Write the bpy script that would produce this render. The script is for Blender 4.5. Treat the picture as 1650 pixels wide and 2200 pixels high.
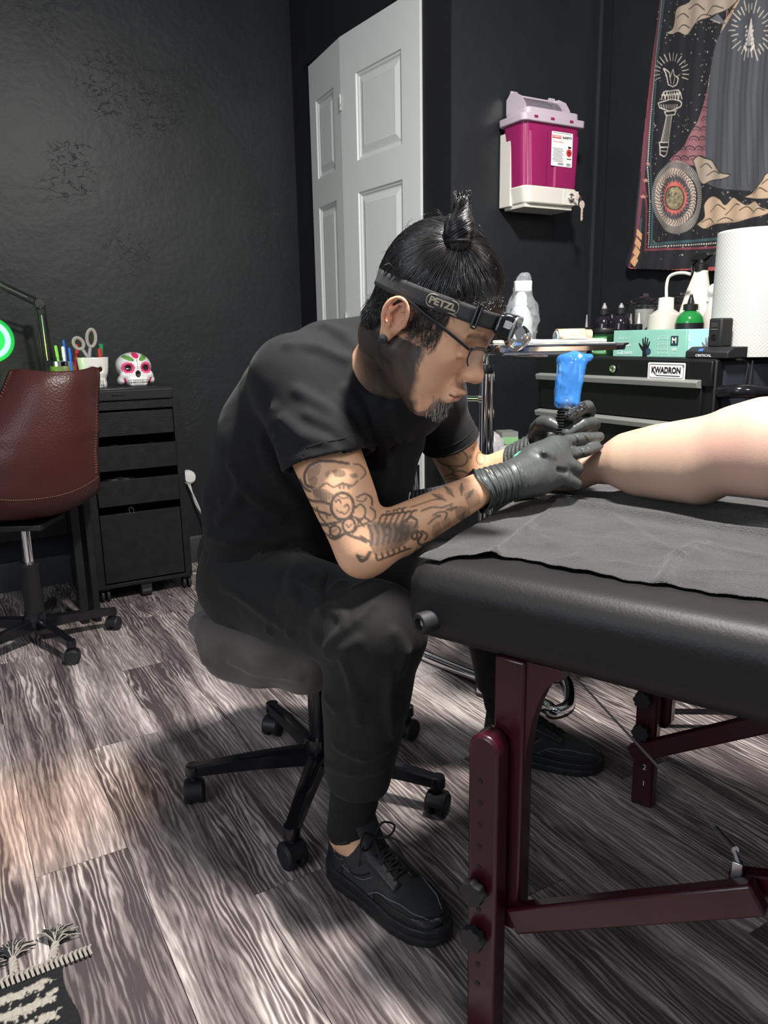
import bpy, bmesh, math, random
import numpy as np
from mathutils import Vector, Matrix
for o in list(bpy.data.objects): bpy.data.objects.remove(o)
random.seed(7); RNG=np.random.default_rng(7)
SC=bpy.context.scene; COL=SC.collection

# ---------------------------------------------------------------- camera
# survey frame: origin on the floor under the camera, Y forward, Z up. The room's own axes are turned 30 degrees from it.
FPX=1652.0; CAMH=1.06
_d=np.array([952.-825,-(8350.-1100),-FPX]); _d/=np.linalg.norm(_d)
_up=-_d; _Y=np.array([0,0,-1.])-_up*(np.array([0,0,-1.])@_up); _Y/=np.linalg.norm(_Y)
RC=np.array([np.cross(_Y,_up),_Y,_up]); CPOS=np.array([0,0,CAMH])
_c,_s=math.cos(math.pi/6),math.sin(math.pi/6)
RM=np.array([[_c,_s,0],[-_s,_c,0],[0,0,1.]])          # survey frame -> world (room axes)
cd=bpy.data.cameras.new('camera'); cam=bpy.data.objects.new('camera',cd); COL.objects.link(cam)
cd.sensor_fit='VERTICAL'; cd.sensor_height=24.0; cd.lens=24.0*FPX/2200; cd.clip_start=0.02
M4=Matrix((RM@RC).tolist()).to_4x4(); M4.translation=Vector((RM@CPOS).tolist()); cam.matrix_world=M4
SC.camera=cam
# ---------------------------------------------------------------- light
SC.view_settings.view_transform='Standard'; SC.view_settings.look='None'
SC.view_settings.gamma=1.0; SC.view_settings.use_curve_mapping=False; SC.view_settings.exposure=0.0
W=bpy.data.worlds.new('world'); SC.world=W; W.use_nodes=True
W.node_tree.nodes['Background'].inputs[0].default_value=(0.80,0.88,1.0,1); W.node_tree.nodes['Background'].inputs[1].default_value=0.24
def area(name,loc,target,size,power,color,sy=None,spread=180):
    l=bpy.data.lights.new(name,'AREA'); l.energy=power; l.color=color; l.size=size
    if sy: l.shape='RECTANGLE'; l.size_y=sy
    l.spread=math.radians(spread)
    o=bpy.data.objects.new(name,l); COL.objects.link(o)
    p=Vector((RM@np.array(loc)).tolist()); t=Vector((RM@np.array(target)).tolist())
    o.location=p; o.rotation_euler=(t-p).to_track_quat('-Z','Y').to_euler(); return o
area('ceiling_panel_light',(0.34,1.02,2.55),(0.1,1.35,0.6),0.20,108,(1.0,0.96,0.91))
area('window_light',(-1.9,-1.0,1.9),(0.2,2.2,0.8),1.5,36,(0.86,0.93,1.0),1.3)
area('right_fill_light',(1.55,0.55,1.9),(0.15,1.35,0.95),0.35,13,(1.0,0.95,0.9))  # fill added at front right to brighten face, gloves and arms; no fixture
_l=bpy.data.lights.new('warm_lamp_light','SPOT'); _l.energy=26; _l.color=(1.0,0.55,0.22); _l.spot_size=math.radians(42); _l.spot_blend=1.0; _l.shadow_soft_size=0.05
_o=bpy.data.objects.new('warm_lamp_light',_l); COL.objects.link(_o)
_p=Vector((RM@np.array((-1.15,1.35,0.75))).tolist()); _t=Vector((RM@np.array((-0.86,1.55,0.0))).tolist())
_o.location=_p; _o.rotation_euler=(_t-_p).to_track_quat('-Z','Y').to_euler()

# ---------------------------------------------------------------- measuring helpers (survey frame)
A=np.array
def ray(px,py): return RC@A([(px-825)/FPX,-(py-1100)/FPX,-1.])
def fl(px,py,z=0.0):
    v=ray(px,py); return CPOS+v*((z-CAMH)/v[2])
def at(px,py,Y):
    v=ray(px,py); return CPOS+v*(Y/v[1])
def onR(px,py,ax,val):      # point on a room plane, in room axes
    v=RM@ray(px,py); c=RM@CPOS; return c+v*((val-c[ax])/v[ax])
def proj(p):
    q=RC.T@(A(p)-CPOS); return 825+FPX*q[0]/-q[2],1100-FPX*q[1]/-q[2]
def zfor(x,y,py):
    a,b=-.5,2.5
    for _ in range(40):
        m=(a+b)/2
        if proj((x,y,m))[1]>py: a=m
        else: b=m
    return a
def nrm(v): v=A(v,float); return v/np.linalg.norm(v)

# ---------------------------------------------------------------- materials
MATS={}
def mat(name,col=(.5,.5,.5),rough=.5,metal=0,bump=None,var=None,trans=0,emit=None,coat=0,sheen=0,alpha=1,ior=1.45,spec=.5,attr=None,aniso=None,bump2=None):
    if name in MATS: return MATS[name]
    m=bpy.data.materials.new(name); m.use_nodes=True; nt=m.node_tree; N=nt.nodes; L=nt.links
    b=N['Principled BSDF']; I=b.inputs
    I['Base Color'].default_value=(*col,1); I['Roughness'].default_value=rough; I['Metallic'].default_value=metal
    I['Transmission Weight'].default_value=trans; I['Coat Weight'].default_value=coat; I['Sheen Weight'].default_value=sheen
    I['Alpha'].default_value=alpha; I['IOR'].default_value=ior; I['Specular IOR Level'].default_value=spec
    if coat: I['Coat Roughness'].default_value=.12
    if sheen: I['Sheen Roughness'].default_value=.5
    if emit: I['Emission Color'].default_value=(*emit[0],1); I['Emission Strength'].default_value=emit[1]
    tc=N.new('ShaderNodeTexCoord')
    last=None
    if attr:
        a=N.new('ShaderNodeAttribute'); a.attribute_name=attr; L.new(a.outputs['Color'],I['Base Color']); last=a.outputs['Color']
    if var:   # (scale, second colour, contrast)
        n=N.new('ShaderNodeTexNoise'); n.inputs['Scale'].default_value=var[0]; n.inputs['Detail'].default_value=6
        L.new(tc.outputs['Object'],n.inputs['Vector'])
        r=N.new('ShaderNodeMapRange'); r.inputs[1].default_value=.5-var[2]; r.inputs[2].default_value=.5+var[2]
        L.new(n.outputs['Fac'],r.inputs[0])
        x=N.new('ShaderNodeMix'); x.data_type='RGBA'; L.new(r.outputs[0],x.inputs[0])
        if last: 
            L.new(last,x.inputs[6]); 
            mm=N.new('ShaderNodeMix'); mm.data_type='RGBA'; mm.blend_type='MULTIPLY'; mm.inputs[0].default_value=1; L.new(last,mm.inputs[6]); mm.inputs[7].default_value=(*var[1],1); L.new(mm.outputs[2],x.inputs[7])
        else: x.inputs[6].default_value=(*col,1); x.inputs[7].default_value=(*var[1],1)
        L.new(x.outputs[2],I['Base Color'])
    prev=None
    for bp in (bump,bump2):
        if not bp: continue
        kind=bp[2] if len(bp)>2 else 'noise'
        if kind=='noise': n=N.new('ShaderNodeTexNoise'); n.inputs['Detail'].default_value=5; out='Fac'
        elif kind=='voronoi': n=N.new('ShaderNodeTexVoronoi'); out='Distance'
        elif kind=='wave': n=N.new('ShaderNodeTexWave'); n.inputs['Distortion'].default_value=1.; out='Fac'
        n.inputs['Scale'].default_value=bp[0]
        v=tc.outputs['Object']
        if len(bp)>3:
            mp=N.new('ShaderNodeMapping'); mp.inputs['Scale'].default_value=bp[3]; L.new(v,mp.inputs[0]); v=mp.outputs[0]
        L.new(v,n.inputs['Vector'])
        bn=N.new('ShaderNodeBump'); bn.inputs['Strength'].default_value=bp[1]; bn.inputs['Distance'].default_value=.01
        L.new(n.outputs[out],bn.inputs['Height'])
        if prev: L.new(prev,bn.inputs['Normal'])
        prev=bn.outputs['Normal']
    if prev: L.new(prev,I['Normal'])
    MATS[name]=m; return m

# ---------------------------------------------------------------- mesh builder
class MB:
    def __init__(s): s.v=[]; s.f=[]
    def add(s,v,f):
        o=len(s.v); s.v+= [tuple(map(float,p)) for p in v]; s.f+=[tuple(o+i for i in q) for q in f]; return s
    def box(s,c,h,R=None):      # centre, half sizes, optional 3x3 with rows = axes
        c=A(c,float); R=np.eye(3) if R is None else A(R,float)
        P=[c+R.T@(A(h)*A([x,y,z])) for x in(-1,1) for y in(-1,1) for z in(-1,1)]
        return s.add(P,[(0,1,3,2),(4,6,7,5),(0,4,5,1),(2,3,7,6),(0,2,6,4),(1,5,7,3)])
    def bar(s,a,b,w,h,up=(0,0,1)):
        a=A(a,float);b=A(b,float);d=nrm(b-a);sd=nrm(np.cross(A(up,float),d));u=np.cross(d,sd)
        return s.box((a+b)/2,(np.linalg.norm(b-a)/2,w/2,h/2),[d,sd,u])
    def tube(s,path,r,n=12,closed=False,caps=True,flat=1.0,up=None):
        P=[A(p,float) for p in path]; m=len(P); rs=[r]*m if np.isscalar(r) else list(r)
        T=[]
        for i in range(m):
            if closed: t=P[(i+1)%m]-P[i-1]
            else: t=P[min(i+1,m-1)]-P[max(i-1,0)]
            T.append(nrm(t))
        u=A(up,float) if up is not None else (A([0,0,1.]) if abs(T[0][2])<.9 else A([1.,0,0]))
        V=[]
        for i in range(m):
            u=u-T[i]*(u@T[i])
            if np.linalg.norm(u)<1e-6: u=A([.3,.5,.1]); u=u-T[i]*(u@T[i])
            u=nrm(u); w=np.cross(T[i],u)
            for k in range(n):
                a=2*math.pi*k/n; V.append(P[i]+rs[i]*(math.cos(a)*u+math.sin(a)*w*flat))
        F=[]
        for i in range(m if closed else m-1):
            for k in range(n):
                a=i*n+k;b=i*n+(k+1)%n;c=((i+1)%m)*n+(k+1)%n;d=((i+1)%m)*n+k; F.append((a,b,c,d))
        if caps and not closed: F.append(tuple(range(n))[::-1]); F.append(tuple((m-1)*n+k for k in range(n)))
        return s.add(V,F)
    def cyl(s,a,b,r,r2=None,n=20): return s.tube([a,b],[r,r if r2 is None else r2],n)
    def lathe(s,prof,c=(0,0,0),n=28,ax=None):   # prof: (r,z) list
        c=A(c,float); R=np.eye(3) if ax is None else frame(ax)
        V=[];F=[];m=len(prof)
        for (r,z) in prof:
            for k in range(n):
                a=2*math.pi*k/n; V.append(c+R.T@A([r*math.cos(a),r*math.sin(a),z]))
        for i in range(m-1):
            for k in range(n): F.append((i*n+k,i*n+(k+1)%n,(i+1)*n+(k+1)%n,(i+1)*n+k))
        if prof[0][0]>1e-5: F.append(tuple(range(n))[::-1])
        if prof[-1][0]>1e-5: F.append(tuple((m-1)*n+k for k in range(n)))
        return s.add(V,F)
    def prism(s,poly,o,ex,ey,ez,t0,t1):     # 2D polygon in (ex,ey), extruded t0..t1 along ez
        o=A(o,float);ex=A(ex,float);ey=A(ey,float);ez=A(ez,float);n=len(poly)
        V=[o+ex*x+ey*y+ez*t for t in(t0,t1) for x,y in poly]
        F=[tuple(range(n))[::-1],tuple(range(n,2*n))]+[(i,(i+1)%n,n+(i+1)%n,n+i) for i in range(n)]
        return s.add(V,F)
    def grid(s,fn,nu,nv,thick=None):
        V=[fn(i/nu,j/nv) for i in range(nu+1) for j in range(nv+1)]
        F=[(i*(nv+1)+j,(i+1)*(nv+1)+j,(i+1)*(nv+1)+j+1,i*(nv+1)+j+1) for i in range(nu) for j in range(nv)]
        return s.add(V,F)
def frame(z,x=None):
    z=nrm(z); x=A(x,float) if x is not None else (A([1.,0,0]) if abs(z[0])<.9 else A([0,1.,0]))
    x=nrm(x-z*(x@z)); return A([x,np.cross(z,x),z])
def rrect(w,h,r,n=4,cx=0,cy=0):
    P=[]
    for sx,sy,a0 in((1,1,0),(-1,1,90),(-1,-1,180),(1,-1,270)):
        for k in range(n+1):
            a=math.radians(a0+90*k/n); P.append((cx+sx*(w/2-r)+r*math.cos(a),cy+sy*(h/2-r)+r*math.sin(a)))
    return P
def bez(pts,n=24):      # Catmull-Rom through points
    P=[A(p,float) for p in pts]; P=[2*P[0]-P[1]]+P+[2*P[-1]-P[-2]]; out=[]
    m=len(P)-3
    for i in range(m):
        for k in range(n//m+1):
            t=k/(n//m+1); a,b,c,d=P[i:i+4]
            out.append(.5*((2*b)+(-a+c)*t+(2*a-5*b+4*c-d)*t*t+(-a+3*b-3*c+d)*t**3))
    out.append(P[-2]); return out

def link(name,me,m,parent,loc=(0,0,0),smooth=True,angle=38,bevel=0,solid=0,subs=0):
    o=bpy.data.objects.new(name,me); COL.objects.link(o)
    if m: me.materials.append(m)
    if smooth and len(me.polygons):
        me.polygons.foreach_set('use_smooth',[True]*len(me.polygons))
        if angle<180: me.set_sharp_from_angle(angle=math.radians(angle))
    if parent: o.parent=parent
    o.location=Vector([float(x) for x in loc])
    if solid: q=o.modifiers.new('s','SOLIDIFY'); q.thickness=solid; q.offset=0
    if bevel: q=o.modifiers.new('b','BEVEL'); q.width=bevel; q.segments=2; q.limit_method='ANGLE'; q.angle_limit=math.radians(40)
    if subs: q=o.modifiers.new('u','SUBSURF'); q.levels=subs; q.render_levels=subs
    return o
class T:
    """a thing: an Empty at its base (frame 'cam' = survey frame, 'room' = world axes) that parents its parts"""
    def __init__(s,name,label=None,cat=None,loc=(0,0,0),rz=0,frame='cam',group=None,kind=None):
        e=bpy.data.objects.new(name,None); COL.objects.link(e); e.empty_display_size=.05
        s.loc=A(loc,float); s.rz=rz; s.o=e; s.frame=frame
        if frame=='cam': p=RM@s.loc; e.location=p.tolist(); e.rotation_euler=(0,0,-math.pi/6+rz)
        else: e.location=s.loc.tolist(); e.rotation_euler=(0,0,rz)
        if label: e['label']=label
        if cat: e['category']=cat
        if group: e['group']=group
        if kind: e['kind']=kind
    def part(s,name,mb,m,parent=None,local=False,label=None,kind=None,**k):
        """mb vertices are given in the thing's frame (absolute) unless local"""
        V=A(mb.v,float)
        if not local: V=V-s.loc
        me=bpy.data.meshes.new(name); me.from_pydata(V.tolist(),[],mb.f); me.update()
        o=link(name,me,m,parent or s.o,**k)
        if label: o['label']=label
        if kind: o['kind']=kind
        return o
    def arr(s,name,V,F,m,parent=None,col=None,label=None,**k):
        me=bpy.data.meshes.new(name); V=V-s.loc
        me.vertices.add(len(V)); me.vertices.foreach_set('co',V.astype(np.float32).ravel())
        me.loops.add(F.size); me.loops.foreach_set('vertex_index',F.astype(np.int32).ravel())
        me.polygons.add(len(F)); me.polygons.foreach_set('loop_start',np.arange(len(F),dtype=np.int32)*F.shape[1])
        me.update(calc_edges=True); me.validate()
        if col is not None:
            a=me.color_attributes.new('Col','FLOAT_COLOR','POINT'); c=np.ones((len(V),4),np.float32); c[:,:3]=col; a.data.foreach_set('color',c.ravel())
        k.setdefault('angle',180)
        o=link(name,me,m,parent or s.o,**k)
        if label: o['label']=label
        return o
def textmb(txt,size,o,ex,ey,depth=.0006,bold=0,align='CENTER',space=1.0,width=None):
    c=bpy.data.curves.new('t','FONT'); c.body=txt; c.size=size; c.align_x=align; c.align_y='CENTER'; c.offset=bold; c.resolution_u=3; c.space_character=space
    ob=bpy.data.objects.new('t',c); COL.objects.link(ob); bpy.context.view_layer.update()
    dg=bpy.context.evaluated_depsgraph_get(); me=bpy.data.meshes.new_from_object(ob.evaluated_get(dg))
    V=[tuple(v.co) for v in me.vertices]; F=[tuple(p.vertices) for p in me.polygons]
    bpy.data.objects.remove(ob); bpy.data.meshes.remove(me)
    o=A(o,float);ex=nrm(ex);ey=nrm(ey);ez=np.cross(ex,ey)
    k=1.0
    if width and V:
        xs=[v[0] for v in V]; k=width/(max(xs)-min(xs))
    mb=MB(); mb.add([o+ex*v[0]*k+ey*v[1]+ez*depth for v in V],F); return mb
def merge(*ms):
    r=MB()
    for m in ms: r.add(m.v,m.f)
    return r
def copy_tree(o,parent=None):
    c=o.copy(); COL.objects.link(c); c.parent=parent
    for ch in [x for x in bpy.data.objects if x.parent==o]: copy_tree(ch,c)
    return c

# ---------------------------------------------------------------- drawing on a small canvas (colours become a mesh attribute)
class Canvas:
    def __init__(s,w,h,bg): s.a=np.zeros((h,w,3),np.float32); s.a[:]=bg; s.w=w; s.h=h
    def _box(s,x0,y0,x1,y1):
        x0=max(0,int(x0));y0=max(0,int(y0));x1=min(s.w,int(x1)+2);y1=min(s.h,int(y1)+2)
        if x1<=x0 or y1<=y0: return None
        Y,X=np.mgrid[y0:y1,x0:x1]; return (slice(y0,y1),slice(x0,x1)),X,Y
    def _mix(s,sl,m,c): s.a[sl]=s.a[sl]*(1-m[...,None])+A(c,np.float32)*m[...,None]
    def disc(s,x,y,r,c,a=1.,ry=None):
        ry=ry or r; b=s._box(x-r-2,y-ry-2,x+r+2,y+ry+2)
        if b: sl,X,Y=b; d=(np.hypot((X-x)/r,(Y-y)/ry)-1)*min(r,ry); s._mix(sl,np.clip(.5-d,0,1)*a,c)
    def line(s,P,w,c,a=1.):
        for p,q in zip(P[:-1],P[1:]):
            p=A(p,float);q=A(q,float); b=s._box(min(p[0],q[0])-w-2,min(p[1],q[1])-w-2,max(p[0],q[0])+w+2,max(p[1],q[1])+w+2)
            if not b: continue
            sl,X,Y=b; d=q-p; t=np.clip(((X-p[0])*d[0]+(Y-p[1])*d[1])/max(d@d,1e-9),0,1)
            s._mix(sl,np.clip(w/2+.5-np.hypot(X-p[0]-t*d[0],Y-p[1]-t*d[1]),0,1)*a,c)
    def poly(s,P,c,a=1.):
        P=A(P,float); b=s._box(P[:,0].min(),P[:,1].min(),P[:,0].max(),P[:,1].max())
        if not b: return
        sl,X,Y=b; ins=np.zeros(X.shape,bool); j=len(P)-1
        for i in range(len(P)):
            xi,yi=P[i];xj,yj=P[j]
            if yi!=yj: ins^=((yi>Y)!=(yj>Y))&(X<(xj-xi)*(Y-yi)/(yj-yi)+xi)
            j=i
        s._mix(sl,ins.astype(np.float32)*a,c)
    def sample(s,x,y):
        xi=np.clip(x,0,s.w-1.001);yi=np.clip(y,0,s.h-1.001);x0=xi.astype(int);y0=yi.astype(int);fx=(xi-x0)[:,None];fy=(yi-y0)[:,None]
        a=s.a;return (a[y0,x0]*(1-fx)+a[y0,x0+1]*fx)*(1-fy)+(a[y0+1,x0]*(1-fx)+a[y0+1,x0+1]*fx)*fy

# ---------------------------------------------------------------- implicit surfaces
def smin(a,b,k):
    if k<=0: return np.minimum(a,b)
    h=np.maximum(k-np.abs(a-b),0)/k; return np.minimum(a,b)-h*h*k*.25
def cap(a,b,ra,rb=None,sc=None):      # tapered capsule; sc=(axis,scale) flattens/widens it
    a=A(a,float);b=A(b,float);rb=ra if rb is None else rb
    def f(P):
        Q=P-a;ba=b-a;k=1.
        if sc:
            ax=nrm(sc[0]); q=1/sc[1]-1; Q=Q+np.outer(Q@ax,ax)*q; ba=ba+ax*(ba@ax)*q; k=min(1,sc[1])
        t=np.clip(Q@ba/max(ba@ba,1e-12),0,1)
        return (np.linalg.norm(Q-t[:,None]*ba,axis=1)-(ra+(rb-ra)*t))*k
    return f
def ell(c,r,R=None):
    c=A(c,float);r=A(r,float);R=np.eye(3) if R is None else A(R,float)
    def f(P):
        Q=(P-c)@R.T; k0=np.linalg.norm(Q/r,axis=1);k1=np.linalg.norm(Q/(r*r),axis=1)+1e-9
        return k0*(k0-1)/k1
    return f
def sph(c,r): return cap(c,c,r)
def rbox(c,h,rr,R=None):
    c=A(c,float);h=A(h,float)-rr;R=np.eye(3) if R is None else A(R,float)
    def f(P):
        q=np.abs((P-c)@R.T)-h; return np.linalg.norm(np.maximum(q,0),axis=1)+np.minimum(q.max(1),0)-rr
    return f
def half(p,n):
    p=A(p,float);n=nrm(n); return lambda P:(P-p)@n
def chain(pts,rs,sc=None):
    fs=[cap(pts[i],pts[i+1],rs[i],rs[i+1],sc) for i in range(len(pts)-1)]
    def f(P):
        d=fs[0](P)
        for g in fs[1:]: d=np.minimum(d,g(P))
        return d
    return f
def both(f,g): return lambda P:np.maximum(f(P),g(P))
def evalops(ops,P):
    d=np.full(len(P),1e3)
    for f,mode,k in ops:
        v=f(P)
        if mode=='+': d=smin(d,v,k)
        elif mode=='-': d=-smin(-d,v,k)
        elif mode=='d': d=d+v
    return d
def hits(ops,pts,Y0=.9,n=70):        # first surface points seen along rays of the survey
    R=A([nrm(ray(x,y)) for x,y in pts]); t=np.full(len(R),float(Y0)); act=np.ones(len(R),bool)
    for _ in range(n):
        i=np.where(act)[0]
        if not len(i): break
        d=evalops(ops,CPOS+R[i]*t[i][:,None]); done=(d<.0005)|(t[i]>4); t[i]=np.where(done,t[i],t[i]+np.maximum(d*.75,.0003)); act[i[done]]=False
    return [None if (tt>4) else CPOS+r*tt for r,tt in zip(R,t)]
def hit(ops,px,py,Y0=.9,n=70): return hits(ops,[(px,py)],Y0,n)[0]
def surf(ops,C,D,lo,hi,n=15):         # distance from C along D to the surface, many at once
    C=np.broadcast_to(C,D.shape); lo=np.full(len(D),float(lo)); hi=np.full(len(D),float(hi))
    for _ in range(n):
        m=(lo+hi)/2; i=evalops(ops,C+D*m[:,None])<0; lo=np.where(i,m,lo); hi=np.where(i,hi,m)
    return lo
def march(ops,lo,hi,cell,smooth=1):
    B=8; s=B*cell; lo=A(lo,float); n=np.ceil((A(hi)-lo)/s).astype(int)
    I=np.stack(np.meshgrid(*[np.arange(k) for k in n],indexing='ij'),-1).reshape(-1,3)
    C=lo+(I+.5)*s; R=s*.87; dc=[]; d=np.full(len(C),1e3)
    for f,mode,k in ops:
        v=f(C); dc.append(v)
        if mode=='+': d=smin(d,v,k)
        elif mode=='-': d=-smin(-d,v,k)
    act=np.abs(d)<R*2.0+.008
    I=I[act]; dc=[v[act] for v in dc]; nb=len(I)
    g=np.arange(B+1); G=np.stack(np.meshgrid(g,g,g,indexing='ij'),-1).reshape(-1,3)
    D=np.full((nb,len(G)),1e3,np.float64)
    for (f,mode,k),v in zip(ops,dc):
        rel=np.where(v<R*3.0+k+.010)[0] if mode!='d' else np.arange(nb)
        for c0 in range(0,len(rel),1500):
            rr=rel[c0:c0+1500]
            P=(lo+(I[rr][:,None,:]*B+G[None])*cell).reshape(-1,3)
            w=f(P).reshape(len(rr),-1)
            if mode=='+': D[rr]=smin(D[rr],w,k)
            elif mode=='-': D[rr]=-smin(-D[rr],w,k)
            else: D[rr]+=w
    D=D.reshape(nb,B+1,B+1,B+1)
    # cells
    corners=[(a,b,c) for a in(0,1) for b in(0,1) for c in(0,1)]
    sgn=D<0; cnt=np.zeros((nb,B,B,B),int)
    for a,b,c in corners: cnt+=sgn[:,a:a+B,b:b+B,c:c+B]
    bi,x,y,z=np.where((cnt>0)&(cnt<8))
    acc=np.zeros((len(bi),3));num=np.zeros(len(bi))
    for i,p in enumerate(corners):
        for q in corners[i+1:]:
            if sum(abs(A(p)-A(q)))!=1: continue
            dp=D[bi,x+p[0],y+p[1],z+p[2]];dq=D[bi,x+q[0],y+q[1],z+q[2]]
            m=(dp<0)!=(dq<0); t=np.where(m,dp/(dp-dq+1e-20),0)[:,None]
            acc+=np.where(m[:,None],A(p)+(A(q)-A(p))*t,0);num+=m
    cellp=acc/num[:,None]; gi=I[bi]*B+np.stack([x,y,z],1)
    V=lo+(gi+cellp)*cell
    dim=n*B+1; key=(gi[:,0]*dim[1]+gi[:,1])*dim[2]+gi[:,2]
    od=np.argsort(key); key=key[od]; V=V[od]
    F=[]
    for ax in range(3):
        e=[0,0,0];e[ax]=1; o1=[(1,0,0),(0,1,0),(0,0,1)][(ax+1)%3]; o2=[(1,0,0),(0,1,0),(0,0,1)][(ax+2)%3]
        a=sgn[:,:B,:B,:B]; b=sgn[:,e[0]:B+e[0],e[1]:B+e[1],e[2]:B+e[2]]
        bi,x,y,z=np.where(a!=b); g0=I[bi]*B+np.stack([x,y,z],1); ins=a[bi,x,y,z]
        quad=[]
        ok=np.ones(len(g0),bool)
        for off in((0,0),(1,0),(1,1),(0,1)):
            c=g0-A(o1)*off[0]-A(o2)*off[1]; kk=(c[:,0]*dim[1]+c[:,1])*dim[2]+c[:,2]
            idx=np.clip(np.searchsorted(key,kk),0,len(key)-1); ok&=(key[idx]==kk); quad.append(idx)
        q=np.stack(quad,1)[ok]; ii=ins[ok]; q[~ii]=q[~ii][:,::-1]; F.append(q)
    F=np.concatenate(F)
    for _ in range(smooth):
        for lam in(.5,-.52):
            S=np.zeros_like(V);c=np.zeros(len(V))
            for i in range(4):
                a=F[:,i];b=F[:,(i+1)%4]
                for k in range(3): S[:,k]+=np.bincount(a,V[b,k],len(V))+np.bincount(b,V[a,k],len(V))
                c+=np.bincount(a,minlength=len(V))+np.bincount(b,minlength=len(V))
            V=V+lam*(S/np.maximum(c,1)[:,None]-V)
    return V,F
def normals(V,F):
    n=np.cross(V[F[:,2]]-V[F[:,0]],V[F[:,3]]-V[F[:,1]]); N=np.zeros_like(V)
    for i in range(4):
        for k in range(3): N[:,k]+=np.bincount(F[:,i],n[:,k],len(V))
    return N/(np.linalg.norm(N,axis=1)[:,None]+1e-12)
def wob(P,f,seed=0,ax=(1,1,1)):      # cheap smooth noise in -1..1
    r=np.random.default_rng(seed); d=np.zeros(len(P)); Q=P*A(ax)
    for i in range(5):
        k=r.normal(size=3); k=k/np.linalg.norm(k)*f*(.7+.3*i); d+=np.sin(Q@k+r.uniform(0,6.28)+1.3*np.sin(Q@np.roll(k,1)*.7+i))/(1+.5*i)
    return d/2.8
# ================================================================ SETTING
def struct(name,mb,m,**k):
    me=bpy.data.meshes.new(name); me.from_pydata(mb.v,[],mb.f); me.update()
    o=link(name,me,m,None,**k); o['kind']='structure'; return o
def child(name,mb,m,parent,**k):
    me=bpy.data.meshes.new(name); me.from_pydata(mb.v,[],mb.f); me.update()
    return link(name,me,m,parent,**k)
def wood_floor():
    m=bpy.data.materials.new('vinyl_plank'); m.use_nodes=True; nt=m.node_tree;N=nt.nodes;L=nt.links;b=N['Principled BSDF']
    tc=N.new('ShaderNodeTexCoord'); oi=N.new('ShaderNodeObjectInfo')
    vm=N.new('ShaderNodeVectorMath'); vm.operation='MULTIPLY_ADD'; vm.inputs[1].default_value=(1,1,1)
    rr=N.new('ShaderNodeMath'); rr.operation='MULTIPLY'; rr.inputs[1].default_value=37.0; L.new(oi.outputs['Random'],rr.inputs[0])
    cmb=N.new('ShaderNodeCombineXYZ'); L.new(rr.outputs[0],cmb.inputs[0]); L.new(rr.outputs[0],cmb.inputs[1]); L.new(rr.outputs[0],cmb.inputs[2])
    L.new(tc.outputs['Object'],vm.inputs[0]); L.new(cmb.outputs[0],vm.inputs[2])
    def mp(sx,sy):
        q=N.new('ShaderNodeMapping'); q.inputs['Scale'].default_value=(sx,sy,1); L.new(vm.outputs[0],q.inputs[0]); return q.outputs[0]
    def noise(v,sc,det,dist=0,rough=.6):
        n=N.new('ShaderNodeTexNoise'); n.inputs['Scale'].default_value=sc;n.inputs['Detail'].default_value=det;n.inputs['Distortion'].default_value=dist;n.inputs['Roughness'].default_value=rough; L.new(v,n.inputs['Vector']); return n.outputs['Fac']
    big=noise(mp(11,1.0),1.0,5,.5)            # broad streaks of tone
    mid=noise(mp(95,3.2),1.0,7,.5)
    fine=noise(mp(420,22),1.0,5,.3)
    wv=N.new('ShaderNodeTexWave'); wv.wave_type='BANDS'; wv.bands_direction='X'; wv.inputs['Scale'].default_value=26; wv.inputs['Distortion'].default_value=16; wv.inputs['Detail'].default_value=3; wv.inputs['Detail Scale'].default_value=1.0; wv.inputs['Detail Roughness'].default_value=.55
    L.new(mp(1,.12),wv.inputs['Vector'])
    def mth(op,a,c):
        q=N.new('ShaderNodeMath'); q.operation=op
        for i,x in enumerate((a,c)):
            if isinstance(x,(int,float)): q.inputs[i].default_value=x
            else: L.new(x,q.inputs[i])
        return q.outputs[0]
    v=mth('ADD',mth('MULTIPLY',big,1.18),mth('MULTIPLY',mid,.34))
    v=mth('ADD',v,mth('MULTIPLY',fine,.30)); v=mth('ADD',v,mth('MULTIPLY',wv.outputs['Fac'],.12))
    msk=noise(mp(7,1.6),1.0,2,.2); mk=N.new('ShaderNodeMapRange'); mk.inputs[1].default_value=.46; mk.inputs[2].default_value=.62; L.new(msk,mk.inputs[0])
    v=mth('ADD',v,mth('MULTIPLY',mth('MULTIPLY',mth('SUBTRACT',mth('POWER',wv.outputs['Fac'],2.0),.38),mk.outputs[0]),.19))
    v=mth('ADD',v,mth('MULTIPLY',oi.outputs['Random'],.12))
    cr=N.new('ShaderNodeValToRGB'); e=cr.color_ramp.elements
    e[0].position=.68; e[0].color=(.075,.060,.060,1); e[1].position=1.42/1.0 if False else .99; e[1].color=(.66,.58,.56,1)
    a=e.new(.84); a.color=(.29,.245,.235,1)
    sc=mth('MULTIPLY',v,.78); L.new(sc,cr.inputs[0])
    L.new(cr.outputs[0],b.inputs['Base Color'])
    bp=N.new('ShaderNodeBump'); bp.inputs['Strength'].default_value=.25; bp.inputs['Distance'].default_value=.004; L.new(mth('ADD',wv.outputs['Fac'],fine),bp.inputs['Height']); L.new(bp.outputs[0],b.inputs['Normal'])
    b.inputs['Roughness'].default_value=.42; b.inputs['Specular IOR Level'].default_value=.35
    return m
M_floor=wood_floor()
M_under=mat('floor_joint',(.02,.018,.018),.8)
M_wall=mat('black_trowelled_paint',(.012,.0135,.0155),.45,bump=(7,.3,'noise',(1,1,1)),bump2=(38,.10,'noise'),var=(3,(.017,.019,.0215),.2),spec=.32)
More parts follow.
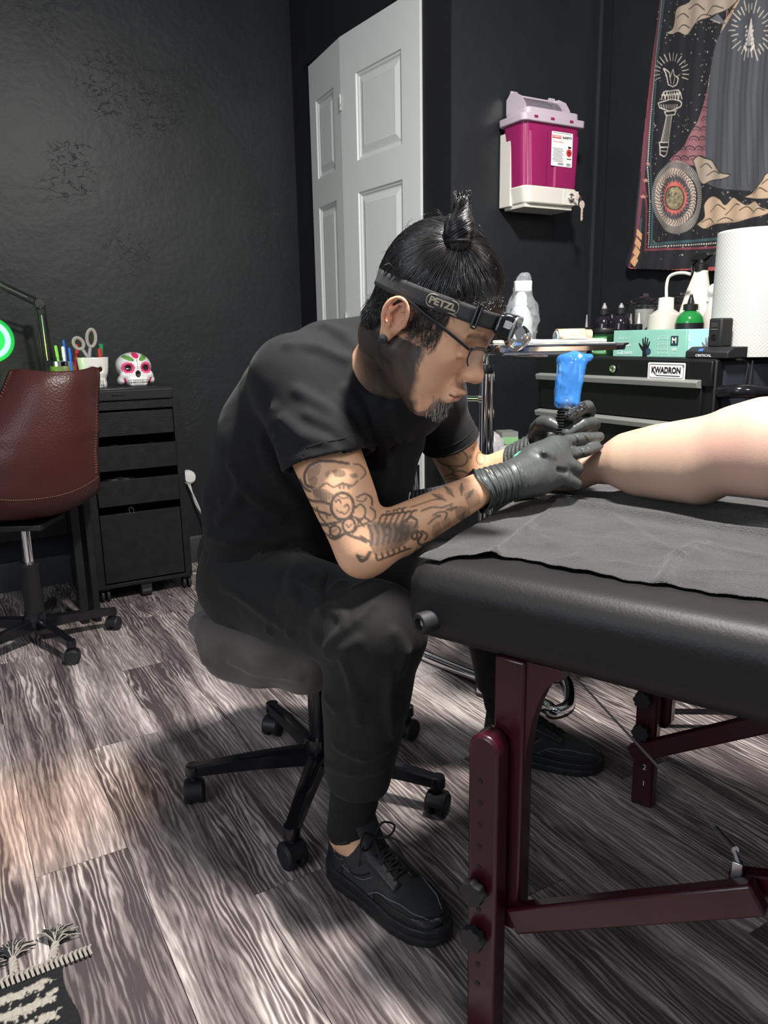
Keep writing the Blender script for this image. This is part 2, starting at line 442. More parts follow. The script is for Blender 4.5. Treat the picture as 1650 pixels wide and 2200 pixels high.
def wall_bump():      # trowel ridges, a cracked skin over the plaster
    nt=M_wall.node_tree;N=nt.nodes;L=nt.links; tc=[n for n in N if n.type=='TEX_COORD'][0]
    mp=N.new('ShaderNodeMapping'); mp.inputs['Scale'].default_value=(1,1,1.6); L.new(tc.outputs['Object'],mp.inputs[0])
    nz=N.new('ShaderNodeTexNoise'); nz.inputs['Scale'].default_value=15; nz.inputs['Detail'].default_value=8; nz.inputs['Distortion'].default_value=.7; L.new(mp.outputs[0],nz.inputs['Vector'])
    ab=N.new('ShaderNodeMath'); ab.operation='SUBTRACT'; ab.inputs[1].default_value=.5; L.new(nz.outputs['Fac'],ab.inputs[0])
    a2=N.new('ShaderNodeMath'); a2.operation='ABSOLUTE'; L.new(ab.outputs[0],a2.inputs[0])
    mr=N.new('ShaderNodeMapRange'); mr.inputs[1].default_value=0;mr.inputs[2].default_value=.014; L.new(a2.outputs[0],mr.inputs[0])
    n2=N.new('ShaderNodeTexNoise'); n2.inputs['Scale'].default_value=2.2; L.new(tc.outputs['Object'],n2.inputs['Vector'])
    m2=N.new('ShaderNodeMapRange'); m2.inputs[1].default_value=.54;m2.inputs[2].default_value=.66; L.new(n2.outputs['Fac'],m2.inputs[0])
    mu=N.new('ShaderNodeMath'); mu.operation='SUBTRACT'; mu.inputs[0].default_value=1; L.new(mr.outputs[0],mu.inputs[1])
    mm=N.new('ShaderNodeMath'); mm.operation='MULTIPLY'; L.new(mu.outputs[0],mm.inputs[0]); L.new(m2.outputs[0],mm.inputs[1])
    bp=N.new('ShaderNodeBump'); bp.inputs['Strength'].default_value=.28; bp.inputs['Distance'].default_value=.005; L.new(mm.outputs[0],bp.inputs['Height'])
    b=N['Principled BSDF']; old=b.inputs['Normal'].links[0].from_socket; L.new(old,bp.inputs['Normal']); L.new(bp.outputs[0],b.inputs['Normal'])
wall_bump()
M_trim=mat('dark_grey_trim',(.030,.033,.037),.5)
M_blk=mat('black_paint_smooth',(.006,.006,.008),.6)
floor=struct('floor',MB().box((.45,1.3,-.03),(1.95,2.35,.024)),M_under)
PW,PL=.182,1.22
pm=bpy.data.meshes.new('plank'); b_=MB().box((0,0,-.003),(PW/2-.0007,PL/2-.0007,.003)); pm.from_pydata(b_.v,[],b_.f); pm.materials.append(M_floor)
x=-1.4; i=0
while x<2.3:
    y=-1.0+(i*.47)%1.22-PL
    while y<3.6:
        y0,y1=max(y,-1.02),min(y+PL,3.6)
        if y1-y0>.05:
            o=bpy.data.objects.new('plank',pm); COL.objects.link(o); o.parent=floor; o.location=(x+PW/2,(y0+y1)/2,RNG.uniform(-.0003,.0003)); o.scale=(1,(y1-y0)/PL,1)
        y+=PL
    x+=PW; i+=1
XS,YB,XC,YA=1.63,2.32,2.30,3.60      # closet side wall, wall with the sharps bin, wall with the tapestry, far wall
DT=2.25; D0,D1=2.495,3.42             # closet opening
struct('wall_back',MB().box((.1,YA+.06,1.4),(1.56,.05,1.42)),M_wall)
# side wall with the closet opening: two piers and a header, one mesh
s=MB(); s.box((XS+.0385,(YB+.003+D0)/2,1.4),(.04,(D0-YB-.003)/2,1.42)); s.box((XS+.04,(D1+YA)/2+.005,1.4),(.04,(YA-D1)/2,1.42)); s.box((XS+.04,(D0+D1)/2,(DT+2.82)/2+.01),(.04,(D1-D0)/2,(2.82-DT)/2))
struct('wall_closet',s,M_blk)
struct('wall_right_back',MB().box(((XS+XC)/2+.05,YB+.05,1.4),((XC-XS)/2+.05,.05,1.42)),M_wall)
struct('wall_right',MB().box((XC+.05,.7,1.4),(.05,1.56,1.42)),M_wall)
# closet interior back, so the gap behind the doors is a closet
struct('wall_closet_inner',MB().box((2.25,2.95,1.2),(.02,.6,1.2)),M_blk)
bb=MB(); bb.prism([(0,0),(.014,0),(.014,.115),(.008,.13),(0,.13)],(-1.4,YA+.01,0),(0,-1,0),(0,0,1),(1,0,0),0,3.02)
struct('baseboard_back',bb,M_trim)
bb=MB(); bb.prism([(0,0),(.014,0),(.014,.115),(.008,.13),(0,.13)],(XC,-.8,0),(-1,0,0),(0,0,1),(0,1,0),0,3.05)
struct('baseboard_right',bb,M_trim)
t=MB(); t.box((XC-.004,YB-.004,1.5),(.004,.004,1.3)); struct('trim_1',t,M_trim)
# bifold closet door: two white moulded leaves, slightly folded
M_door=mat('white_door_paint',(.60,.62,.60),.42,bump=(160,.08,'noise',(8,8,1)))
M_door2=mat('white_door_edge',(.52,.53,.51),.5,var=(60,(.3,.3,.29),.1))
def leaf_mesh(w,h):
    """door leaf in its own plane: u along width, z up, face toward -n. moulded panels are real recesses"""
    mb=MB(); th=.035; pu=[.21*w,.79*w]
    rows=[(.25,.80),(.90,1.62),(1.74,2.06)] if h>2 else [(.2,.9)]
    xs=[0,pu[0],pu[1],w]; zs=[0]+[v for r in rows for v in r]+[h]
    for i in range(3):
        for j in range(len(zs)-1):
            if i==1 and j%2==1: continue
            mb.add([(xs[i],0,zs[j]),(xs[i+1],0,zs[j]),(xs[i+1],0,zs[j+1]),(xs[i],0,zs[j+1])],[(0,1,2,3)])
    for z0,z1 in rows:
        prof=[(0,0),(.004,.006),(.010,.007),(.016,.012),(.022,.012),(.048,.004),(.052,.0045)]
        L=[]
        for ins,dep in prof:
            L.append([(pu[0]+ins,dep,z0+ins),(pu[1]-ins,dep,z0+ins),(pu[1]-ins,dep,z1-ins),(pu[0]+ins,dep,z1-ins)])
        for a,b in zip(L[:-1],L[1:]):
            for k in range(4): mb.add([a[k],a[(k+1)%4],b[(k+1)%4],b[k]],[(0,1,2,3)])
        mb.add(L[-1],[(0,1,2,3)])
    mb.add([(0,0,0),(w,0,0),(w,th,0),(0,th,0),(0,0,h),(w,0,h),(w,th,h),(0,th,h)],[(0,3,2,1),(4,5,6,7),(0,4,7,3),(1,2,6,5),(3,7,6,2)])
    return mb
P0=A([XS-.012,3.405,.012]); fold=onR(735,300,0,1.585)[:2]; fold=A([fold[0],fold[1],.012]); P2=A([XS-.008,2.500,.012])
door=T('door_1',loc=(XS,(D0+D1)/2,0),frame='room',kind='structure')
for a,b in((P0,fold),(fold,P2)):
    d=b-a; w=np.linalg.norm(d[:2]); u=nrm(d); n=A([-u[1],u[0],0]); 
    if n[0]<0: n=-n                       # n points into the closet
    lm=leaf_mesh(w-.003,DT-.03); mm=MB(); mm.add([a+u*v[0]+n*v[1]+A([0,0,v[2]]) for v in lm.v],lm.f)
    door.part('door_leaf',mm,M_door,angle=20)
door.part('hinge',merge(*[MB().cyl(fold+A([-.004,0,z]),fold+A([-.004,0,z+.06]),.004) for z in(.25,1.1,1.95)]),M_door2)
door.part('door_track',MB().box((XS-.004,(D0+D1)/2,DT+.004),(.014,(D1-D0)/2,.012)),M_blk)
# outlet adapter and its cables on the far wall
M_wht=mat('white_plastic',(.75,.75,.72),.35); M_cable=mat('white_cable',(.62,.62,.60),.45)
ad=T('outlet_adapter','round white plug adapter on the black wall beside the drawer cabinet','adapter',(1.0,YA,.42),frame='room')
ad.part('body',MB().lathe([(.001,0),(.03,.0),(.034,.006),(.034,.030),(.03,.036),(.001,.036)],(1.0,YA+.01,.425),ax=(0,-1,0)),M_wht)
ad.part('prong_cover',MB().lathe([(.02,0),(.022,.01),(.001,.012)],(1.0,YA-.026,.425),ax=(0,-1,0)),M_wht)
for k,(lab,pts) in enumerate([('white cable twisting down the wall from the adapter to the floor',[(1.0,3.575,.40),(1.02,3.57,.30),(1.055,3.55,.20),(1.03,3.5,.08),(1.07,3.42,.008),(1.16,3.36,.006)]),
      ('second white cable crossing the first beneath the wall adapter',[(.99,3.575,.40),(1.035,3.56,.27),(1.05,3.53,.15),(1.01,3.48,.05),(.96,3.40,.006),(.90,3.46,.006)])]):
    c=T('cable',lab,'cable',(1.02,3.5,0),frame='room'); c.part('cord',MB().tube(bez(pts,40),.0035,8),M_cable)
ps=T('power_strip','white power strip on the floor between cabinet and stool','power strip',(1.0,3.22,0),frame='room')
ps.part('housing',MB().box((1.0,3.22,.02),(.045,.09,.018)),M_wht,bevel=.004)
ps.part('socket_panel',MB().box((1.0,3.22,.0395),(.03,.085,.002)),M_cable)
# ================================================================ FURNITURE
M_bp=mat('black_plastic',(.012,.012,.013),.38); M_bpm=mat('black_plastic_matt',(.014,.014,.015),.6,bump=(400,.05))
M_bg=mat('black_gloss_metal',(.008,.008,.010),.16,spec=.6); M_chrome=mat('chrome',(.82,.83,.85),.07,metal=1)
M_steel=mat('brushed_steel',(.6,.6,.6),.3,metal=1)
M_mahog=mat('mahogany_lacquer',(.046,.004,.010),.32,coat=.2,var=(14,(.028,.002,.006),.25),bump=(60,.04,'noise',(1,1,.1)))
M_vinyl=mat('black_vinyl',(.012,.0115,.0115),.50,bump=(260,.07,'noise'),bump2=(7,.06,'noise'),spec=.35)
# ---- massage table: width axis SW, length axis LW
SW=nrm(A([.61,.79,0])); LW=nrm(A([.79,-.61,0])); TN=A([.053,1.09,0]); ZT=.735
def tp(l,s,z): return TN+LW*l+SW*s+A([0,0,z])
LEG1=fl(1063,2190,.004)[:2]; LEG1=A([.158,1.0]); LEG2=A([.602,1.592])
table=T('massage_table','black vinyl padded massage table on dark red wooden legs','table',loc=(LEG1[0],LEG1[1],0))
def padf(P):
    Q=P-TN; l=Q@LW; s=Q@SW; z=Q[:,2]
    q=np.stack([np.abs(l-.905)-(.935-.040),np.abs(s-.36)-(.372-.040),np.abs(z-.674)-(.061-.040)],1)
    d=np.linalg.norm(np.maximum(q,0),axis=1)+np.minimum(q.max(1),0)-.040
    return d+.0016*np.sin(l*9+s*4)*np.sin(s*11)
V,F=march([(padf,'+',0)],(-.1,-.15,.58),(2.0,1.8,.78),.010,1)
table.arr('pad',V,F,M_vinyl)
fr=MB(); fr.bar(tp(.07,.20,.604),tp(1.75,.20,.604),.02,.03); fr.bar(tp(.07,.64,.604),tp(1.75,.64,.604),.02,.03); fr.bar(tp(.12,.08,.604),tp(.12,.64,.604),.02,.03); fr.bar(tp(1.0,.08,.604),tp(1.0,.64,.604),.02,.03)
table.part('under_frame',fr,M_mahog,bevel=.003)
def peg(l,s,dirv,z):
    c=tp(l,s,z); ax=nrm(dirv)
    q=table.part('roller_peg',merge(MB().lathe([(.0,0),(.0165,0),(.0165,.030),(.0145,.034),(.009,.034),(.008,.026),(0,.026)],c,24,ax=ax)),M_bpm)
    table.part('bolt_head',MB().lathe([(0,.026),(.0055,.026),(.0045,.029),(0,.030)],c,14,ax=ax),M_steel,parent=q)
peg(.028,.0,-SW*.96-LW*.28,.652)
def table_leg(base,front,holes=True):
    b=A([base[0],base[1],0]); ex=LW; ey=SW
    # upper post with curved gusset
    up=MB(); o=b+SW*.022*front
    poly=[(.036,.62),(.036,.20),(.026,.185),(-.012,.185),(-.012,.62)]
    up.prism([(p[0],p[1]) for p in poly][::-1],o,ex,A([0,0,1]),ey,-.0165,.0165)
    pu=table.part('leg_upper_post',up,M_mahog,bevel=.004)
    g=[(.048,.60)]; n=12
    for k in range(n+1):
        a=k/n; g.append((.048+.085*(1-math.sin(a*math.pi/2)),.60-.17*(1-math.cos(a*math.pi/2))))
    g.append((.048,.43))
    table.part('gusset',MB().prism([(x,z) for x,z in [(.034,.62),(.088,.62)]+[(.034+.054*(1-math.sin(k/12*math.pi/2)),.605-.20*(1-math.cos(k/12*math.pi/2))) for k in range(13)]][::-1],o,ex,A([0,0,1]),ey,-.011,.011),M_mahog,parent=pu,bevel=.002)
    lo=MB(); o2=b-SW*.016*front-LW*.006
    pr=[(-.024,0),(.024,0),(.024,.485)]+[(.024*math.cos(a),.492+.022*math.sin(a)) for a in np.linspace(.25,math.pi-.25,7)]+[(-.024,.485)]
    lo.prism(pr,o2,ex,A([0,0,1]),ey,-.0175,.0175)
    pl=table.part('leg',lo,M_mahog,bevel=.005)
    sgn=-front
    for z in [.10,.134,.163,.231,.302,.336,.371,.408,.442]:
        c=o2+A([0,0,z])+SW*.0176*sgn*1.0-LW*.004
        table.part('bolt_hole',MB().lathe([(0,0),(.0042,0),(.0042,.0006),(0,.0006)],c,12,ax=SW*sgn),M_blk,parent=pl)
    for z in (.188,.267):
        c=o2+A([0,0,z])+SW*.018*sgn-LW*.006
        mb=MB(); n=40; prof=[]
        R_=frame(SW*sgn)
        pts=[((.0185+.0016*math.cos(8*2*math.pi*k/n))*math.cos(2*math.pi*k/n),(.0185+.0016*math.cos(8*2*math.pi*k/n))*math.sin(2*math.pi*k/n)) for k in range(n)]
        mb.prism(pts,c+R_[2]*.006,R_[0],R_[1],R_[2],0,.014); mb.lathe([(.008,0),(.008,.007)],c,12,ax=SW*sgn)
        table.part('height_knob',mb,M_bpm,parent=pl,bevel=.0015)
    return pl
table_leg(LEG1,1); pl2=table_leg(LEG2,1)
for k,(tx,z) in enumerate((('2',.100),('1',.060))):
    table.part('height_mark',textmb(tx,.018,tp(0,0,0)*0+A([LEG2[0],LEG2[1],z])-SW*.0345-LW*.002,LW,(0,0,1)),M_wht,parent=pl2,smooth=False)
b1=onY0=None
def brace(base,l0,z0,l1,z1,off):
    a=A([base[0],base[1],0])+LW*l0+SW*off+A([0,0,z0]); b=A([base[0],base[1],0])+LW*l1+SW*off+A([0,0,z1])
    table.part('brace',MB().bar(a,b,.024,.040,up=(0,0,1)),M_mahog,bevel=.004); return a,b
def lz(base,l,off,py): q=A([base[0],base[1],0])+LW*l+SW*off; return zfor(q[0],q[1],py)
a,b=brace(LEG1,.03,lz(LEG1,.03,.004,1972),.352,lz(LEG1,.352,.004,1925),.004)
brace(LEG1,.315,lz(LEG1,.315,.036,1897),.85,lz(LEG1,.315,.036,1897)+.17,.036)
brace(LEG2,-.03,lz(LEG2,-.03,-.04,1618),.56,lz(LEG2,.30,-.04,1545)*1.9-lz(LEG2,-.03,-.04,1618)*.9,-.04)
nd=b+LW*(-.03)+SW*.016
br=MB(); br.box(nd+A([0,0,.010]),(.006,.005,.014),[LW,SW,(0,0,1)]); br.cyl(nd-SW*.026+A([0,0,-.005]),nd+SW*.03+A([0,0,-.005]),.004)
table.part('brace_bracket',br,M_steel,bevel=.001)
wa=nd+A([0,0,.034]); wb=at(1190,1405,1.75)
cb=table.part('support_cable',MB().tube([wa+(wb-wa)*.05,wb],.0021,8),mat('wire_rope',(.62,.60,.57),.35,metal=.8,bump=(900,.6,'wave')))
table.part('crimp_sleeve',MB().cyl(wa+(wb-wa)*.01,wa+(wb-wa)*.065,.0048),M_steel,parent=cb)
table.part('cable_hook',MB().tube([wa+(wb-wa)*.015,wa-A([0,0,.01]),wa-A([0,0,.03])],.003,8),M_steel,parent=cb)
# floor-level bar and the wing of the far brace
# ---- paper sheet on the table
M_paper=mat('black_nonwoven_sheet',(.062,.062,.063),.66,bump=(420,.7,'voronoi'),var=(14,(.042,.040,.042),.2),sheen=.15,bump2=(16,.35,'noise'))
def unproj(px,py): p=fl(px,py,ZT+.004)-TN; return float(p@LW),float(p@SW)
RID=[]
for (a,b,w,h) in [((1065,1188),(1200,1088),.006,.006),((1190,1082),(1650,1152),.010,.010),((1195,1092),(1250,1070),.006,.004),((1120,1068),(1400,1082),.012,.004),((1420,1250),(1455,1200),.008,.006),((1455,1200),(1510,1168),.010,.005),((1250,1075),(1262,1064),.004,.004),((1500,1235),(1650,1238),.010,.004),((1380,1062),(1650,1118),.012,.006),((1330,1060),(1650,1098),.01,.004),((1062,1190),(1030,1200),.010,.005),((1300,1100),(1420,1180),.012,.0035),((1240,1200),(1330,1150),.014,.003),((1100,1120),(1180,1170),.014,.003),((1520,1180),(1640,1200),.010,.004),((1330,1210),(1400,1225),.010,.003)]:
    RID.append((A(unproj(*a)),A(unproj(*b)),w,h))
edge_px=[(905,1212),(980,1198),(1062,1192),(1120,1200),(1300,1236),(1480,1266),(1650,1292)]
edge=[unproj(*p) for p in edge_px]; el=[e[0] for e in edge]; es=[e[1] for e in edge]
def sheet(u,v):
    l=-.012+u*1.30; lm=.20*np.clip(v*.70-.05,0,.55); l=l-lm*(1-u)**3; s0=float(np.interp(l,el,es))+.0035*math.sin(l*60)+.002*math.sin(l*171+1); s0=max(s0,.012)
    s=s0+v*(.712-s0); p=A([l,s]); z=ZT+.0045+.0016*math.sin(l*9+s*4)*-math.sin(s*11)+.0010*math.sin(l*31+s*17)+.0008*math.sin(s*47-l*13)
    for a,b,w,h in RID:
        d=b-a; t=np.clip((p-a)@d/(d@d),0,1); r=np.linalg.norm(p-a-d*t); z+=h*(math.exp(-(r/w)**2)+.25*math.exp(-(r/(w*3))**2))
    for c,m in ((l,-1),(s-.712,1)):
        pass
    e=max(0,-l-.02); z-=e*e*1.2
    e=max(0,s-.69); z-=e*e*9
    e=max(0,.03-s); z-=e*e*8
    return tp(l,s,z)
paper=T('paper_sheet','crinkled black disposable sheet covering the massage table top','table cover',loc=tp(.4,.36,ZT))
paper.part('sheet',MB().grid(sheet,240,130),M_paper,angle=180,solid=.0008)
tis=T('tissue','small white tissue edge under the gloved hand on the table','tissue',loc=fl(1130,1064,ZT+.006))
def tf(u,v):
    a=fl(1106,1063,ZT+.0105);b=fl(1172,1058,ZT+.0105);c=fl(1105,1071,ZT+.0105);d=fl(1150,1068,ZT+.0105)
    p=(a*(1-u)+b*u)*(1-v)+(c*(1-u)+d*u)*v; p=p.copy(); p[2]+=.001*math.sin(u*19+v*5); return p
tis.part('paper',MB().grid(tf,16,8),M_wht,angle=180,solid=.0012)

# ---- casters and five-star bases
def caster(t,foot,arm_dir,r=.024,m=M_bpm,zt=.066):
    """twin-wheel caster under a point; arm_dir is the wheel's rolling axis"""
    f=A(foot,float); ax=nrm(arm_dir); cr=np.cross(ax,A([0,0,1.]))
    w=MB()
    for sgn in(-1,1):
        w.lathe([(0,.007),(r-.004,.007),(r,.010),(r,.019),(r-.003,.023),(r-.004,.0235),(r-.0055,.0215),(0,.0215)],f+A([0,0,r]),28,ax=ax*sgn)
    c=t.part('caster_wheel',w,m)
    h=MB(); n=12
    pts=[((r+.002)*math.cos(a),(r+.002)*math.sin(a)) for a in np.linspace(-.2,math.pi*.95,n)]+[((r-.004)*math.cos(a),(r-.004)*math.sin(a)) for a in np.linspace(math.pi*.95,-.2,n)]
    h.prism(pts,f+A([0,0,r]),cr,A([0,0,1]),ax,-.019,.019); h.cyl(f+A([0,0,r*1.6])-cr*0,f+A([0,0,zt]),.009)
    t.part('caster_fork',h,M_bp,parent=c,bevel=.001)
def star_base(t,c,feet,m_arm,hub_z=(.075,.13),arm_w=.034,r=.024,end_z=.072,twist=None,chrome_top=False):
    c=A([c[0],c[1],0.])
    t.part('base_hub',MB().lathe([(.028,hub_z[0]-.01),(.040,hub_z[0]),(.040,hub_z[1]-.02),(.036,hub_z[1]),(0,hub_z[1])],c,32),m_arm)
    for i,fp in enumerate(feet):
        f=A([fp[0],fp[1],0.]); d=nrm(f-c); sd=np.cross(d,A([0,0,1.])); mb=MB(); V=[];n=7
        for k in range(n):
            u=k/(n-1); p=c+d*.03+(f-c-d*.02)*u; top=hub_z[1]-.025+(end_z+.012-hub_z[1]+.025)*u+(.004*math.sin(u*3.14)); h=.042*(1-u)+.024*u; w=arm_w/2*(1-.3*u)
            for (x,z) in ((-w,top-h),(-w,top-.004),(-w*.6,top),(w*.6,top),(w,top-.004),(w,top-h)): V.append(p+sd*x+A([0,0,z]))
        F=[(i0*6+j,i0*6+(j+1)%6,(i0+1)*6+(j+1)%6,(i0+1)*6+j) for i0 in range(n-1) for j in range(6)]+[tuple(range(6))[::-1],tuple((n-1)*6+j for j in range(6))]
        mb.add(V,F); mb.lathe([(0,end_z+.013),(w*1.15,end_z+.012),(w*1.3,end_z+.004),(w*1.3,end_z-.012),(w,end_z-.016),(0,end_z-.016)],f,16)
        t.part('base_arm',mb,m_arm,angle=30)
        caster(t,f,twist[i] if twist else sd,r=r,zt=end_z-.01)
# ---- rolling stool under the man
sfeet=[fl(*p)[:2] for p in [(420,1722),(630,1860),(940,1748),(876,1586),(588,1578)]]
sc_=sum(sfeet)/5
stool=T('rolling_stool','black five-star rolling stool with a draped brown-grey seat cover','stool',loc=(sc_[0],sc_[1],0))
star_base(stool,sc_,sfeet,M_bg,hub_z=(.07,.135),arm_w=.040,r=.0285,end_z=.083,twist=[(.97,.2,0),(-.8,-.6,0),(-.9,.45,0),(.75,-.65,0),(.95,-.3,0)])
stool.part('gas_lift',MB().lathe([(.027,.12),(.027,.30),(.018,.302),(.018,.40),(0,.40)],(sc_[0],sc_[1],0),28),M_bg)
scx,scy=-.185,1.655
def seatf(P):
    q=P-A([scx,scy,.420]); r=np.hypot(q[:,0],q[:,1]); an=np.arctan2(q[:,1],q[:,0]); z=q[:,2]
    R_=.228+.035*np.clip((z+.05)/.12,0,1)*(1-np.clip((z-.05)/.08,0,1))+.010*np.sin(an*7+z*16)+.006*np.sin(an*13-z*25+1)
    q2=np.stack([r-R_+.045,np.abs(z)-.070+.045],1)
    return (np.linalg.norm(np.maximum(q2,0),axis=1)+np.minimum(q2.max(1),0)-.045)*.8
folds=[]
M_seat=mat('brown_grey_cotton',(.125,.104,.096),.85,bump=(30,.25,'noise'),bump2=(600,.2,'noise'),var=(9,(.090,.074,.068),.2),sheen=.2)
sops=[(seatf,'+',0)]
for pts in ([(415,1290),(450,1350),(520,1400),(600,1440)],[(430,1250),(500,1330),(590,1385),(690,1400)],[(445,1440),(460,1380),(480,1350)],[(500,1420),(540,1440),(640,1455)],[(430,1330),(425,1370),(440,1420)]):
    W_=[hit(sops,x,y) for x,y in pts]
    if all(w is not None for w in W_): folds.append((chain([w for w in W_],[.007]*len(W_)),'+',.014))
V,F=march(sops+folds,(scx-.31,scy-.31,.32),(scx+.3,scy+.3,.56),.005,2)
stool.arr('seat_cover',V,F,M_seat)
# ---- drawer cabinet by the far wall
M_oak=mat('black_brown_veneer',(.008,.008,.0095),.42,bump=(40,.12,'noise',(1,1,12)),var=(30,(.012,.012,.0135),.15),spec=.35)
x0,x1,yf,yb=.486,.878,3.195,3.56; cz0,cz1=.062,.828
cab=T('drawer_cabinet','black-brown wood grain drawer cabinet on casters against the black wall','cabinet',loc=((x0+x1)/2,(yf+yb)/2,0),frame='room')
m=MB(); tk=.03
for b in (((x0+tk/2),(yf+yb)/2,(cz0+cz1)/2,tk/2,(yb-yf)/2,(cz1-cz0)/2),((x1-tk/2),(yf+yb)/2,(cz0+cz1)/2,tk/2,(yb-yf)/2,(cz1-cz0)/2),((x0+x1)/2,(yf+yb)/2,cz1-.017,(x1-x0)/2-tk,(yb-yf)/2,.017),((x0+x1)/2,(yf+yb)/2,cz0+.008,(x1-x0)/2-tk,(yb-yf)/2,.008),((x0+x1)/2,yb-.005,(cz0+cz1)/2,(x1-x0)/2-tk,.004,(cz1-cz0)/2)): m.box(b[:3],b[3:])
cab.part('carcass',m,M_oak,bevel=.0015)
for (z0,z1,op) in ((.690,.785,0),(.552,.652,.035),(.408,.512,.03),(.085,.372,.0)):
    m=MB(); ix0,ix1=x0+tk+.003,x1-tk-.003; fy=yf-.0-op*.3
    m.box(((ix0+ix1)/2,fy+.009,(z0+z1)/2),((ix1-ix0)/2,.009,(z1-z0)/2))
    for xx in(ix0+.006,ix1-.006): m.box((xx,(fy+.018+yb-.02)/2,(z0+z1)/2-.01),(.006,(yb-.02-fy-.018)/2,(z1-z0)/2-.012))
    m.box(((ix0+ix1)/2,(fy+.018+yb-.02)/2,z0+.006),((ix1-ix0)/2-.014,(yb-.04-fy)/2,.004))
    cab.part('drawer',m,M_oak,bevel=.001)
for xx,yy in((x0+.03,yf+.04),(x1-.02,yf+.04),(x0+.03,yb-.05),(x1-.02,yb-.05)):
    w=MB()
    for k in(-.011,.011): w.lathe([(0,-.006),(.026,-.006),(.028,-.003),(.028,.003),(.026,.006),(0,.006)],(xx+k,yy,.028),22,ax=(1,0,0))
    w.box((xx,yy,.056),(.018,.02,.005)); cab.part('caster',w,M_bpm)
cab.part('fifth_wheel_bracket',merge(MB().box(((x0+x1)/2+.0,yf+.025,.038),(.022,.016,.024)),MB().cyl(((x0+x1)/2-.02,yf+.025,.022),((x0+x1)/2+.02,yf+.025,.022),.02)),M_bpm,bevel=.002)
# things lying in the open drawers
M_clothg=mat('grey_blue_cloth',(.16,.17,.19),.8,bump=(20,.4,'noise'))
for lab,cx,cy,z,w,l in (('grey-blue folded cloth in the third cabinet drawer',.62,3.26,.50,.07,.03),('small grey pouch at the left of the second cabinet drawer',.615,3.27,.635,.035,.03),('dark grey pouch at the right of the second cabinet drawer',.77,3.28,.632,.045,.03)):
    q=T('folded_cloth',lab,'cloth',(cx,cy,z-.04),frame='room')
    mm=MB(); mm.grid(lambda u,v:(cx-w+2*w*u,cy-l+2*l*v,z-.012+.016*math.sin(math.pi*u)**.5*math.sin(math.pi*v)**.5+.004*math.sin(u*17+v*9)),16,12); q.part('cloth',mm,M_clothg,angle=180,solid=.012)
hk=T('metal_hook','small bent steel hook resting in the bottom cabinet drawer','hook',(.645,3.25,.30),frame='room')
hk.part('wire',MB().tube(bez([(.640,3.205,.372),(.638,3.205,.386),(.646,3.205,.394),(.654,3.205,.386),(.656,3.204,.374)],16),.0013,6),M_steel)
# ---- flat black case on the cabinet, mugs and skull on it
bx=T('flat_black_case','flat black case lying on top of the drawer cabinet','case',(.62,3.36,.829),frame='room')
m=MB(); m.box((.648,3.34,.856),(.202,.155,.0255)); bo=bx.part('shell',m,M_bp,bevel=.005)
bx.part('lid_seam',MB().box((.648,3.1840,.868),(.200,.0015,.0022)),mat('seam_grey',(.05,.05,.055),.3),parent=bo)
bx.part('latch',MB().box((.635,3.1835,.855),(.026,.0025,.004)),M_oak,parent=bo,bevel=.001)
ZC=.882
M_ceram=mat('white_glazed_ceramic',(.78,.76,.72),.28,coat=.3,bump=(14,.2,'noise'))
mug=T('skull_mug','white ceramic skull-shaped mug on the black case holding scissors','mug',(.567,3.28,ZC),frame='room')
def mugf(c,R0,H):
    c=A(c)
    def f(P):
        q=P-c; r=np.hypot(q[:,0],q[:,1]*1.05); z=q[:,2]; R_=R0*(.80+.30*np.clip(z/H,0,1)**.6)-.006*np.exp(-((z/H-.28)/.14)**2)
        d=np.maximum(r-R_,np.abs(z-H/2)-H/2)
        return np.maximum(d*.8,-(np.maximum(r-R_+.006,-(z-.006))))
    return f
mc=A([.567,3.28,ZC]); ops=[(mugf(mc,.054,.118),'+',0)]
for sx in(-1,1): ops.append((sph(mc+A([sx*.020,-.056,.070]),.012),'-',.008))
ops.append((sph(mc+A([0,-.057,.05]),.007),'-',.005))
for k in range(-3,4): ops.append((cap(mc+A([k*.009,-.047,.012]),mc+A([k*.009,-.049,.034]),.0035),'+',.002))
V,F=march(ops,mc-A([.09,.09,.01]),mc+A([.09,.09,.14]),.0022,1); mug.arr('cup',V,F,M_ceram)
tin=T('metal_pen_cup','shiny metal cup of pens left of the white skull mug','pen cup',(.462,3.335,ZC),frame='room')
tin.part('cup',MB().lathe([(0,0),(.044,0),(.047,.004),(.047,.105),(.045,.107),(.043,.105),(.043,.006),(0,.006)],(.462,3.335,ZC),32),M_chrome)
tin.part('band',MB().lathe([(.0475,.03),(.0485,.032),(.0485,.085),(.0475,.087)],(.462,3.335,ZC),32),mat('olive_enamel',(.12,.16,.03),.4))
def pen(cx,cy,z0,h,col,lab,cat='pen',r=.0045,tilt=(0,0),grp=None):
    t=T(cat.replace(' ','_'),lab,cat,(cx,cy,z0),frame='room',group=grp)
    a=A([cx,cy,z0]);d=nrm(A([tilt[0],tilt[1],1])); M=mat('pen_'+'_'.join('%d'%(x*100) for x in col),col,.35)
    b=t.part('barrel',MB().tube([a,a+d*(h*.72)],r,10),M)
    t.part('cap',MB().tube([a+d*(h*.72),a+d*(h*.98),a+d*h],[r*1.25,r*1.2,r*.5],10),M,parent=b); return t
zi=ZC+.008
pen(.449,3.30,zi,.16,(.25,.60,.10),'lime green pen at the left of the metal cup',r=.005,tilt=(-.07,0))
pen(.466,3.295,zi,.155,(.8,.8,.8),'white capped pen in the metal cup',r=.0055,tilt=(-.02,0))
pen(.476,3.31,zi,.18,(.02,.12,.55),'blue pen standing tallest in the metal cup',tilt=(-.03,.03))
pen(.486,3.292,zi,.150,(.03,.15,.7),'short blue pen beside the white pen',tilt=(.0,0))
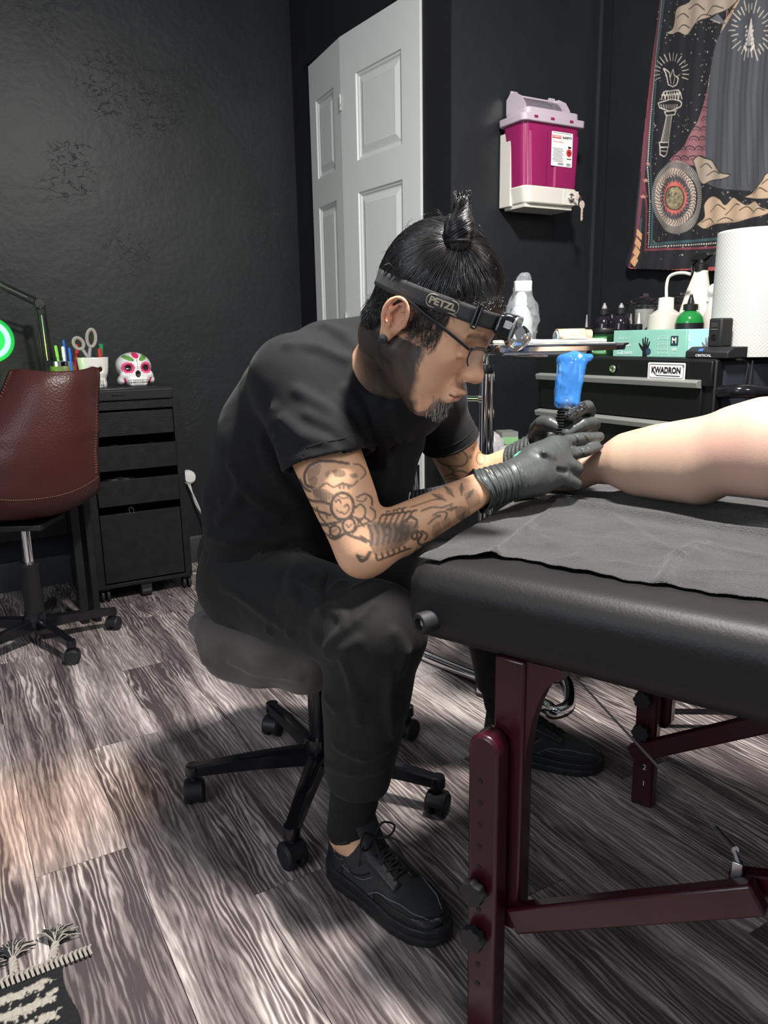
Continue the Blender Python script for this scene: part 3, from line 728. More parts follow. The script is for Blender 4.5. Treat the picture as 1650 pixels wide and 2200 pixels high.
pen(.498,3.31,zi,.155,(.5,.03,.04),'red marker leaning right in the metal cup','marker',.007,(.13,0))
pen(.490,3.33,zi,.165,(.62,.05,.03),'orange-red marker leaning right behind the red marker','marker',.006,(.2,.03))
pen(.455,3.33,zi,.165,(.01,.01,.012),'black pen at the back of the metal cup',tilt=(-.05,.06))
zm=ZC+.008
pen(.585,3.30,zm,.165,(.03,.25,.10),'green marker at the right of the skull mug','marker',.008,(.14,0))
pen(.575,3.29,zm,.160,(.02,.02,.02),'black marker in the skull mug beside the green one','marker',.006,(.09,0))
pen(.562,3.305,zm,.165,(.03,.12,.6),'blue pen behind the scissors in the skull mug',tilt=(.02,.0))
pen(.590,3.28,zm,.145,(.45,.04,.03),'short red marker at the right edge of the skull mug','marker',.007,(.05,0))
scs=T('scissors','grey and tan handled scissors standing in the white skull mug','scissors',(.55,3.27,ZC+.008),frame='room')
M_sh=mat('grey_grip',(.32,.31,.29),.5); M_st=mat('tan_grip',(.42,.30,.16),.5)
def loop(c,rx,rz,rot):
    P=[]
    for k in range(28):
        a=2*math.pi*k/28; x=rx*math.cos(a); z=rz*math.sin(a); P.append(A(c)+A([x*math.cos(rot)-z*math.sin(rot),0,x*math.sin(rot)+z*math.cos(rot)]))
    return P
y_=3.262
for nm,c,rx,rz,rot,b0 in (('left_handle',(.517,y_,1.055),.019,.024,.45,(.548,y_,1.0)),('right_handle',(.567,y_+.004,1.075),.018,.035,-.12,(.552,y_+.004,1.0))):
    hd_=scs.part('handle',MB().tube(loop(c,rx,rz,rot),.0052,10,closed=True),M_sh,label='grey and tan plastic finger loop')
    scs.part('grip_lining',MB().tube(loop(c,rx-.005,rz-.005,rot),.003,8,closed=True,),M_st,parent=hd_)
    dd=nrm(A(b0)-A(c)); hb=MB(); hb.tube([A(c)+dd*rz*.9,A(b0),A([.55,y_,.97])],[.006,.0065,.005],10,flat=.6); scs.part('handle_neck',hb,M_sh,parent=hd_)
scs.part('blades',merge(MB().bar((.547,y_,.985),(.553,y_,ZC+.012),.010,.003,up=(0,1,0)),MB().bar((.553,y_+.004,.985),(.547,y_+.004,ZC+.012),.010,.003,up=(0,1,0))),M_steel)
# ---- painted skull
sk=T('painted_skull','white ceramic skull painted with pink flower eyes and green leaves','skull ornament',(.728,3.30,ZC),frame='room')
kc=A([.728,3.30,ZC])
ops=[(ell(kc+A([0,.01,.078]),(.071,.082,.056)),'+',0),(ell(kc+A([0,-.03,.035]),(.052,.042,.036)),'+',.02)]
for sx in(-1,1):
    ops+=[(ell(kc+A([sx*.035,-.072,.073]),(.017,.018,.017)),'-',.012),(ell(kc+A([sx*.046,-.045,.045]),(.018,.018,.014)),'+',.02),(ell(kc+A([sx*.060,-.02,.022]),(.014,.03,.016)),'+',.02)]
ops+=[(ell(kc+A([0,-.080,.047]),(.009,.014,.013)),'-',.006),(rbox(kc+A([0,-.052,.016]),(.036,.020,.016),.01),'+',.012),(half(kc+A([0,0,.001]),(0,0,-1)),'-',0)]
ops=[o for o in ops[:-1]]
V,F=march(ops,kc-A([.1,.11,.03]),kc+A([.1,.12,.16]),.0016,1); V[:,2]=np.maximum(V[:,2],ZC+.0005)
N_=normals(V,F); c=np.tile(A([.80,.79,.76]),(len(V),1)); q=V-kc; front=q[:,1]<-.005
def near(x,z,r,rz=None): return np.hypot((q[:,0]-x)/r,(q[:,2]-z)/(rz or r))
pink=A([.72,.03,.16]);blk=A([.01,.01,.01]);grn=A([.16,.42,.08]);lp=A([.85,.25,.42])
for sx in(-1,1):
    for k in range(12):
        a=k*math.pi/6; c[(near(sx*.035+.019*math.cos(a),.073+.019*math.sin(a),.0055)<1)&front]=pink
    for k in range(12):
        a=k*math.pi/6; c[(near(sx*.035+.019*math.cos(a),.073+.019*math.sin(a),.0028)<1)&front]=lp
    c[(near(sx*.035,.073,.0175)<1)&front]=pink*.9
    c[(near(sx*.035,.073,.0125)<1)&front]=blk
    u=(q[:,0]-sx*.030);w_=(q[:,2]-.112); a_=sx*-.5; ur=u*math.cos(a_)-w_*math.sin(a_); wr=u*math.sin(a_)+w_*math.cos(a_)
    lf=np.hypot(ur/.019,wr/.0085); c[(lf<1.12)&front]=blk; c[(lf<1)&front]=grn; c[(np.abs(wr)<.0007)&(lf<.9)&front]=blk
    for k in range(4): c[(near(sx*(.052-.002*k),.030-.006*k,.0042)<1)&front]=pink
c[(np.hypot((q[:,0])/.013,(q[:,2]-.122)/.013)<1)&front]=pink
for k in range(7): c[(near(0,.104-k*.0055,.0017)<1)&front]=blk
c[(near(0,.049,.011,.014)<1)&front]=blk
tooth=(np.abs(q[:,0])<.037)&(q[:,2]<.026)&(q[:,2]>.003)&front
ln=(np.abs((q[:,0]/.0062)%1-.5)>.40)|(np.abs(q[:,2]-.0145)<.0011)|(np.abs(q[:,2]-.0255)<.0012)|(np.abs(q[:,2]-.0035)<.001)
c[tooth&ln]=blk*3
M_sk=mat('painted_ceramic',(1,1,1),.25,attr='Col',coat=.4); sk.arr('skull',V,F,M_sk,col=c)
# ---- desk at the left edge
dk=T('desk','black-brown desk at the left picture edge beside the drawer cabinet','desk',(-.15,3.28,0),frame='room')
dt=dk.part('desk_top',MB().box((-.22,3.27,.822),(.685,.28,.017)),M_oak,bevel=.002)
dk.part('side_panel',MB().box((.445,3.27,.402),(.012,.27,.402)),M_oak,bevel=.001)
dk.part('side_panel',MB().box((-.885,3.27,.402),(.012,.27,.402)),M_oak,bevel=.001)
dk.part('back_panel',MB().box((-.22,3.50,.52),(.65,.010,.27)),M_oak)
dk.part('leg_post',MB().box((.40,3.02,.40),(.014,.014,.402)),M_oak)
dk.part('front_rail',MB().box((-.22,3.03,.77),(.65,.012,.033)),M_oak)
# sheet of paper and tablet on desk
sh=T('paper_pad','yellow-green lit paper pad on the desk at the left edge','paper',(.12,3.1,.84),frame='room')
M_pg=mat('pale_paper',(.78,.80,.62),.6)
sh.part('sheets',MB().box((.07,3.12,.853),(.125,.09,.006)),M_pg,bevel=.001)
sh.part('board',MB().box((.07,3.12,.8435),(.14,.105,.003)),mat('grey_board',(.5,.5,.52),.4),bevel=.001)
# ---- lamp with the green glowing ring
lm=T('desk_lamp','black swing-arm desk lamp lit green at the left edge','lamp',(.42,3.50,.84),frame='room')
M_arm=mat('dark_chromed_tube',(.05,.05,.055),.18,metal=.7)
J=onR(85,652,1,3.40);B_=A([.425,3.46,.842]); E_=A([.02,3.30,1.40])
k=nrm(B_-J); sd=A([.018,0,0])
for off in(-1,1):
    lm.part('lower_arm',MB().tube([J+sd*off*.8,B_+A([0,0,.05])+sd*off],.0045,10),M_arm)
    lm.part('upper_arm',MB().tube([J+A([0,0,.012*off]),E_+A([0,0,.012*off])],.0045,10),M_arm)
lm.part('spring',MB().tube([J+(B_-J)*.12+A([0,-.012,0]),J+(B_-J)*.6+A([0,-.012,0])],.0035,8),M_steel)
lm.part('spring',MB().tube([J+(E_-J)*.12+A([0,-.012,0]),J+(E_-J)*.45+A([0,-.012,0])],.0035,8),M_steel)
lm.part('elbow_joint',merge(MB().cyl(J+A([0,-.014,0]),J+A([0,.014,0]),.02),MB().cyl(J+A([.0,-.02,-.016]),J+A([.0,.016,-.016]),.007)),M_bp,bevel=.002)
lm.part('base_clamp',merge(MB().lathe([(.034,0),(.034,.012),(.012,.018),(.010,.055),(0,.055)],(B_[0],B_[1],.8405),24)),M_bp)
RC_=onR(-22,730,1,3.34)
M_gr=mat('green_glow',(.05,.9,.2),.4,emit=((.10,1.0,.30),6))
hd=lm.part('lamp_head',MB().lathe([(.035,0),(.085,0),(.088,-.004),(.088,-.022),(.080,-.028),(.035,-.028)],RC_+A([0,-.0,0]),40,ax=(0,-1,0)),mat('clear_green_rim',(.03,.35,.10),.15,trans=.4))
lm.part('light_ring',MB().tube(loop(RC_+A([0,-.004,0]),.062,.062,0),.010,10,closed=True),M_gr,parent=hd)
lm.part('head_hanger',MB().tube(bez([E_,(E_+RC_)/2+A([-.06,0,.05]),RC_+A([0,.02,.08])],12),.006,8),M_arm)
gl=bpy.data.lights.new('lamp_glow_light','POINT'); gl.energy=.8; gl.color=(.15,1,.25); gl.shadow_soft_size=.06
go=bpy.data.objects.new('lamp_glow_light',gl); COL.objects.link(go); go.location=(RC_[0],RC_[1]-.06,RC_[2])
gl=bpy.data.lights.new('desk_glow_light','POINT'); gl.energy=.8; gl.color=(.75,1,.15); gl.shadow_soft_size=.05
go=bpy.data.objects.new('desk_glow_light',gl); COL.objects.link(go); go.location=(RC_[0]+.0,RC_[1]-.12,RC_[2]-.12)
# ---- brown leather chair
cc=A([-1.255,2.61,0]); ch=T('office_chair','brown leather bucket desk chair on a black five-star base','chair',loc=(cc[0],cc[1],0))
cr_=RM@cc    # chair axes follow the room
def cw(x,y,z): return RM.T@A([cr_[0]+x,cr_[1]+y,z])
def feetc():
    f=[fl(245,1352)[:2],fl(115,1425)[:2]]; a0=[math.atan2(p[1]-cc[1],p[0]-cc[0]) for p in f]; a=a0[0]
    return [A([cc[0]+.262*math.cos(a+k*2*math.pi/5),cc[1]+.262*math.sin(a+k*2*math.pi/5)]) for k in range(5)]
star_base(ch,cc,feetc(),M_bg,hub_z=(.075,.125),arm_w=.036,r=.025,end_z=.072,twist=[(.95,-.2,0),(-.6,-.75,0),(.3,.9,0),(.9,.3,0),(-.3,.9,0)])
ch.part('column_shroud',MB().lathe([(.0,.11),(.033,.11),(.033,.29),(.036,.295),(.036,.305),(.02,.307),(0,.307)],(cc[0],cc[1],0),28),M_bp)
ch.part('gas_lift',MB().lathe([(0,.29),(.0175,.29),(.0175,.425),(.020,.426),(.020,.45),(0,.45)],(cc[0],cc[1],0),28),M_chrome)
ch.part('seat_plate',MB().box(cc+A([0,0,.452]),(.10,.10,.010)),M_bp,bevel=.003)
M_lea=mat('oxblood_leather',(.058,.015,.014),.36,bump=(180,.12,'voronoi'),bump2=(6,.2,'noise'),var=(5,(.042,.012,.011),.2),spec=.4)
prof=[(-.205,.965,.215),(-.222,.93,.228),(-.232,.85,.238),(-.238,.75,.246),(-.232,.66,.252),(-.210,.575,.250),(-.160,.515,.243),(-.08,.488,.238),(.03,.480,.232),(.14,.482,.225),(.205,.486,.20)]
prof=[(y,z,w*k) for (y,z,w),k in zip(prof,[.60,.60,.64,.70,.75,.80,.88,.95,1,1,1])]
pr_=[bez([A(p) for p in prof],40)][0]
def shell(u,v,off=0):
    i=u*(len(pr_)-1); a=int(min(i,len(pr_)-2)); p=pr_[a]*(1-(i-a))+pr_[a+1]*(i-a); y,z,w=p
    s=(v*2-1); k=min(1,max(0,(z-.48)/.4)); x=w*s
    corner=1-(abs(s)**6)*(.05 if u<.06 else .0)
    fwd=(.09*k+.05*(1-k)*(u>.3))*abs(s)**2.4; lift=(1-k)*.06*abs(s)**2.6
    dip=.018*(s*s) if u<.001 else .018*(s*s)*max(0,1-u*6)
    q=A([x,y+fwd,z+lift+ (s*s*.018*max(0,1-u*5)) - .012*max(0,abs(s)-.8)*5*max(0,1-u*12)])
    return cw(q[0]+float(np.interp(q[2],[.48,.70,.97],[.012,.045,.140])),q[1],q[2])
shp=ch.part('seat_shell',MB().grid(shell,64,40),M_lea,angle=180,solid=.022)
def shp_pt(u,v,o=.0125):
    p=shell(u,v);a=shell(min(u+.01,1),v)-p;b=shell(u,min(v+.01,1))-p;n=nrm(np.cross(a,b)); 
    return p+n*o*(1 if (n@(CPOS-p))>0 else -1)
M_thr=mat('stitch_thread',(.30,.14,.10),.7)
st=MB()
for k in range(60):
    v0=.01+.98*k/60; st.tube([shp_pt(.50,v0),shp_pt(.50,v0+.009)],.0009,5)
for side in(.03,.97):
    for k in range(40):
        u0=.03+.45*k/40; st.tube([shp_pt(u0,side-.012),shp_pt(u0+.005,side+.006)],.0008,5)
q=ch.part('stitching',st,M_thr,parent=shp,kind='stuff')
# ---- striped rug with tassels at the lower left
rg=T('striped_rug','black and cream striped woven rug with tassels on the floor','rug',(-.3,1.0,0),frame='room')
ry=1.272; rx=.072; rw=.95; rl=.9
def rugp(u,v):
    x=rx-.006*math.sin(v*30)-u*rw; y=ry-v*rl+.010*math.sin(u*7)-u*.0
    h=.006+.0018*math.sin(v*rl/.0085*math.pi)*(1 if 1 else 0)+.0012*math.sin(x*420+math.sin(y*300))
    return (x,y,h)
mb=MB().grid(rugp,300,300); V=A(mb.v); 
rug=rg.part('woven_field',mb,mat('rug_weave',(1,1,1),.95,attr='Col',bump=(500,.6,'noise')),angle=180)
a=rug.data.color_attributes.new('Col','FLOAT_COLOR','POINT')
d=ry-V[:,1]; e=rx-V[:,0]; per=.040; ph=(d+.004*np.sin(e*60)+.003*np.sin(e*213+d*50)+.003*np.sin(e*431))
st_=((ph-.022)/per)%1; nz=np.sin(e*900+np.sin(d*700)*2)*np.sin(d*1100+e*300)
cream=(st_<.5+.10*nz)&(e>.022+.006*np.sin(d*300))&(d>.024)
cream|=(nz>.86)&(e>.03)&(d>.03)
cc3=np.where(cream[:,None],A([.46,.42,.36])*(1+.16*nz[:,None]),A([.012,.012,.014]))
cb_=np.ones((len(V),4),np.float32);cb_[:,:3]=cc3;a.data.foreach_set('color',cb_.ravel())
# corded header of the rug and braided tassels
M_cord=mat('cream_cord',(.44,.40,.35),.9,bump=(800,.5,'noise')); M_cordk=mat('dark_cord',(.02,.022,.025),.9)
hc=MB()
for k in range(130):
    x=rx+.045-k*.0078
    hc.tube(bez([(x,ry-.010,.006),(x-.002,ry+.003,.011),(x+.002,ry+.014,.006)],6),.0026,6)
rg.part('corded_header',hc,M_cord,kind='stuff')
def tassel(x,y,dx,seed):
    r=np.random.default_rng(seed); d=nrm(A([dx,1,0])); sd=A([d[1],-d[0],0]); a=A([x,y,.007])
    br=MB()
    for ph in(0,2.1,4.2):
        br.tube([a+d*(t*.038)+sd*.0045*math.sin(t*9+ph)+A([0,0,.003*math.cos(t*9+ph)]) for t in np.linspace(0,1,16)],.0034,6)
    t1=rg.part('tassel',br,M_cord); k=a+d*.038
    lt=MB();dk_=MB()
    for i in range(70):
        an=r.uniform(-.95,1.25); L=r.uniform(.026,.048); e_=k+(d*math.cos(an)+sd*math.sin(an))*L; mid=(k+e_)/2+A([0,0,r.uniform(.003,.014)]); e_=e_+A([0,0,r.uniform(-.002,.004)])
        (lt if i%2 else dk_).tube(bez([k,mid,e_],5),.0011,5)
    rg.part('light_strands',lt,M_cord,parent=t1,kind='stuff'); rg.part('dark_strands',dk_,M_cordk,parent=t1,kind='stuff')
    rg.part('knot',MB().lathe([(0,-.006),(.006,-.003),(.006,.003),(0,.006)],k,12),M_cord,parent=t1)
tz=[(fl(118,2048),-.0),(fl(40,2072),.0)]
for i,(x,dx) in enumerate(((.055,.30),(-.005,.02),(-.075,.5),(-.14,-.1),(-.21,.2),(-.29,-.2),(-.37,.1))): tassel(x,ry+.012,dx,i)
# ================================================================ TOOL CART AND WHAT STANDS ON IT
CX,CY0,CY1,CZ=1.80,1.345,2.045,.985
ROOMY=A([0,-1.,0]); UPZ=A([0,0,1.])
def fx(px,py,x=CX): return onR(px,py,0,x)
M_cart=mat('black_powder_coat',(.006,.006,.007),.40,bump=(300,.05),spec=.5)
M_alu=mat('grey_drawer_pull',(.30,.31,.29),.45,metal=.3)
cart=T('tool_cart','black steel tool cart with grey drawer pulls and white name plate','tool cart',(CX+.23,(CY0+CY1)/2,0),frame='room')
zb=.30
m=MB(); m.box((CX+.23,(CY0+CY1)/2,(zb+CZ)/2),(.23,(CY1-CY0)/2,(CZ-zb)/2)); body=cart.part('cabinet_body',m,M_cart,bevel=.004)
m=MB(); m.box((CX+.23,CY0+.018,.185),(.21,.012,.12)); m.box((CX+.40,CY1-.018,.185),(.04,.012,.12)); m.box((CX+.43,(CY0+CY1)/2,.185),(.012,(CY1-CY0)/2-.02,.12))
cart.part('lower_frame',m,M_cart,bevel=.003)
for yy in(CY0+.05,CY1-.05):
    w=MB(); w.lathe([(0,-.013),(.028,-.013),(.031,-.008),(.031,.008),(.028,.013),(0,.013)],(CX+.41,yy,.031),24,ax=(0,1,0)); w.box((CX+.41,yy,.064),(.026,.02,.006)); cart.part('caster',w,M_bpm)
w=MB(); w.lathe([(0,-.013),(.028,-.013),(.031,-.008),(.031,.008),(.028,.013),(0,.013)],(CX+.05,CY0+.05,.031),24,ax=(0,1,0)); w.box((CX+.05,CY0+.05,.064),(.026,.02,.006)); cart.part('caster',w,M_bpm)
zlid=fx(1340,826-12)[2]
top=MB(); top.box((CX-.004,(CY0+CY1)/2,CZ-.036),(.008,(CY1-CY0)/2-.004,.034)); lid=cart.part('top_panel',top,M_cart,bevel=.003)
cart.part('top_mat',MB().box((CX+.23,(CY0+CY1)/2,CZ+.0015),(.222,(CY1-CY0)/2-.008,.0015)),M_bpm)
CZT=CZ+.0035
hz=[.921,.800,.690,.58,.47]; dy0,dy1=CY0+.035,CY1-.022
for i,z in enumerate(hz):
    zlo=(hz[i+1]+.016) if i+1<len(hz) else .36
    d=cart.part('drawer',MB().box((CX-.002,(dy0+dy1)/2,(z-.002+zlo)/2),(.006,(dy1-dy0)/2,(z-zlo)/2)),M_cart,bevel=.002)
    p=MB(); p.prism([(0,-.012),(-.020,-.010),(-.024,.004),(-.022,.008),(0,.012)],(CX-.008,dy0,z),(1,0,0),(0,0,1),(0,1,0),0,dy1-dy0)
    cart.part('drawer_pull',p,M_alu,parent=d,bevel=.0008,label='grey aluminium pull strip')
# white name plate
pc=fx(1431.5,797.5,CX-.016); pw,ph=.128,.047
M_pl=mat('plate_white',(.80,.80,.80),.3); M_ink=mat('print_black',(.01,.01,.012),.5)
def plate(c,w,h,m,name='name_plate',t=.0015,r=.004,par=None):
    return cart.part(name,MB().prism(rrect(w,h,r),A(c),ROOMY,UPZ,A([-1.,0,0]),0,t),m,parent=par)
pn=plate(pc,pw,ph,M_pl)
rim=MB(); a_=[A(pc)+ROOMY*x+UPZ*y+A([-.0018,0,0]) for x,y in rrect(pw-.010,ph-.010,.004)]; rim.tube(a_,.0006,5,closed=True); cart.part('plate_border',rim,M_ink,parent=pn)
cart.part('lettering',merge(textmb('KWADRON',.023,A(pc)+A([-.0018,0,.002]),ROOMY,UPZ,bold=.0010,width=.100),MB().box(A(pc)+A([-.0018,-.008,-.0125]),(.0004,.040,.0010)),MB().box(A(pc)+A([-.0018,.036,-.0095]),(.0004,.006,.0009),[(1,0,0),(0,.8,.5),(0,-.5,.8)])),M_ink,parent=pn,smooth=False)
cart.part('registered_mark',textmb('®',.009,A(pc)+A([-.0018,-.058,.014]),ROOMY,UPZ),M_ink,parent=pn,smooth=False)
# second plate, mostly hidden by the wrapped machine
p2=fx(1222,795,CX-.016); q=plate(p2,.110,.040,M_ink)
rim=MB(); rim.tube([A(p2)+ROOMY*x+UPZ*y+A([-.0018,0,0]) for x,y in rrect(.104,.036,.003)],.0008,5,closed=True); cart.part('plate_border',rim,M_pl,parent=q)
cart.part('lettering',merge(textmb('E',.024,A(p2)+A([-.0018,.036,.004]),ROOMY,UPZ,bold=.0008),textmb('U.S.',.007,A(p2)+A([-.0018,.036,-.011]),ROOMY,UPZ)),M_pl,parent=q,smooth=False)
lk=fx(1317,792,CX-.016); l1=cart.part('lock',MB().lathe([(0,0),(.0115,0),(.0115,.003),(.010,.005),(.0075,.005),(.0075,.0035),(0,.0035)],lk,24,ax=(-1,0,0)),M_steel)
cart.part('keyhole',MB().box(A(lk)+A([-.0042,0,0]),(.0004,.0009,.004)),M_ink,parent=l1)
# end face: push handle, trailing cables and a tray lip
hb=MB(); hb.tube(bez([(CX+.02,CY0-.0,.90),(CX+.03,CY0-.06,.905),(CX+.12,CY0-.085,.90),(CX+.30,CY0-.09,.905),(CX+.43,CY0-.06,.905),(CX+.44,CY0,.90)],30),[.024]*4+[.017]*100 if False else .018,14)
cart.part('push_handle',hb,M_bg)
cart.part('end_panel',MB().box((CX+.235,CY0-.003,.66),(.205,.003,.31)),mat('blue_black_gloss',(.035,.040,.055),.35,spec=.6))
cl=MB(); cl.tube(bez([(CX+.115,CY0-.012,CZ-.01),(CX+.108,CY0-.014,CZ-.06),(CX+.112,CY0-.014,CZ-.085),(CX+.122,CY0-.014,CZ-.07),(CX+.132,CY0-.012,CZ-.01)],24),.0016,6); cl.tube(bez([(CX+.132,CY0-.012,CZ-.005),(CX+.128,CY0-.014,CZ-.08),(CX+.118,CY0-.014,CZ-.16),(CX+.112,CY0-.014,.65)],20),.003,6)
cbt=T('charger_cable','thin black cable hanging down the end of the tool cart','cable',(CX+.12,CY0-.02,.65),frame='room'); cbt.part('cord',cl,M_bp)
# black steel floor bar
fb=T('floor_bar','thin black metal bar low over the floor beyond the table leg','metal bar',(1.72,1.40,0),frame='room')
g0=onR(1405,1528,0,1.66);g1=onR(1600,1529,0,1.79)
fb.part('bar',MB().bar(tuple(RM@fl(1400,1528,.055)),tuple(RM@fl(1600,1530,.055)),.018,.010),M_bg,bevel=.002)
for p_ in(tuple((RM@fl(1415,1528,.055))[:2]),tuple((RM@fl(1590,1530,.055))[:2])): fb.part('foot',MB().cyl((p_[0],p_[1],0),(p_[0],p_[1],.052),.008),M_bp)

# ---- goods on the cart
def base_at(px,x): p=onR(px,700,0,x); return A([p[0],p[1],CZT])
def hgt(px,py,x): return onR(px,py,0,x)[2]-CZT
def wid(px0,px1,x): return abs(onR(px0,700,0,x)[1]-onR(px1,700,0,x)[1])
M_tint=mat('teal_card',(.27,.56,.46),.5,var=(30,(.25,.53,.44),.1)); M_tintb=mat('aqua_card',(.40,.70,.74),.5)
def glovebox(lab,px0,px1,x,m,grp='glove boxes on the tool cart'):
    y1=fx(px0,750,x)[1]; y0=y1-.232 if px1 is None else fx(px1,750,x)[1]
    t=T('glove_box',lab,'glove box',(x+.06,(y0+y1)/2,CZT),frame='room',group=grp); H=.078
    b=t.part('carton',MB().box((x+.06,(y0+y1)/2,CZT+H/2),(.06,(y1-y0)/2,H/2)),m,bevel=.0015)
    sl=MB(); sl.prism([(.05*math.cos(a),.018*math.sin(a)) for a in np.linspace(0,2*math.pi,28)[:-1]],(x+.06,(y0+y1)/2,CZT+H),(0,1,0),(1,0,0),(0,0,-1),-.0006,.0002)
    t.part('dispensing_slot',sl,M_ink,parent=b); return t,b,y0,y1,H
def hand_print(t,b,c,s,m):
    P=[(-.30,-1),(-.28,-.3),(-.62,.10),(-.80,.42),(-.70,.50),(-.50,.28),(-.30,.12),(-.36,.62),(-.38,.92),(-.26,.94),(-.18,.62),(-.14,.28),(-.10,.66),(-.08,1.05),(.05,1.05),(.06,.66),(.08,.28),(.16,.62),(.22,.96),(.34,.92),(.30,.60),(.26,.22),(.38,.46),(.48,.66),(.58,.60),(.48,.28),(.40,-.05),(.30,-.4),(.26,-1)]
    t.part('hand_print',MB().prism([(x*s,y*s) for x,y in P][::-1],c,ROOMY,UPZ,A([-1.,0,0]),0,.0003),m,parent=b,smooth=False)
xg=CX+.045
t,b,y0,y1,H=glovebox('long teal nitrile glove box at the front of the cart',1317,1473,xg,M_tint)
fxg=xg-.0006
def gp(px,py): return fx(px,py,fxg)
M_gw=mat('print_pale',(.72,.85,.78),.5)
t.part('lettering',merge(textmb('Nitrile',.0185,gp(1341,740),ROOMY,UPZ,bold=.0003,width=.050),textmb('Gloves',.0185,gp(1342,757),ROOMY,UPZ,bold=.0003,width=.060),textmb('5 MIL BLACK',.006,gp(1338,727),ROOMY,UPZ,width=.036),textmb('100',.012,gp(1448,751),ROOMY,UPZ,bold=.0003),textmb('COUNT',.0045,gp(1448,760),ROOMY,UPZ)),M_gw,parent=b,smooth=False)
hand_print(t,b,gp(1386,745)+A([0,0,-.004]),.031,M_ink)
t.part('size_patch',MB().prism(rrect(.026,.027,.002),gp(1449,732),ROOMY,UPZ,A([-1.,0,0]),0,.0004),mat('print_navy',(.02,.05,.06),.5),parent=b,smooth=False)
t.part('size_letter',textmb('M',.022,gp(1449,732)+A([-.0008,0,0]),ROOMY,UPZ,bold=.0006),M_wht,parent=b,smooth=False)
sd_=gp(1393,755); t.part('seal_print',MB().prism([(.0095*math.cos(a),.0095*math.sin(a)) for a in np.linspace(0,6.283,24)[:-1]],sd_+A([-.0004,0,0]),ROOMY,UPZ,A([-1.,0,0]),0,.0003),mat('print_navy2',(.03,.06,.12),.5),parent=b,smooth=False)
rm=MB(); 
for k,py in enumerate((726,738,748,757)):
    rm.tube([gp(1424,py)+ROOMY*x+UPZ*y+A([-.0003,0,0]) for x,y in rrect(.033,.0085,.001)],.0003,4,closed=True)
for k,(py,w_) in enumerate(((726,'LATEX FREE'),(738,'POWDER FREE'),(748,'NON-STERILE'),(757,'AMBIDEXTROUS'))): rm=merge(rm,textmb(w_,.0042,gp(1424,py),ROOMY,UPZ,width=.024))
t.part('feature_boxes',rm,M_gw,parent=b,smooth=False)
xg2=CX+.055
t,b,y0b,y1b,H=glovebox('short aqua glove box behind the black power supply',1474,1529,xg2,M_tintb)
fxg=xg2-.0006; hand_print(t,b,gp(1521,742)+A([0,0,-.004]),.026,M_clothg)
t.part('lettering',textmb('150',.012,gp(1484,748),ROOMY,UPZ),M_wht,parent=b,smooth=False)
t.part('print_mark',merge(*[MB().prism([(.004*math.cos(a),.005*math.sin(a)) for a in np.linspace(0,6.283,14)[:-1]],gp(1480,y),ROOMY,UPZ,A([-1.,0,0]),0,.0003) for y in(722,730)]),M_wht,parent=b,smooth=False)
# power supply with upright battery
xp=CX+.02; pa=fx(1478,765,xp);pb=fx(1570,765,xp)
py0,py1=pb[1],pa[1]
t=T('power_supply','black tattoo power supply dock with upright battery by the paper towels','power supply',(xp+.04,(py0+py1)/2,CZT),frame='room')
m=MB(); m.prism([(-.012,0),(-.012,.018),(.012,.030),(.07,.030),(.07,0)],(xp,py0,CZT),(1,0,0),(0,0,1),(0,1,0),0,py1-py0); b=t.part('dock',m,M_bpm,bevel=.003)
t.part('lettering',textmb('CRITICAL',.0088,fx(1511,764,xp-.0125),ROOMY,UPZ,bold=.0002,width=.050),M_pl,parent=b,smooth=False)
bc=fx(1545,720,xp+.03); bt=t.part('battery',MB().box((xp+.035,bc[1],CZT+.030+.037),(.024,.0205,.038)),M_bpm,bevel=.005)
t.part('battery_display',MB().box((xp+.0105,bc[1]+.002,CZT+.087),(.0008,.010,.006)),mat('display_grey',(.04,.045,.045),.15),parent=bt)
t.part('battery_line',MB().box((xp+.0105,bc[1]+.002,CZT+.076),(.0006,.010,.0007)),M_alu,parent=bt)
t.part('battery_dial',MB().lathe([(.007,0),(.008,.001),(.008,.0015),(.006,.001),(0,.001)],(xp+.0112,bc[1]+.002,CZT+.055),20,ax=(-1,0,0)),M_bg,parent=bt)
t.part('blue_mark',MB().prism([(-.010,-.003),(-.004,.004),(.010,.004),(.004,-.003)],fx(1509,752,xp-.006)+A([-.004,0,.0]),ROOMY,UPZ,A([-1.,0,0]),0,.0012),mat('blue_tape',(.10,.25,.75),.5),parent=b)
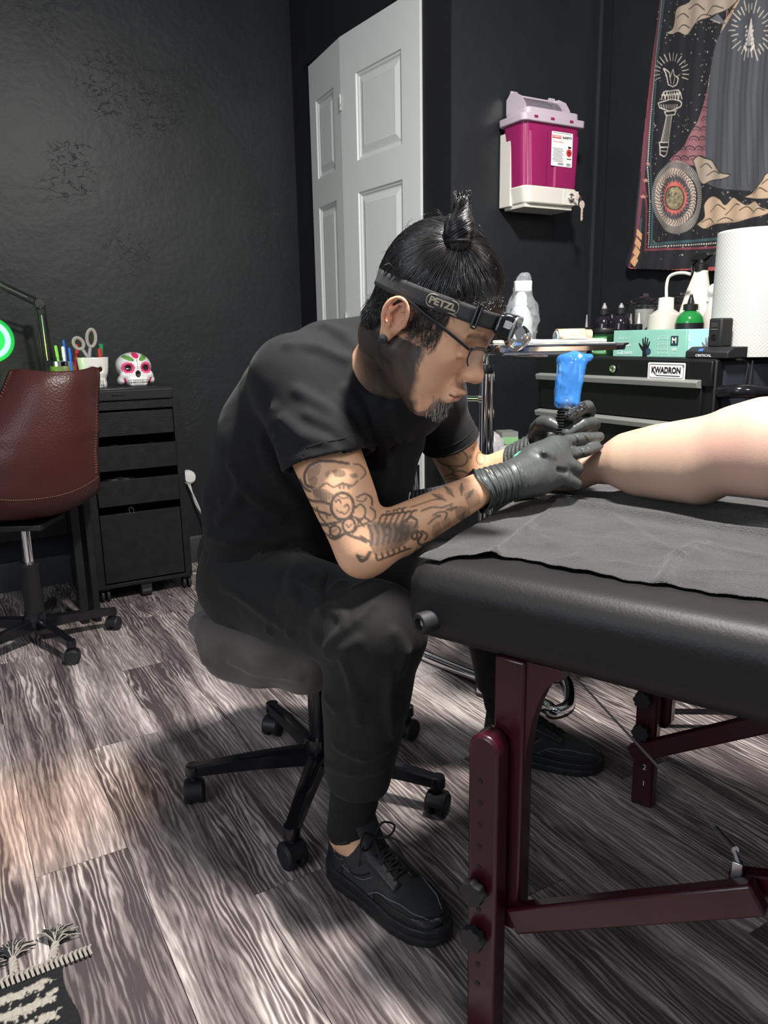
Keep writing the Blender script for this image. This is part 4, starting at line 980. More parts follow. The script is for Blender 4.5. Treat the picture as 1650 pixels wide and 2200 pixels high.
# bottles
M_inkb=mat('dark_ink_bottle',(.010,.008,.014),.12,coat=.5); M_tip=mat('clear_grey_tip',(.42,.40,.42),.3,trans=.3); M_wtip=mat('milky_tip',(.75,.70,.64),.4)
def bottle(name,lab,cat,px,x,R,hbody,htop,mb,mcap,mtip,pyh=None,grp=None,neck=.45,label=None,sh=.25,lt=.60):
    c=base_at(px,x); t=T(name,lab,cat,c,frame='room',group=grp)
    b=t.part('bottle_body',MB().lathe([(0,0),(R*.95,0),(R,.003),(R,hbody*(1-sh)),(R*.93,hbody*(1-sh*.6)),(R*.75,hbody*(1-sh*.25)),(R*neck,hbody),(R*neck,hbody+.004),(0,hbody+.004)],c,30),mb)
    capt=t.part('cap',MB().lathe([(0,hbody+.002),(R*neck*1.25,hbody+.002),(R*neck*1.25,hbody+.018),(R*neck*1.0,hbody+.020),(R*neck*.5,hbody+.022),(0,hbody+.022)],c,24),mcap)
    t.part('nozzle',MB().lathe([(R*neck*.62,hbody+.020),(R*neck*.55,hbody+.026),(R*neck*.35,(hbody+htop)/2+.014),(R*neck*.28,htop-.006),(R*neck*.30,htop-.005),(R*neck*.18,htop),(0,htop)],c,20),mtip)
    if label:
        t.part('label',MB().lathe([(R*1.012,hbody*.12),(R*1.015,hbody*.13),(R*1.015,hbody*lt),(R*1.012,hbody*(lt+.01))],c,30),label,parent=b)
    return t,c
M_lab=mat('dark_label',(.03,.03,.035),.4)
G='dark ink bottles on the tool cart'
bottle('ink_bottle','large black ink bottle standing left of its twin on the cart','ink bottle',1297,CX+.20,.033,.130,hgt(1297,651,CX+.20),M_inkb,M_bp,M_tip,label=M_lab,grp=G)
bottle('ink_bottle','large black ink bottle standing right of its twin on the cart','ink bottle',1333,CX+.20,.033,.130,hgt(1333,651,CX+.20),M_inkb,M_bp,M_tip,label=M_lab,grp=G)
bottle('ink_bottle','slim dark ink bottle leftmost beside the rolled paper','ink bottle',1260,CX+.12,.0125,.070,hgt(1260,676,CX+.12),M_inkb,M_bp,M_tip,grp=G,neck=.6)
for i,(px,py,x,r,lab) in enumerate(((1314,676,CX+.29,.014,'small ink bottle with grey tip seen between the twin large bottles'),(1341,676,CX+.30,.013,'small ink bottle half hidden behind the right large bottle'),(1355,674,CX+.26,.015,'small dark bottle with milky tip left of the white capped one'),(1372,672,CX+.25,.016,'small dark bottle with milky tip nearest the black cloth'))):
    bottle('ink_bottle',lab,'ink bottle',px,x,r,.078,hgt(px,py,x),M_inkb,M_bp,M_wtip if i>1 else M_tip,grp='small ink bottles behind the large ones',neck=.62)
# dark-lidded green jar
x=CX+.07; c=base_at(1298,x); t=T('green_jar','green-labelled dark jar with a black lid left of the teal glove box','jar',c,frame='room'); Hj=hgt(1298,716,x)
R=.036; c=base_at(1298,x+.02)
b=t.part('jar_body',MB().lathe([(0,0),(R*.96,0),(R,.004),(R,Hj-.004),(R*.9,Hj),(0,Hj)],c,32),mat('dark_green_glass',(.010,.035,.015),.12,coat=.5))
t.part('lid',MB().lathe([(0,Hj),(R*1.02,Hj),(R*1.05,Hj+.003),(R*1.05,Hj+.013),(R*1.0,Hj+.016),(0,Hj+.016)],c,36),M_bp)
lb=MB(); 
def cylp(c,R,a,z): return A([c[0]+R*math.cos(a),c[1]+R*math.sin(a),c[2]+z])
a0=math.pi+.3
for (aa,zz0,zz1) in ((1,0,0),):
    lb.grid(lambda u,v:cylp(c,R+.0008,a0-.75+1.5*u,.006+v*(Hj-.016)),14,2)
t.part('label',lb,mat('green_label',(.06,.24,.07),.4),parent=b)
lb=MB(); 
lb.tube([cylp(c,R+.0014,a0-.6+1.2*u,.012) for u in np.linspace(0,1,12)]+[cylp(c,R+.0014,a0+.6-1.2*u,Hj-.016) for u in np.linspace(0,1,12)],.0009,5,closed=True); t.part('label_border',lb,M_gw,parent=b)
# glass jars
M_glass=mat('clear_glass',(1,1,1),.02,trans=1,ior=1.45)
def glassjar(lab,px,x,R,hb_,pyk,cup):
    c=base_at(px,x); t=T('glass_jar',lab,'jar',c,frame='room',group='lidded glass jars'); 
    t.part('jar_body',MB().lathe([(0,0),(R*.9,0),(R*.97,.006),(R,.02),(R,hb_-.012),(R*1.03,hb_-.004),(R*1.05,hb_),(R*1.0,hb_),(R*.96,hb_-.012),(R*.96,.02),(R*.88,.008),(0,.008)],c,40),M_glass)
    H=hgt(px,pyk,x)
    t.part('lid',MB().lathe([(0,hb_+.002),(R*1.06,hb_+.002),(R*1.08,hb_+.006),(R*.85,hb_+.020),(R*.4,hb_+.030),(.006,hb_+.033),(.007,hb_+.038),(.017,H-.012),(.019,H-.006),(.013,H),(0,H)],c,40),M_glass)
    if cup:
        q=T('paper_cup','white ribbed cup seen through the left glass jar','cup',c+A([-.0,0,.009]),frame='room')
        q.part('cup_body',MB().lathe([(0,.0),(.026,.0),(.028,.02)]+[(.028+.0009*(k%2)+.00008*k,.03+.003*k) for k in range(20)]+[(.031,hb_-.02),(.028,hb_-.02),(.025,.012),(0,.012)],c+A([0,0,.009]),32),M_wht)
glassjar('lidded clear glass jar with a round knob behind the black cloth',1383,CX+.31,.055,hgt(1383,657,CX+.31),632,True)
glassjar('second glass jar mostly hidden behind the wash bottle and spray bottle',1462,CX+.35,.052,hgt(1462,655,CX+.35),635,False)
# wash bottle
M_milk=mat('milky_plastic',(.62,.57,.52),.35,trans=.12); M_milkw=mat('milky_white',(.78,.74,.66),.35)
x=CX+.205; c=base_at(1428,x); R=wid(1399,1457,x)/2; hb_=hgt(1428,668,x)
t=T('wash_bottle','milky squeeze wash bottle with a bent white spout tube','wash bottle',c,frame='room')
t.part('bottle_body',MB().lathe([(0,0),(R*.96,0),(R,.004),(R,hb_*.80),(R*.95,hb_*.9),(R*.6,hb_),(R*.42,hb_+.006),(0,hb_+.006)],c,32),M_milk)
hc_=hgt(1428,640,x); b=t.part('cap',MB().lathe([(0,hb_+.003),(R*.46,hb_+.003),(R*.44,hc_),(R*.2,hc_+.002),(0,hc_+.002)],c,26),M_wht)
P=[c+A([0,0,hc_]),onR(1432,615,0,x),onR(1437,596,0,x),onR(1450,588,0,x),onR(1468,586,0,x),onR(1483,589,0,x)]
t.part('spout_tube',MB().tube(bez(P,26),[.0055]*20+[.0042]*6+[.0035]*4 if False else .0048,10),M_milkw)
# black cloth
x=CX+.215; c=base_at(1392,x); t=T('black_rag','crumpled black rag beside the wash bottle','rag',c,frame='room')
ops=[(ell(c+A([0,0,.040]),(.026,.026,.040)),'+',0),(ell(c+A([0,.012,.025]),(.026,.027,.026)),'+',.02),(lambda P:.004*wob(P,90,3),'d',0)]
hh=hgt(1402,686,x); ops.append((cap(c+A([0,.02,.03]),c+A([0,-.020,hh-.012]),.018,.010),'+',.02))
V,F=march(ops,c-A([.08,.08,.02]),c+A([.08,.08,.14]),.003,2); V[:,2]=np.maximum(V[:,2],CZT+.0005); t.arr('cloth',V,F,M_lab)
# spray bottle
x=CX+.275; c=base_at(1490,x); t=T('spray_bottle','tall cream trigger spray bottle with black pump head','spray bottle',c,frame='room')
Hn=hgt(1500,582,x); w0=wid(1459,1520,x)
def sprf(P):
    q=P-c; z=q[:,2]; u=np.clip(z/Hn,0,1)
    hw=np.interp(u,[0,.05,.45,.75,.95,1],[w0/2*.95,w0/2,w0/2,w0/2*.72,w0/2*.42,w0/2*.38]); off=np.interp(u,[0,.45,1],[0,0,-.014])
    yy=np.abs(q[:,1]-off)/1.0; xx=np.abs(q[:,0]); r=((yy/hw)**3+(xx/(.030*np.interp(u,[0,.5,1],[1,1,.5])))**3)**(1/3)
    return np.maximum((r-1)*.02,np.abs(z-Hn/2)-Hn/2)
V,F=march([(sprf,'+',0)],c-A([.05,.08,.01]),c+A([.05,.08,Hn+.02]),.003,1); V[:,2]=np.maximum(V[:,2],CZT+.0004)
b=t.arr('bottle_body',V,F,M_milkw)
for k,py in enumerate(range(655,690,5)):
    a=onR(1497,py,0,x-.0318); t.part('label_line',MB().box(a,(.0005,.010,.0008)),mat('tan_print',(.45,.36,.25),.6),parent=b) if k<7 else None
nc=c+A([0,-.014,0]); m=MB(); m.lathe([(0,Hn-.003),(.0185,Hn-.003),(.019,Hn+.018),(.013,Hn+.022),(.012,Hn+.032),(0,Hn+.032)],nc,22)
tc_=t.part('pump_collar',m,M_bp)
zt=Hn+.030; m=MB(); m.prism([(.035,0),(.030,.016),(.010,.024),(-.020,.024),(-.034,.012),(-.020,.006),(-.016,0)],nc+A([-.011,0,zt]),(0,1,0),(0,0,1),(1,0,0),0,.022)
t.part('trigger_head',m,M_bp,bevel=.004); m=MB(); m.tube(bez([nc+A([0,.020,zt+.002]),nc+A([0,.034,zt-.012]),nc+A([0,.030,zt-.034])],8),.0045,8,flat=1.6); t.part('trigger',m,M_bp)
# green soap bottle
x=CX+.195
t,c=bottle('green_soap_bottle','green translucent squeeze bottle with black twist cap','squeeze bottle',1481,x,wid(1456,1505,x)/2,hgt(1481,668,x),hgt(1481,632,x),mat('green_plastic',(.02,.26,.055),.12,trans=.25,coat=.4),M_bp,M_bp,label=mat('black_label',(.01,.01,.012),.35),neck=.42,lt=.72)
# small foam pump bottle
x=CX+.27; c=base_at(1530,x); R=wid(1508,1546,x)/2; h_=hgt(1527,665,x); H=hgt(1527,608,x)
t=T('pump_bottle','white pump bottle half hidden behind the paper towel roll','pump bottle',c,frame='room')
t.part('bottle_body',MB().lathe([(0,0),(R,0),(R,h_*.8),(R*.8,h_*.93),(R*.62,h_),(0,h_)],c,28),M_milk)
t.part('pump_collar',MB().lathe([(0,h_-.002),(R*.62,h_),(R*.6,h_+.016),(R*.45,h_+.02),(R*.45,H-.045),(0,H-.045)],c,24),M_wht)
ops=[(ell(c+A([0,0,H-.022]),(.019,.021,.020)),'+',0),(cap(c+A([0,0,H-.02]),c+A([0,.018,H-.05]),.010,.008),'+',.012)]
V,F=march(ops,c+A([-.04,-.05,H-.08]),c+A([.04,.05,H+.02]),.0025,1); t.arr('pump_head',V,F,M_wht)
# paper towel roll
def towel():
    x,y=CX+.205,0; R=.105; px0=1536
    v=onR(px0,640,0,x); y=v[1]-R*1.19; H=zt_=None
    c=A([x,y,CZT]); H=hgt(1536,508,x)+.0
    m=bpy.data.materials.new('embossed_towel'); m.use_nodes=True; nt=m.node_tree;N=nt.nodes;L=nt.links;b=N['Principled BSDF']; b.inputs['Base Color'].default_value=(.52,.53,.50,1); b.inputs['Roughness'].default_value=.9
    t=T('paper_towel_roll','tall white embossed paper towel roll at the right frame edge','paper towel',c,frame='room')
    nu,nv=420,150
    def f(u,v):
        a=2*math.pi*u; z=.001+v*(H-.002); d=.0011*(max(0,math.sin(a*60+ (int(v*nv)//1)*0)*math.sin(z*math.pi/.0052)))**1.0
        r=R+d-(.004*(max(0,v-.985)/.015)**2 if v>.985 else 0); return (c[0]+r*math.cos(a),c[1]+r*math.sin(a),c[2]+z)
    t.part('paper',MB().grid(f,nu,nv),m,angle=180)
    k=MB(); k.lathe([(R-.004,H-.003),(.024,H-.003),(.024,.003),(R-.004,.003)],c,60); t.part('roll_ends',k,m)
    t.part('core',MB().lathe([(.024,0),(.024,H),(.021,H),(.021,0)],c,30),mat('brown_card',(.35,.25,.16),.8))
towel()

# ================================================================ SHARPS BIN
t=T('sharps_container','magenta sharps bin with white base locked on the black wall','sharps bin',(1.90,YB,1.5),frame='room')
M_mag=mat('magenta_plastic',(.36,.018,.13),.25,trans=.2,coat=.15,var=(2.0,(.30,.014,.105),.2)); M_shw=mat('cool_white_plastic',(.72,.68,.68),.3); M_shb=mat('warm_white_plastic',(.66,.63,.57),.3); M_lidc=mat('frosted_lid',(.66,.56,.64),.3,trans=.25)
yf_=YB-.135
def sx(px,py,y=None): return onR(px,py,1,yf_ if y is None else y)
xl0,xr0=sx(1126,260)[0],sx(1250,270)[0]; xl1,xr1=sx(1127,390)[0],sx(1240,400)[0]
zt0=sx(1110,247)[2]; zt1=sx(1110,397)[2]; zb0=sx(1110,434)[2]
def slab(xa,xb,xc,xd,z0,z1,y0,y1,r=.02):    # tapered rounded block: bottom xa..xb, top xc..xd
    mb=MB(); n=5; L=[]
    for z,a,b in((z0,xa,xb),(z1,xc,xd)):
        L.append([(x,y,z) for x,y in [(p[0]+(a+b)/2,p[1]+(y0+y1)/2) for p in rrect(b-a,abs(y1-y0),r,n)]])
    k=len(L[0]); mb.add(L[0]+L[1],[(i,(i+1)%k,k+(i+1)%k,k+i) for i in range(k)]+[tuple(range(k))[::-1],tuple(range(k,2*k))]); return mb
m=slab(xl1,xr1,xl0,xr0,zt1,zt0,yf_,YB-.012,.028)
b=t.part('bin_body',m,M_mag,bevel=.004)
# two broad flutes on the front
for (a_,b_2) in((.08,.42),(.52,.96)):
    t.part('front_panel',slab(xl1+(xr1-xl1)*a_,xl1+(xr1-xl1)*b_2,xl0+(xr0-xl0)*a_,xl0+(xr0-xl0)*b_2,zt1+.004,zt0-.04,yf_-.005,yf_+.03,.012),M_mag,parent=b,bevel=.002)
t.part('base_cup',slab(xl1+.004,xr1-.004,xl1-.004,xr1+.004,zb0,zt1+.004,yf_-.008,YB-.012,.028),M_shb,bevel=.006)
lc=A([xl1+(xr1-xl1)*.84,yf_-.009,(zb0+zt1)/2]); l0=t.part('lock',MB().lathe([(0,0),(.0145,0),(.0145,.006),(.011,.009),(0,.009)],lc,26,ax=(0,-1,0)),M_steel)
t.part('keyway',MB().box(lc+A([0,-.0095,0]),(.0075,.0006,.0012)),M_ink,parent=l0)
t.part('lock_panel',MB().box((lc[0]+.002,yf_-.0085,lc[2]),(.036,.0012,.024)),M_shb,bevel=.001)
wx=sx(1073,430,YB)[0]
wx=sx(1075,430,YB-.012)[0]
t.part('wall_plate',MB().box(((wx+xl1)/2+.03,YB-.035,(zb0-.004+zt0-.03)/2),(abs(xl1-wx)/2+.03,.030,(zt0-.03-zb0)/2)),M_shb,bevel=.002)
t.part('bottom_tray',MB().box(((xl1+xr1)/2-.005,YB-.075,zb0-.006),((xr1-xl1)/2-.012,.055,.006)),M_shb,bevel=.002)
# lid
r1=slab(xl0-.010,xr0+.010,xl0-.012,xr0+.012,zt0-.012,zt0+.012,yf_-.012,YB-.004,.02); L1=t.part('lid_rim',r1,M_lidc,bevel=.003)
t.part('lid_rim_upper',slab(xl0+.012,xr0-.006,xl0+.016,xr0-.008,zt0+.010,zt0+.036,yf_+.002,YB-.01,.02),M_lidc,parent=L1,bevel=.003)
for fxx in(.16,.44,.77): t.part('lid_slot',MB().box((xl0+(xr0-xl0)*fxx,yf_-.0122,zt0+.002),(.008,.0010,.004)),M_mag,parent=L1)
pr=[(0,0),(.105,0),(.098,.020),(.078,.048),(.045,.066),(.020,.068),(0,.05)]
for xx in(xl0+.022,xr0-.040): t.part('lid_cheek',MB().prism(pr,(xx,YB-.012,zt0+.030),(0,-1,0),(0,0,1),(1,0,0),0,.004),M_lidc)
fl_=MB(); fl_.grid(lambda u,v:(xl0+.026+(xr0-xl0-.066)*u,YB-.030-.060*v,zt0+.092-.012*v-.05*v*v),4,8); t.part('flap',fl_,mat('smoke_clear_plastic',(.42,.36,.44),.15,trans=.6),angle=60,solid=.003)
t.part('flap_bar',merge(MB().tube([(xl0+.024,YB-.030,zt0+.094),(xr0-.036,YB-.030,zt0+.094)],.005,10),MB().box((xl0+.04,YB-.030,zt0+.100),(.014,.004,.006)),MB().box((xr0-.05,YB-.030,zt0+.100),(.014,.004,.006))),M_lidc,bevel=.001)
# label
A0=sx(1187,281,yf_-.0065);A1=sx(1232,287,yf_-.0065);A2=sx(1183,355,yf_-.0065); lw=A1[0]-A0[0]; lh=A0[2]-A2[2]
lcx,lcz=(A0[0]+A1[0])/2-.002,(A0[2]+A2[2])/2; ex=A([1.,0,0]); ez=UPZ; yl=yf_-.0056
lab=t.part('label',MB().prism(rrect(lw,lh,.003),(lcx,yl,lcz),ex,ez,A([0,-1.,0]),0,.0006),M_pl,smooth=False)
def lt_(s,x,y,size,w=None,bold=0): return textmb(s,size,(lcx+x*lw/2,yl-.001,lcz+y*lh/2),ex,ez,bold=bold,width=w)
M_red=mat('print_red',(.70,.03,.03),.5)
t.part('red_lettering',merge(MB().box((lcx-.52*lw/2,yl-.0010,lcz+.70*lh/2),(.21*lw,.0002,.045*lh)),lt_('Sharps Container',-.35,.42,.006,.5*lw)),M_red,parent=lab,smooth=False)
t.part('dispo_lettering',textmb('DISPO',.0085,(lcx-.52*lw/2,yl-.0016,lcz+.70*lh/2),ex,ez,bold=.0002,width=.38*lw),M_pl,parent=lab,smooth=False)
tx=merge(lt_('SAFETY',.46,.69,.0095,.44*lw,.0003))
for k in range(12): tx.box((lcx-.22*lw+ (k%3)*.003,yl-.0009,lcz-(-.02+k*.035)*lh),((.24-.03*(k%4==3))*lw,.0002,.0040*lh))
tx.box((lcx+.36*lw,yl-.0009,lcz+.16*lh/2),(.07*lw,.0002,.028*lh)); tx.box((lcx+.35*lw,yl-.0009,lcz-.52*lh/2),(.11*lw,.0002,.012*lh)); tx.box((lcx,yl-.0009,lcz+.93*lh/2),(.44*lw,.0002,.004*lh))
for k in range(9): tx.box((lcx-.17*lw+k*.030*lw,yl-.0009,lcz-.86*lh/2),(.006*lw+.004*lw*(k%3==0),.0002,.030*lh))
for k in range(3): tx.box((lcx+.33*lw,yl-.0009,lcz-(.80+k*.06)*lh/2),(.10*lw,.0002,.006*lh))
t.part('black_print',tx,M_ink,parent=lab,smooth=False)
bc_=A([lcx+.34*lw,yl-.0010,lcz-.16*lh/2]); t.part('biohazard_disc',MB().lathe([(0,0),(.0125,0),(.0125,.0003),(0,.0003)],bc_,30,ax=(0,-1,0)),M_red,parent=lab,smooth=False)
bz=MB()
for k in range(3):
    a=math.radians(90+120*k); cc_=bc_+A([.0048*math.cos(a),-.0008,.0048*math.sin(a)]); bz.tube([cc_+A([.0040*math.cos(q_),0,.0040*math.sin(q_)]) for q_ in np.linspace(a+.6,a+2*math.pi-.6,18)],.0008,4)
bz.tube([bc_+A([.0026*math.cos(q_),-.0008,.0026*math.sin(q_)]) for q_ in np.linspace(0,6.283,14)[:-1]],.0006,4,closed=True)
t.part('biohazard_symbol',bz,M_ink,parent=lab,smooth=False)
# keys
kt=T('key_pair','two small steel keys hanging from the sharps bin lock','keys',lc+A([0,-.03,-.05]),frame='room')
M_key=mat('key_rose',(.85,.72,.66),.3,metal=.5)
kt.part('key',merge(MB().bar(lc+A([0,-.010,0]),lc+A([.0,-.028,0]),.002,.008),MB().lathe([(0,-.001),(.010,-.001),(.010,.001),(0,.001)],lc+A([.0,-.034,0]),20,ax=(1,0,.2))),M_key)
kt.part('key_ring',MB().tube([lc+A([.010*math.cos(a)+.006,-.036,-.006+.009*math.sin(a)]) for a in np.linspace(0,6.283,20)[:-1]],.0008,6,closed=True),M_steel)
kc_=lc+A([.022,-.036,-.052])
kt.part('key',merge(MB().prism([(.0115*math.cos(a),.014*math.sin(a)) for a in np.linspace(0,6.283,22)[:-1]],kc_+A([0,0,.026]),ex,ez,A([0,-1,0]),-.001,.001),MB().prism([(-.004,0),(-.004,-.040),(-.001,-.045),(.004,-.040),(.0055,-.034),(.003,-.030),(.005,-.024),(.003,-.019),(.005,-.012),(.004,0)][::-1],kc_+A([0,0,.016]),ex,ez,A([0,-1,0]),-.0009,.0009)),M_key)

# ================================================================ TAPESTRY
xw=XC-.022
def tq(px,py): p=onR(px,py,0,xw); return p[1],p[2]
cell=.0018; Yr=1.36; TL=tq(1352,582); ytop=2.42; ylft=2.17
nw,nh=int((ylft-Yr)/cell),int((ytop-1.215)/cell)
cv=Canvas(nw,nh,(.006,.006,.009))
def tc2(px,py): y,z=tq(px,py); return ((ylft-y)/cell,(ytop-z)/cell)
def TP(*p): return [tc2(*q) for q in p]
s1=tc2(1500,400);s2=tc2(1600,400); pxc=abs(s2[0]-s1[0])/100
CREAM=(.34,.27,.21);CRM2=(.44,.31,.21);ROSE=(.24,.10,.115);BLK=(.007,.007,.009);TEAL=(.03,.075,.085);ORG=(.50,.27,.13);GRY=(.055,.058,.068);WHT=(.55,.50,.44)
def smoothP(P,n=8): return [tuple(q[:2]) for q in bez([A([p[0],p[1],0]) for p in P],n*len(P))]
def ln(P,w,c,a=1.): cv.line(TP(*P),w*pxc,c,a)
def pl(P,c,a=1.): cv.poly(TP(*P),c,a)
def dc(x,y,r,c,a=1.): p=tc2(x,y); cv.disc(p[0],p[1],r*pxc,c,a)
rr_=np.random.default_rng(3)
for _ in range(900): dc(rr_.uniform(1390,1720),rr_.uniform(-120,560),rr_.uniform(.5,1.3),WHT,rr_.uniform(.3,.95))
# borders
pl([(1340,-160),(1424,-160),(1392,200),(1384,540),(1340,620)],BLK)
BL=[(1438,-200),(1424,0),(1410,120),(1400,250),(1393,360),(1398,440),(1395,531)]
ln([(a-2,b) for a,b in BL]+[(1536,524),(1720,500)],1,WHT,.0)
ln([(a-8,b+6) for a,b in BL]+[(1536,532),(1720,508)],4,(.17,.035,.05))
ln([(a+6,b-6) for a,b in BL]+[(1536,514),(1720,490)],5,TEAL)
def dots(P,st,r,c):
    P=[A(q,float) for q in P]
    for a,b in zip(P[:-1],P[1:]):
        L=np.linalg.norm(b-a)
        for k in range(int(L/st)): q=a+(b-a)*k*st/L; dc(q[0],q[1],r,c)
dots(BL,5,1.5,WHT); dots([(1395,531),(1536,523),(1720,498)],5,1.5,WHT)
LE=[(1418,-60),(1402,100),(1390,260),(1378,400),(1366,520),(1353,582)]
ln([(a+6,b) for a,b in LE],6,(.12,.03,.05)); ln([(1353,575),(1380,584),(1440,584),(1536,578),(1720,560)],7,(.33,.06,.06)); ln([(1381,470),(1376,520),(1370,572)],2,TEAL)
for k in range(4): pl([(1362+k*3.6,562-k*19),(1371+k*3,574-k*19),(1376+k*1.6,560-k*19),(1369+k*1.8,548-k*19)],ORG)
for x,y in((1395,353),(1390,388),(1385,423)):
    pl([(x+(5.5 if k%2==0 else 2.4)*math.sin(k*math.pi/5),y-(5.5 if k%2==0 else 2.4)*math.cos(k*math.pi/5)) for k in range(10)],(.42,.20,.15))
# robe and feathered edge
pl([(1592,-200),(1560,60),(1535,120),(1520,200),(1500,260),(1475,310),(1440,345),(1510,360),(1560,360),(1560,-200)],ROSE)
pl([(1620,-200),(1590,0),(1556,45),(1535,120),(1522,190),(1530,230),(1545,120),(1575,50),(1605,0)],CRM2,.9)
for row in range(16):
    for k in range(6):
        y=30+row*21; xl=np.interp(y,[0,60,120,200,260,310,345],[1585,1556,1533,1518,1500,1473,1440]); xr=1600
        x=xl+8+k*17+(row%2)*8
        if x>xr: continue
        P=[(x+9*math.cos(a),y-10*math.sin(a)) for a in np.linspace(.1,math.pi-.1,9)]; ln(P,1.6,BLK); ln([(x+5*math.cos(a),y+2-6*math.sin(a)) for a in np.linspace(.3,math.pi-.3,6)],1,BLK)
pl(smoothP([(1660,-200),(1592,0),(1545,80),(1524,190),(1518,300),(1520,360),(1530,400),(1640,410),(1760,400),(1760,-200)],5),GRY)
for k in range(14):
    x=1545+k*12; ln([(x+8,70+k*4),(x-2,200),(x-6+k,330),(x-8+k*2,400)],2.2,(.035,.037,.045),.8); ln([(x+13,90),(x+4,220),(x+k,395)],2,(.085,.088,.10),.5)
# praying skeletal hands and rays
for k in range(30):
    a=2*math.pi*k/30; r0,r1=34+6*(k%2),50+8*(k%3==0); ln([(1614+r0*math.cos(a)*.8,66+r0*math.sin(a)*1.15),(1614+r1*math.cos(a)*.8,66+r1*math.sin(a)*1.15)],1.6,WHT,.8)
for k in range(5): ln([(1606+k*4,98),(1610+k*2.2,72),(1617,42)],1.6,WHT)
for s_ in(-1,1):
    for k in range(5): dc(1611+s_*7+(k%2)*2,94-k*9,2,WHT); dc(1611+s_*(10-k),100+k*2,2.4,WHT)
# clouds
def cloud(P,fill,lines):
    pl(smoothP(P,5),fill); ln(smoothP(P+[P[0]],5),1.6,BLK)
    for q in lines: ln(smoothP(q,5),1.5,BLK)
cloud([(1430,72),(1445,62),(1450,45),(1455,20),(1480,5),(1500,-20),(1560,-30),(1590,-10),(1580,10),(1560,22),(1530,36),(1505,45),(1490,60),(1475,76),(1460,70),(1445,74)],CREAM,[[(1455,40),(1470,30),(1480,38)],[(1480,20),(1500,10),(1515,22)],[(1520,30),(1535,14),(1555,18)],[(1460,64),(1470,54),(1482,60)],[(1500,44),(1512,32),(1530,34)]])
cloud([(1490,345),(1500,335),(1515,340),(1530,345),(1540,360),(1552,372),(1570,376),(1555,385),(1530,388),(1512,396),(1500,380)],CREAM,[[(1505,360),(1520,352),(1530,362)],[(1520,378),(1535,368),(1550,374)]])
cloud([(1497,482),(1515,468),(1515,440),(1530,422),(1550,428),(1560,440),(1575,424),(1590,432),(1605,440),(1625,432),(1640,446),(1660,452),(1640,464),(1610,470),(1585,478),(1560,480),(1535,484),(1515,492)],CRM2,[[(1528,455),(1545,440),(1560,450)],[(1560,462),(1580,440),(1590,440)],[(1590,452),(1605,444),(1620,454)],[(1510,478),(1525,470),(1535,478)],[(1620,458),(1632,448),(1645,452)],[(1545,476),(1560,468),(1575,474)]])
for k in range(26): ln([(1520+k*5,488-k*.6),(1526+k*5,480-k*.6)],.9,BLK)
cloud([(1598,424),(1620,412),(1640,390),(1655,370),(1720,350),(1720,410),(1660,425),(1630,428)],CRM2,[[(1620,418),(1635,404),(1650,412)],[(1640,396),(1655,384),(1668,392)]])
# crescent base of the throne
pl([(1528,42),(1545,30),(1560,52),(1545,50)],(.10,.10,.12)); dots([(1528,42),(1553,52)],3,.9,WHT)
# torch
for k in range(16):
    a=math.radians(-200+k*14.5); ln([(1444+24*math.cos(a),158+28*math.sin(a)),(1444+38*math.cos(a),158+44*math.sin(a))],1.3,WHT,.85)
def outl(P,fill=BLK,c=WHT,w=1.5): pl(P,fill); ln(P+[P[0]],w,c)
outl(smoothP([(1436,182),(1432,160),(1428,148),(1438,156),(1440,166),(1447,150),(1451,162),(1459,168),(1456,182),(1448,187)],5)); ln([(1442,180),(1440,168)],1.2,WHT); ln([(1449,182),(1452,168)],1.2,WHT)
outl([(1424,205),(1462,202),(1460,194),(1430,196)])
for k in range(7): ln([(1423+k*6,214),(1427+k*6,198),(1430+k*6,213)],1.3,WHT)
outl(smoothP([(1417,222),(1440,214),(1463,218),(1462,230),(1440,238),(1420,232)],5)); 
for k in range(9): ln([(1422+k*4.4,225),(1424+k*4,233)],1,WHT)
outl([(1428,240),(1455,238),(1452,247),(1431,248)]); outl([(1432,248),(1446,247),(1437,306),(1421,306)])
for k in range(4): ln([(1434+k*3.2,250),(1424+k*3.2,304)],.9,WHT)
outl([(1418,306),(1438,306),(1437,316),(1419,316)]); outl(smoothP([(1419,317),(1434,317),(1433,328),(1427,336),(1419,332)],5)); ln([(1421,324),(1432,325)],1,WHT)
# sun and moon
cx_,cy_=1456,424
for k in range(110):
    a=2*math.pi*k/110; ln([(cx_+43*math.cos(a),cy_+60*math.sin(a)),(cx_+53*math.cos(a),cy_+78*math.sin(a))],1.5,(.40,.36,.32),.9)
pl([(cx_+43*math.cos(a)-4,cy_+62*math.sin(a)) for a in np.linspace(0,6.283,60)],(.46,.36,.30))
for k in range(46):
    a=2*math.pi*k/46; P=[(cx_-3+(30+j*2.6)*math.cos(a+.05*math.sin(j*1.6)),cy_+(40+j*4)*math.sin(a+.05*math.sin(j*1.6))) for j in range(6)]; ln(P,1.4,BLK)
pl([(cx_-4+(33+3.5*math.sin(k*3.1))*math.cos(2*math.pi*k/70),cy_+(47+5*math.sin(k*3.1))*math.sin(2*math.pi*k/70)) for k in range(70)],(.10,.09,.10))
pl([(cx_-4+(27+3*math.cos(k*2.2))*math.cos(2*math.pi*k/60),cy_+1+(35+5*math.cos(k*2.2))*math.sin(2*math.pi*k/60)) for k in range(60)],(.52,.13,.10))
for k in range(34):
    a=2*math.pi*k/34; ln([(cx_-4+r_*math.cos(a+.07*math.sin(r_*.5)),cy_+1+r_*1.35*math.sin(a+.07*math.sin(r_*.5))) for r_ in(26,30,34)],1.6,BLK,.9)
pl([(cx_-4+22*math.cos(a),cy_+2+26*math.sin(a)) for a in np.linspace(0,6.283,50)],BLK)
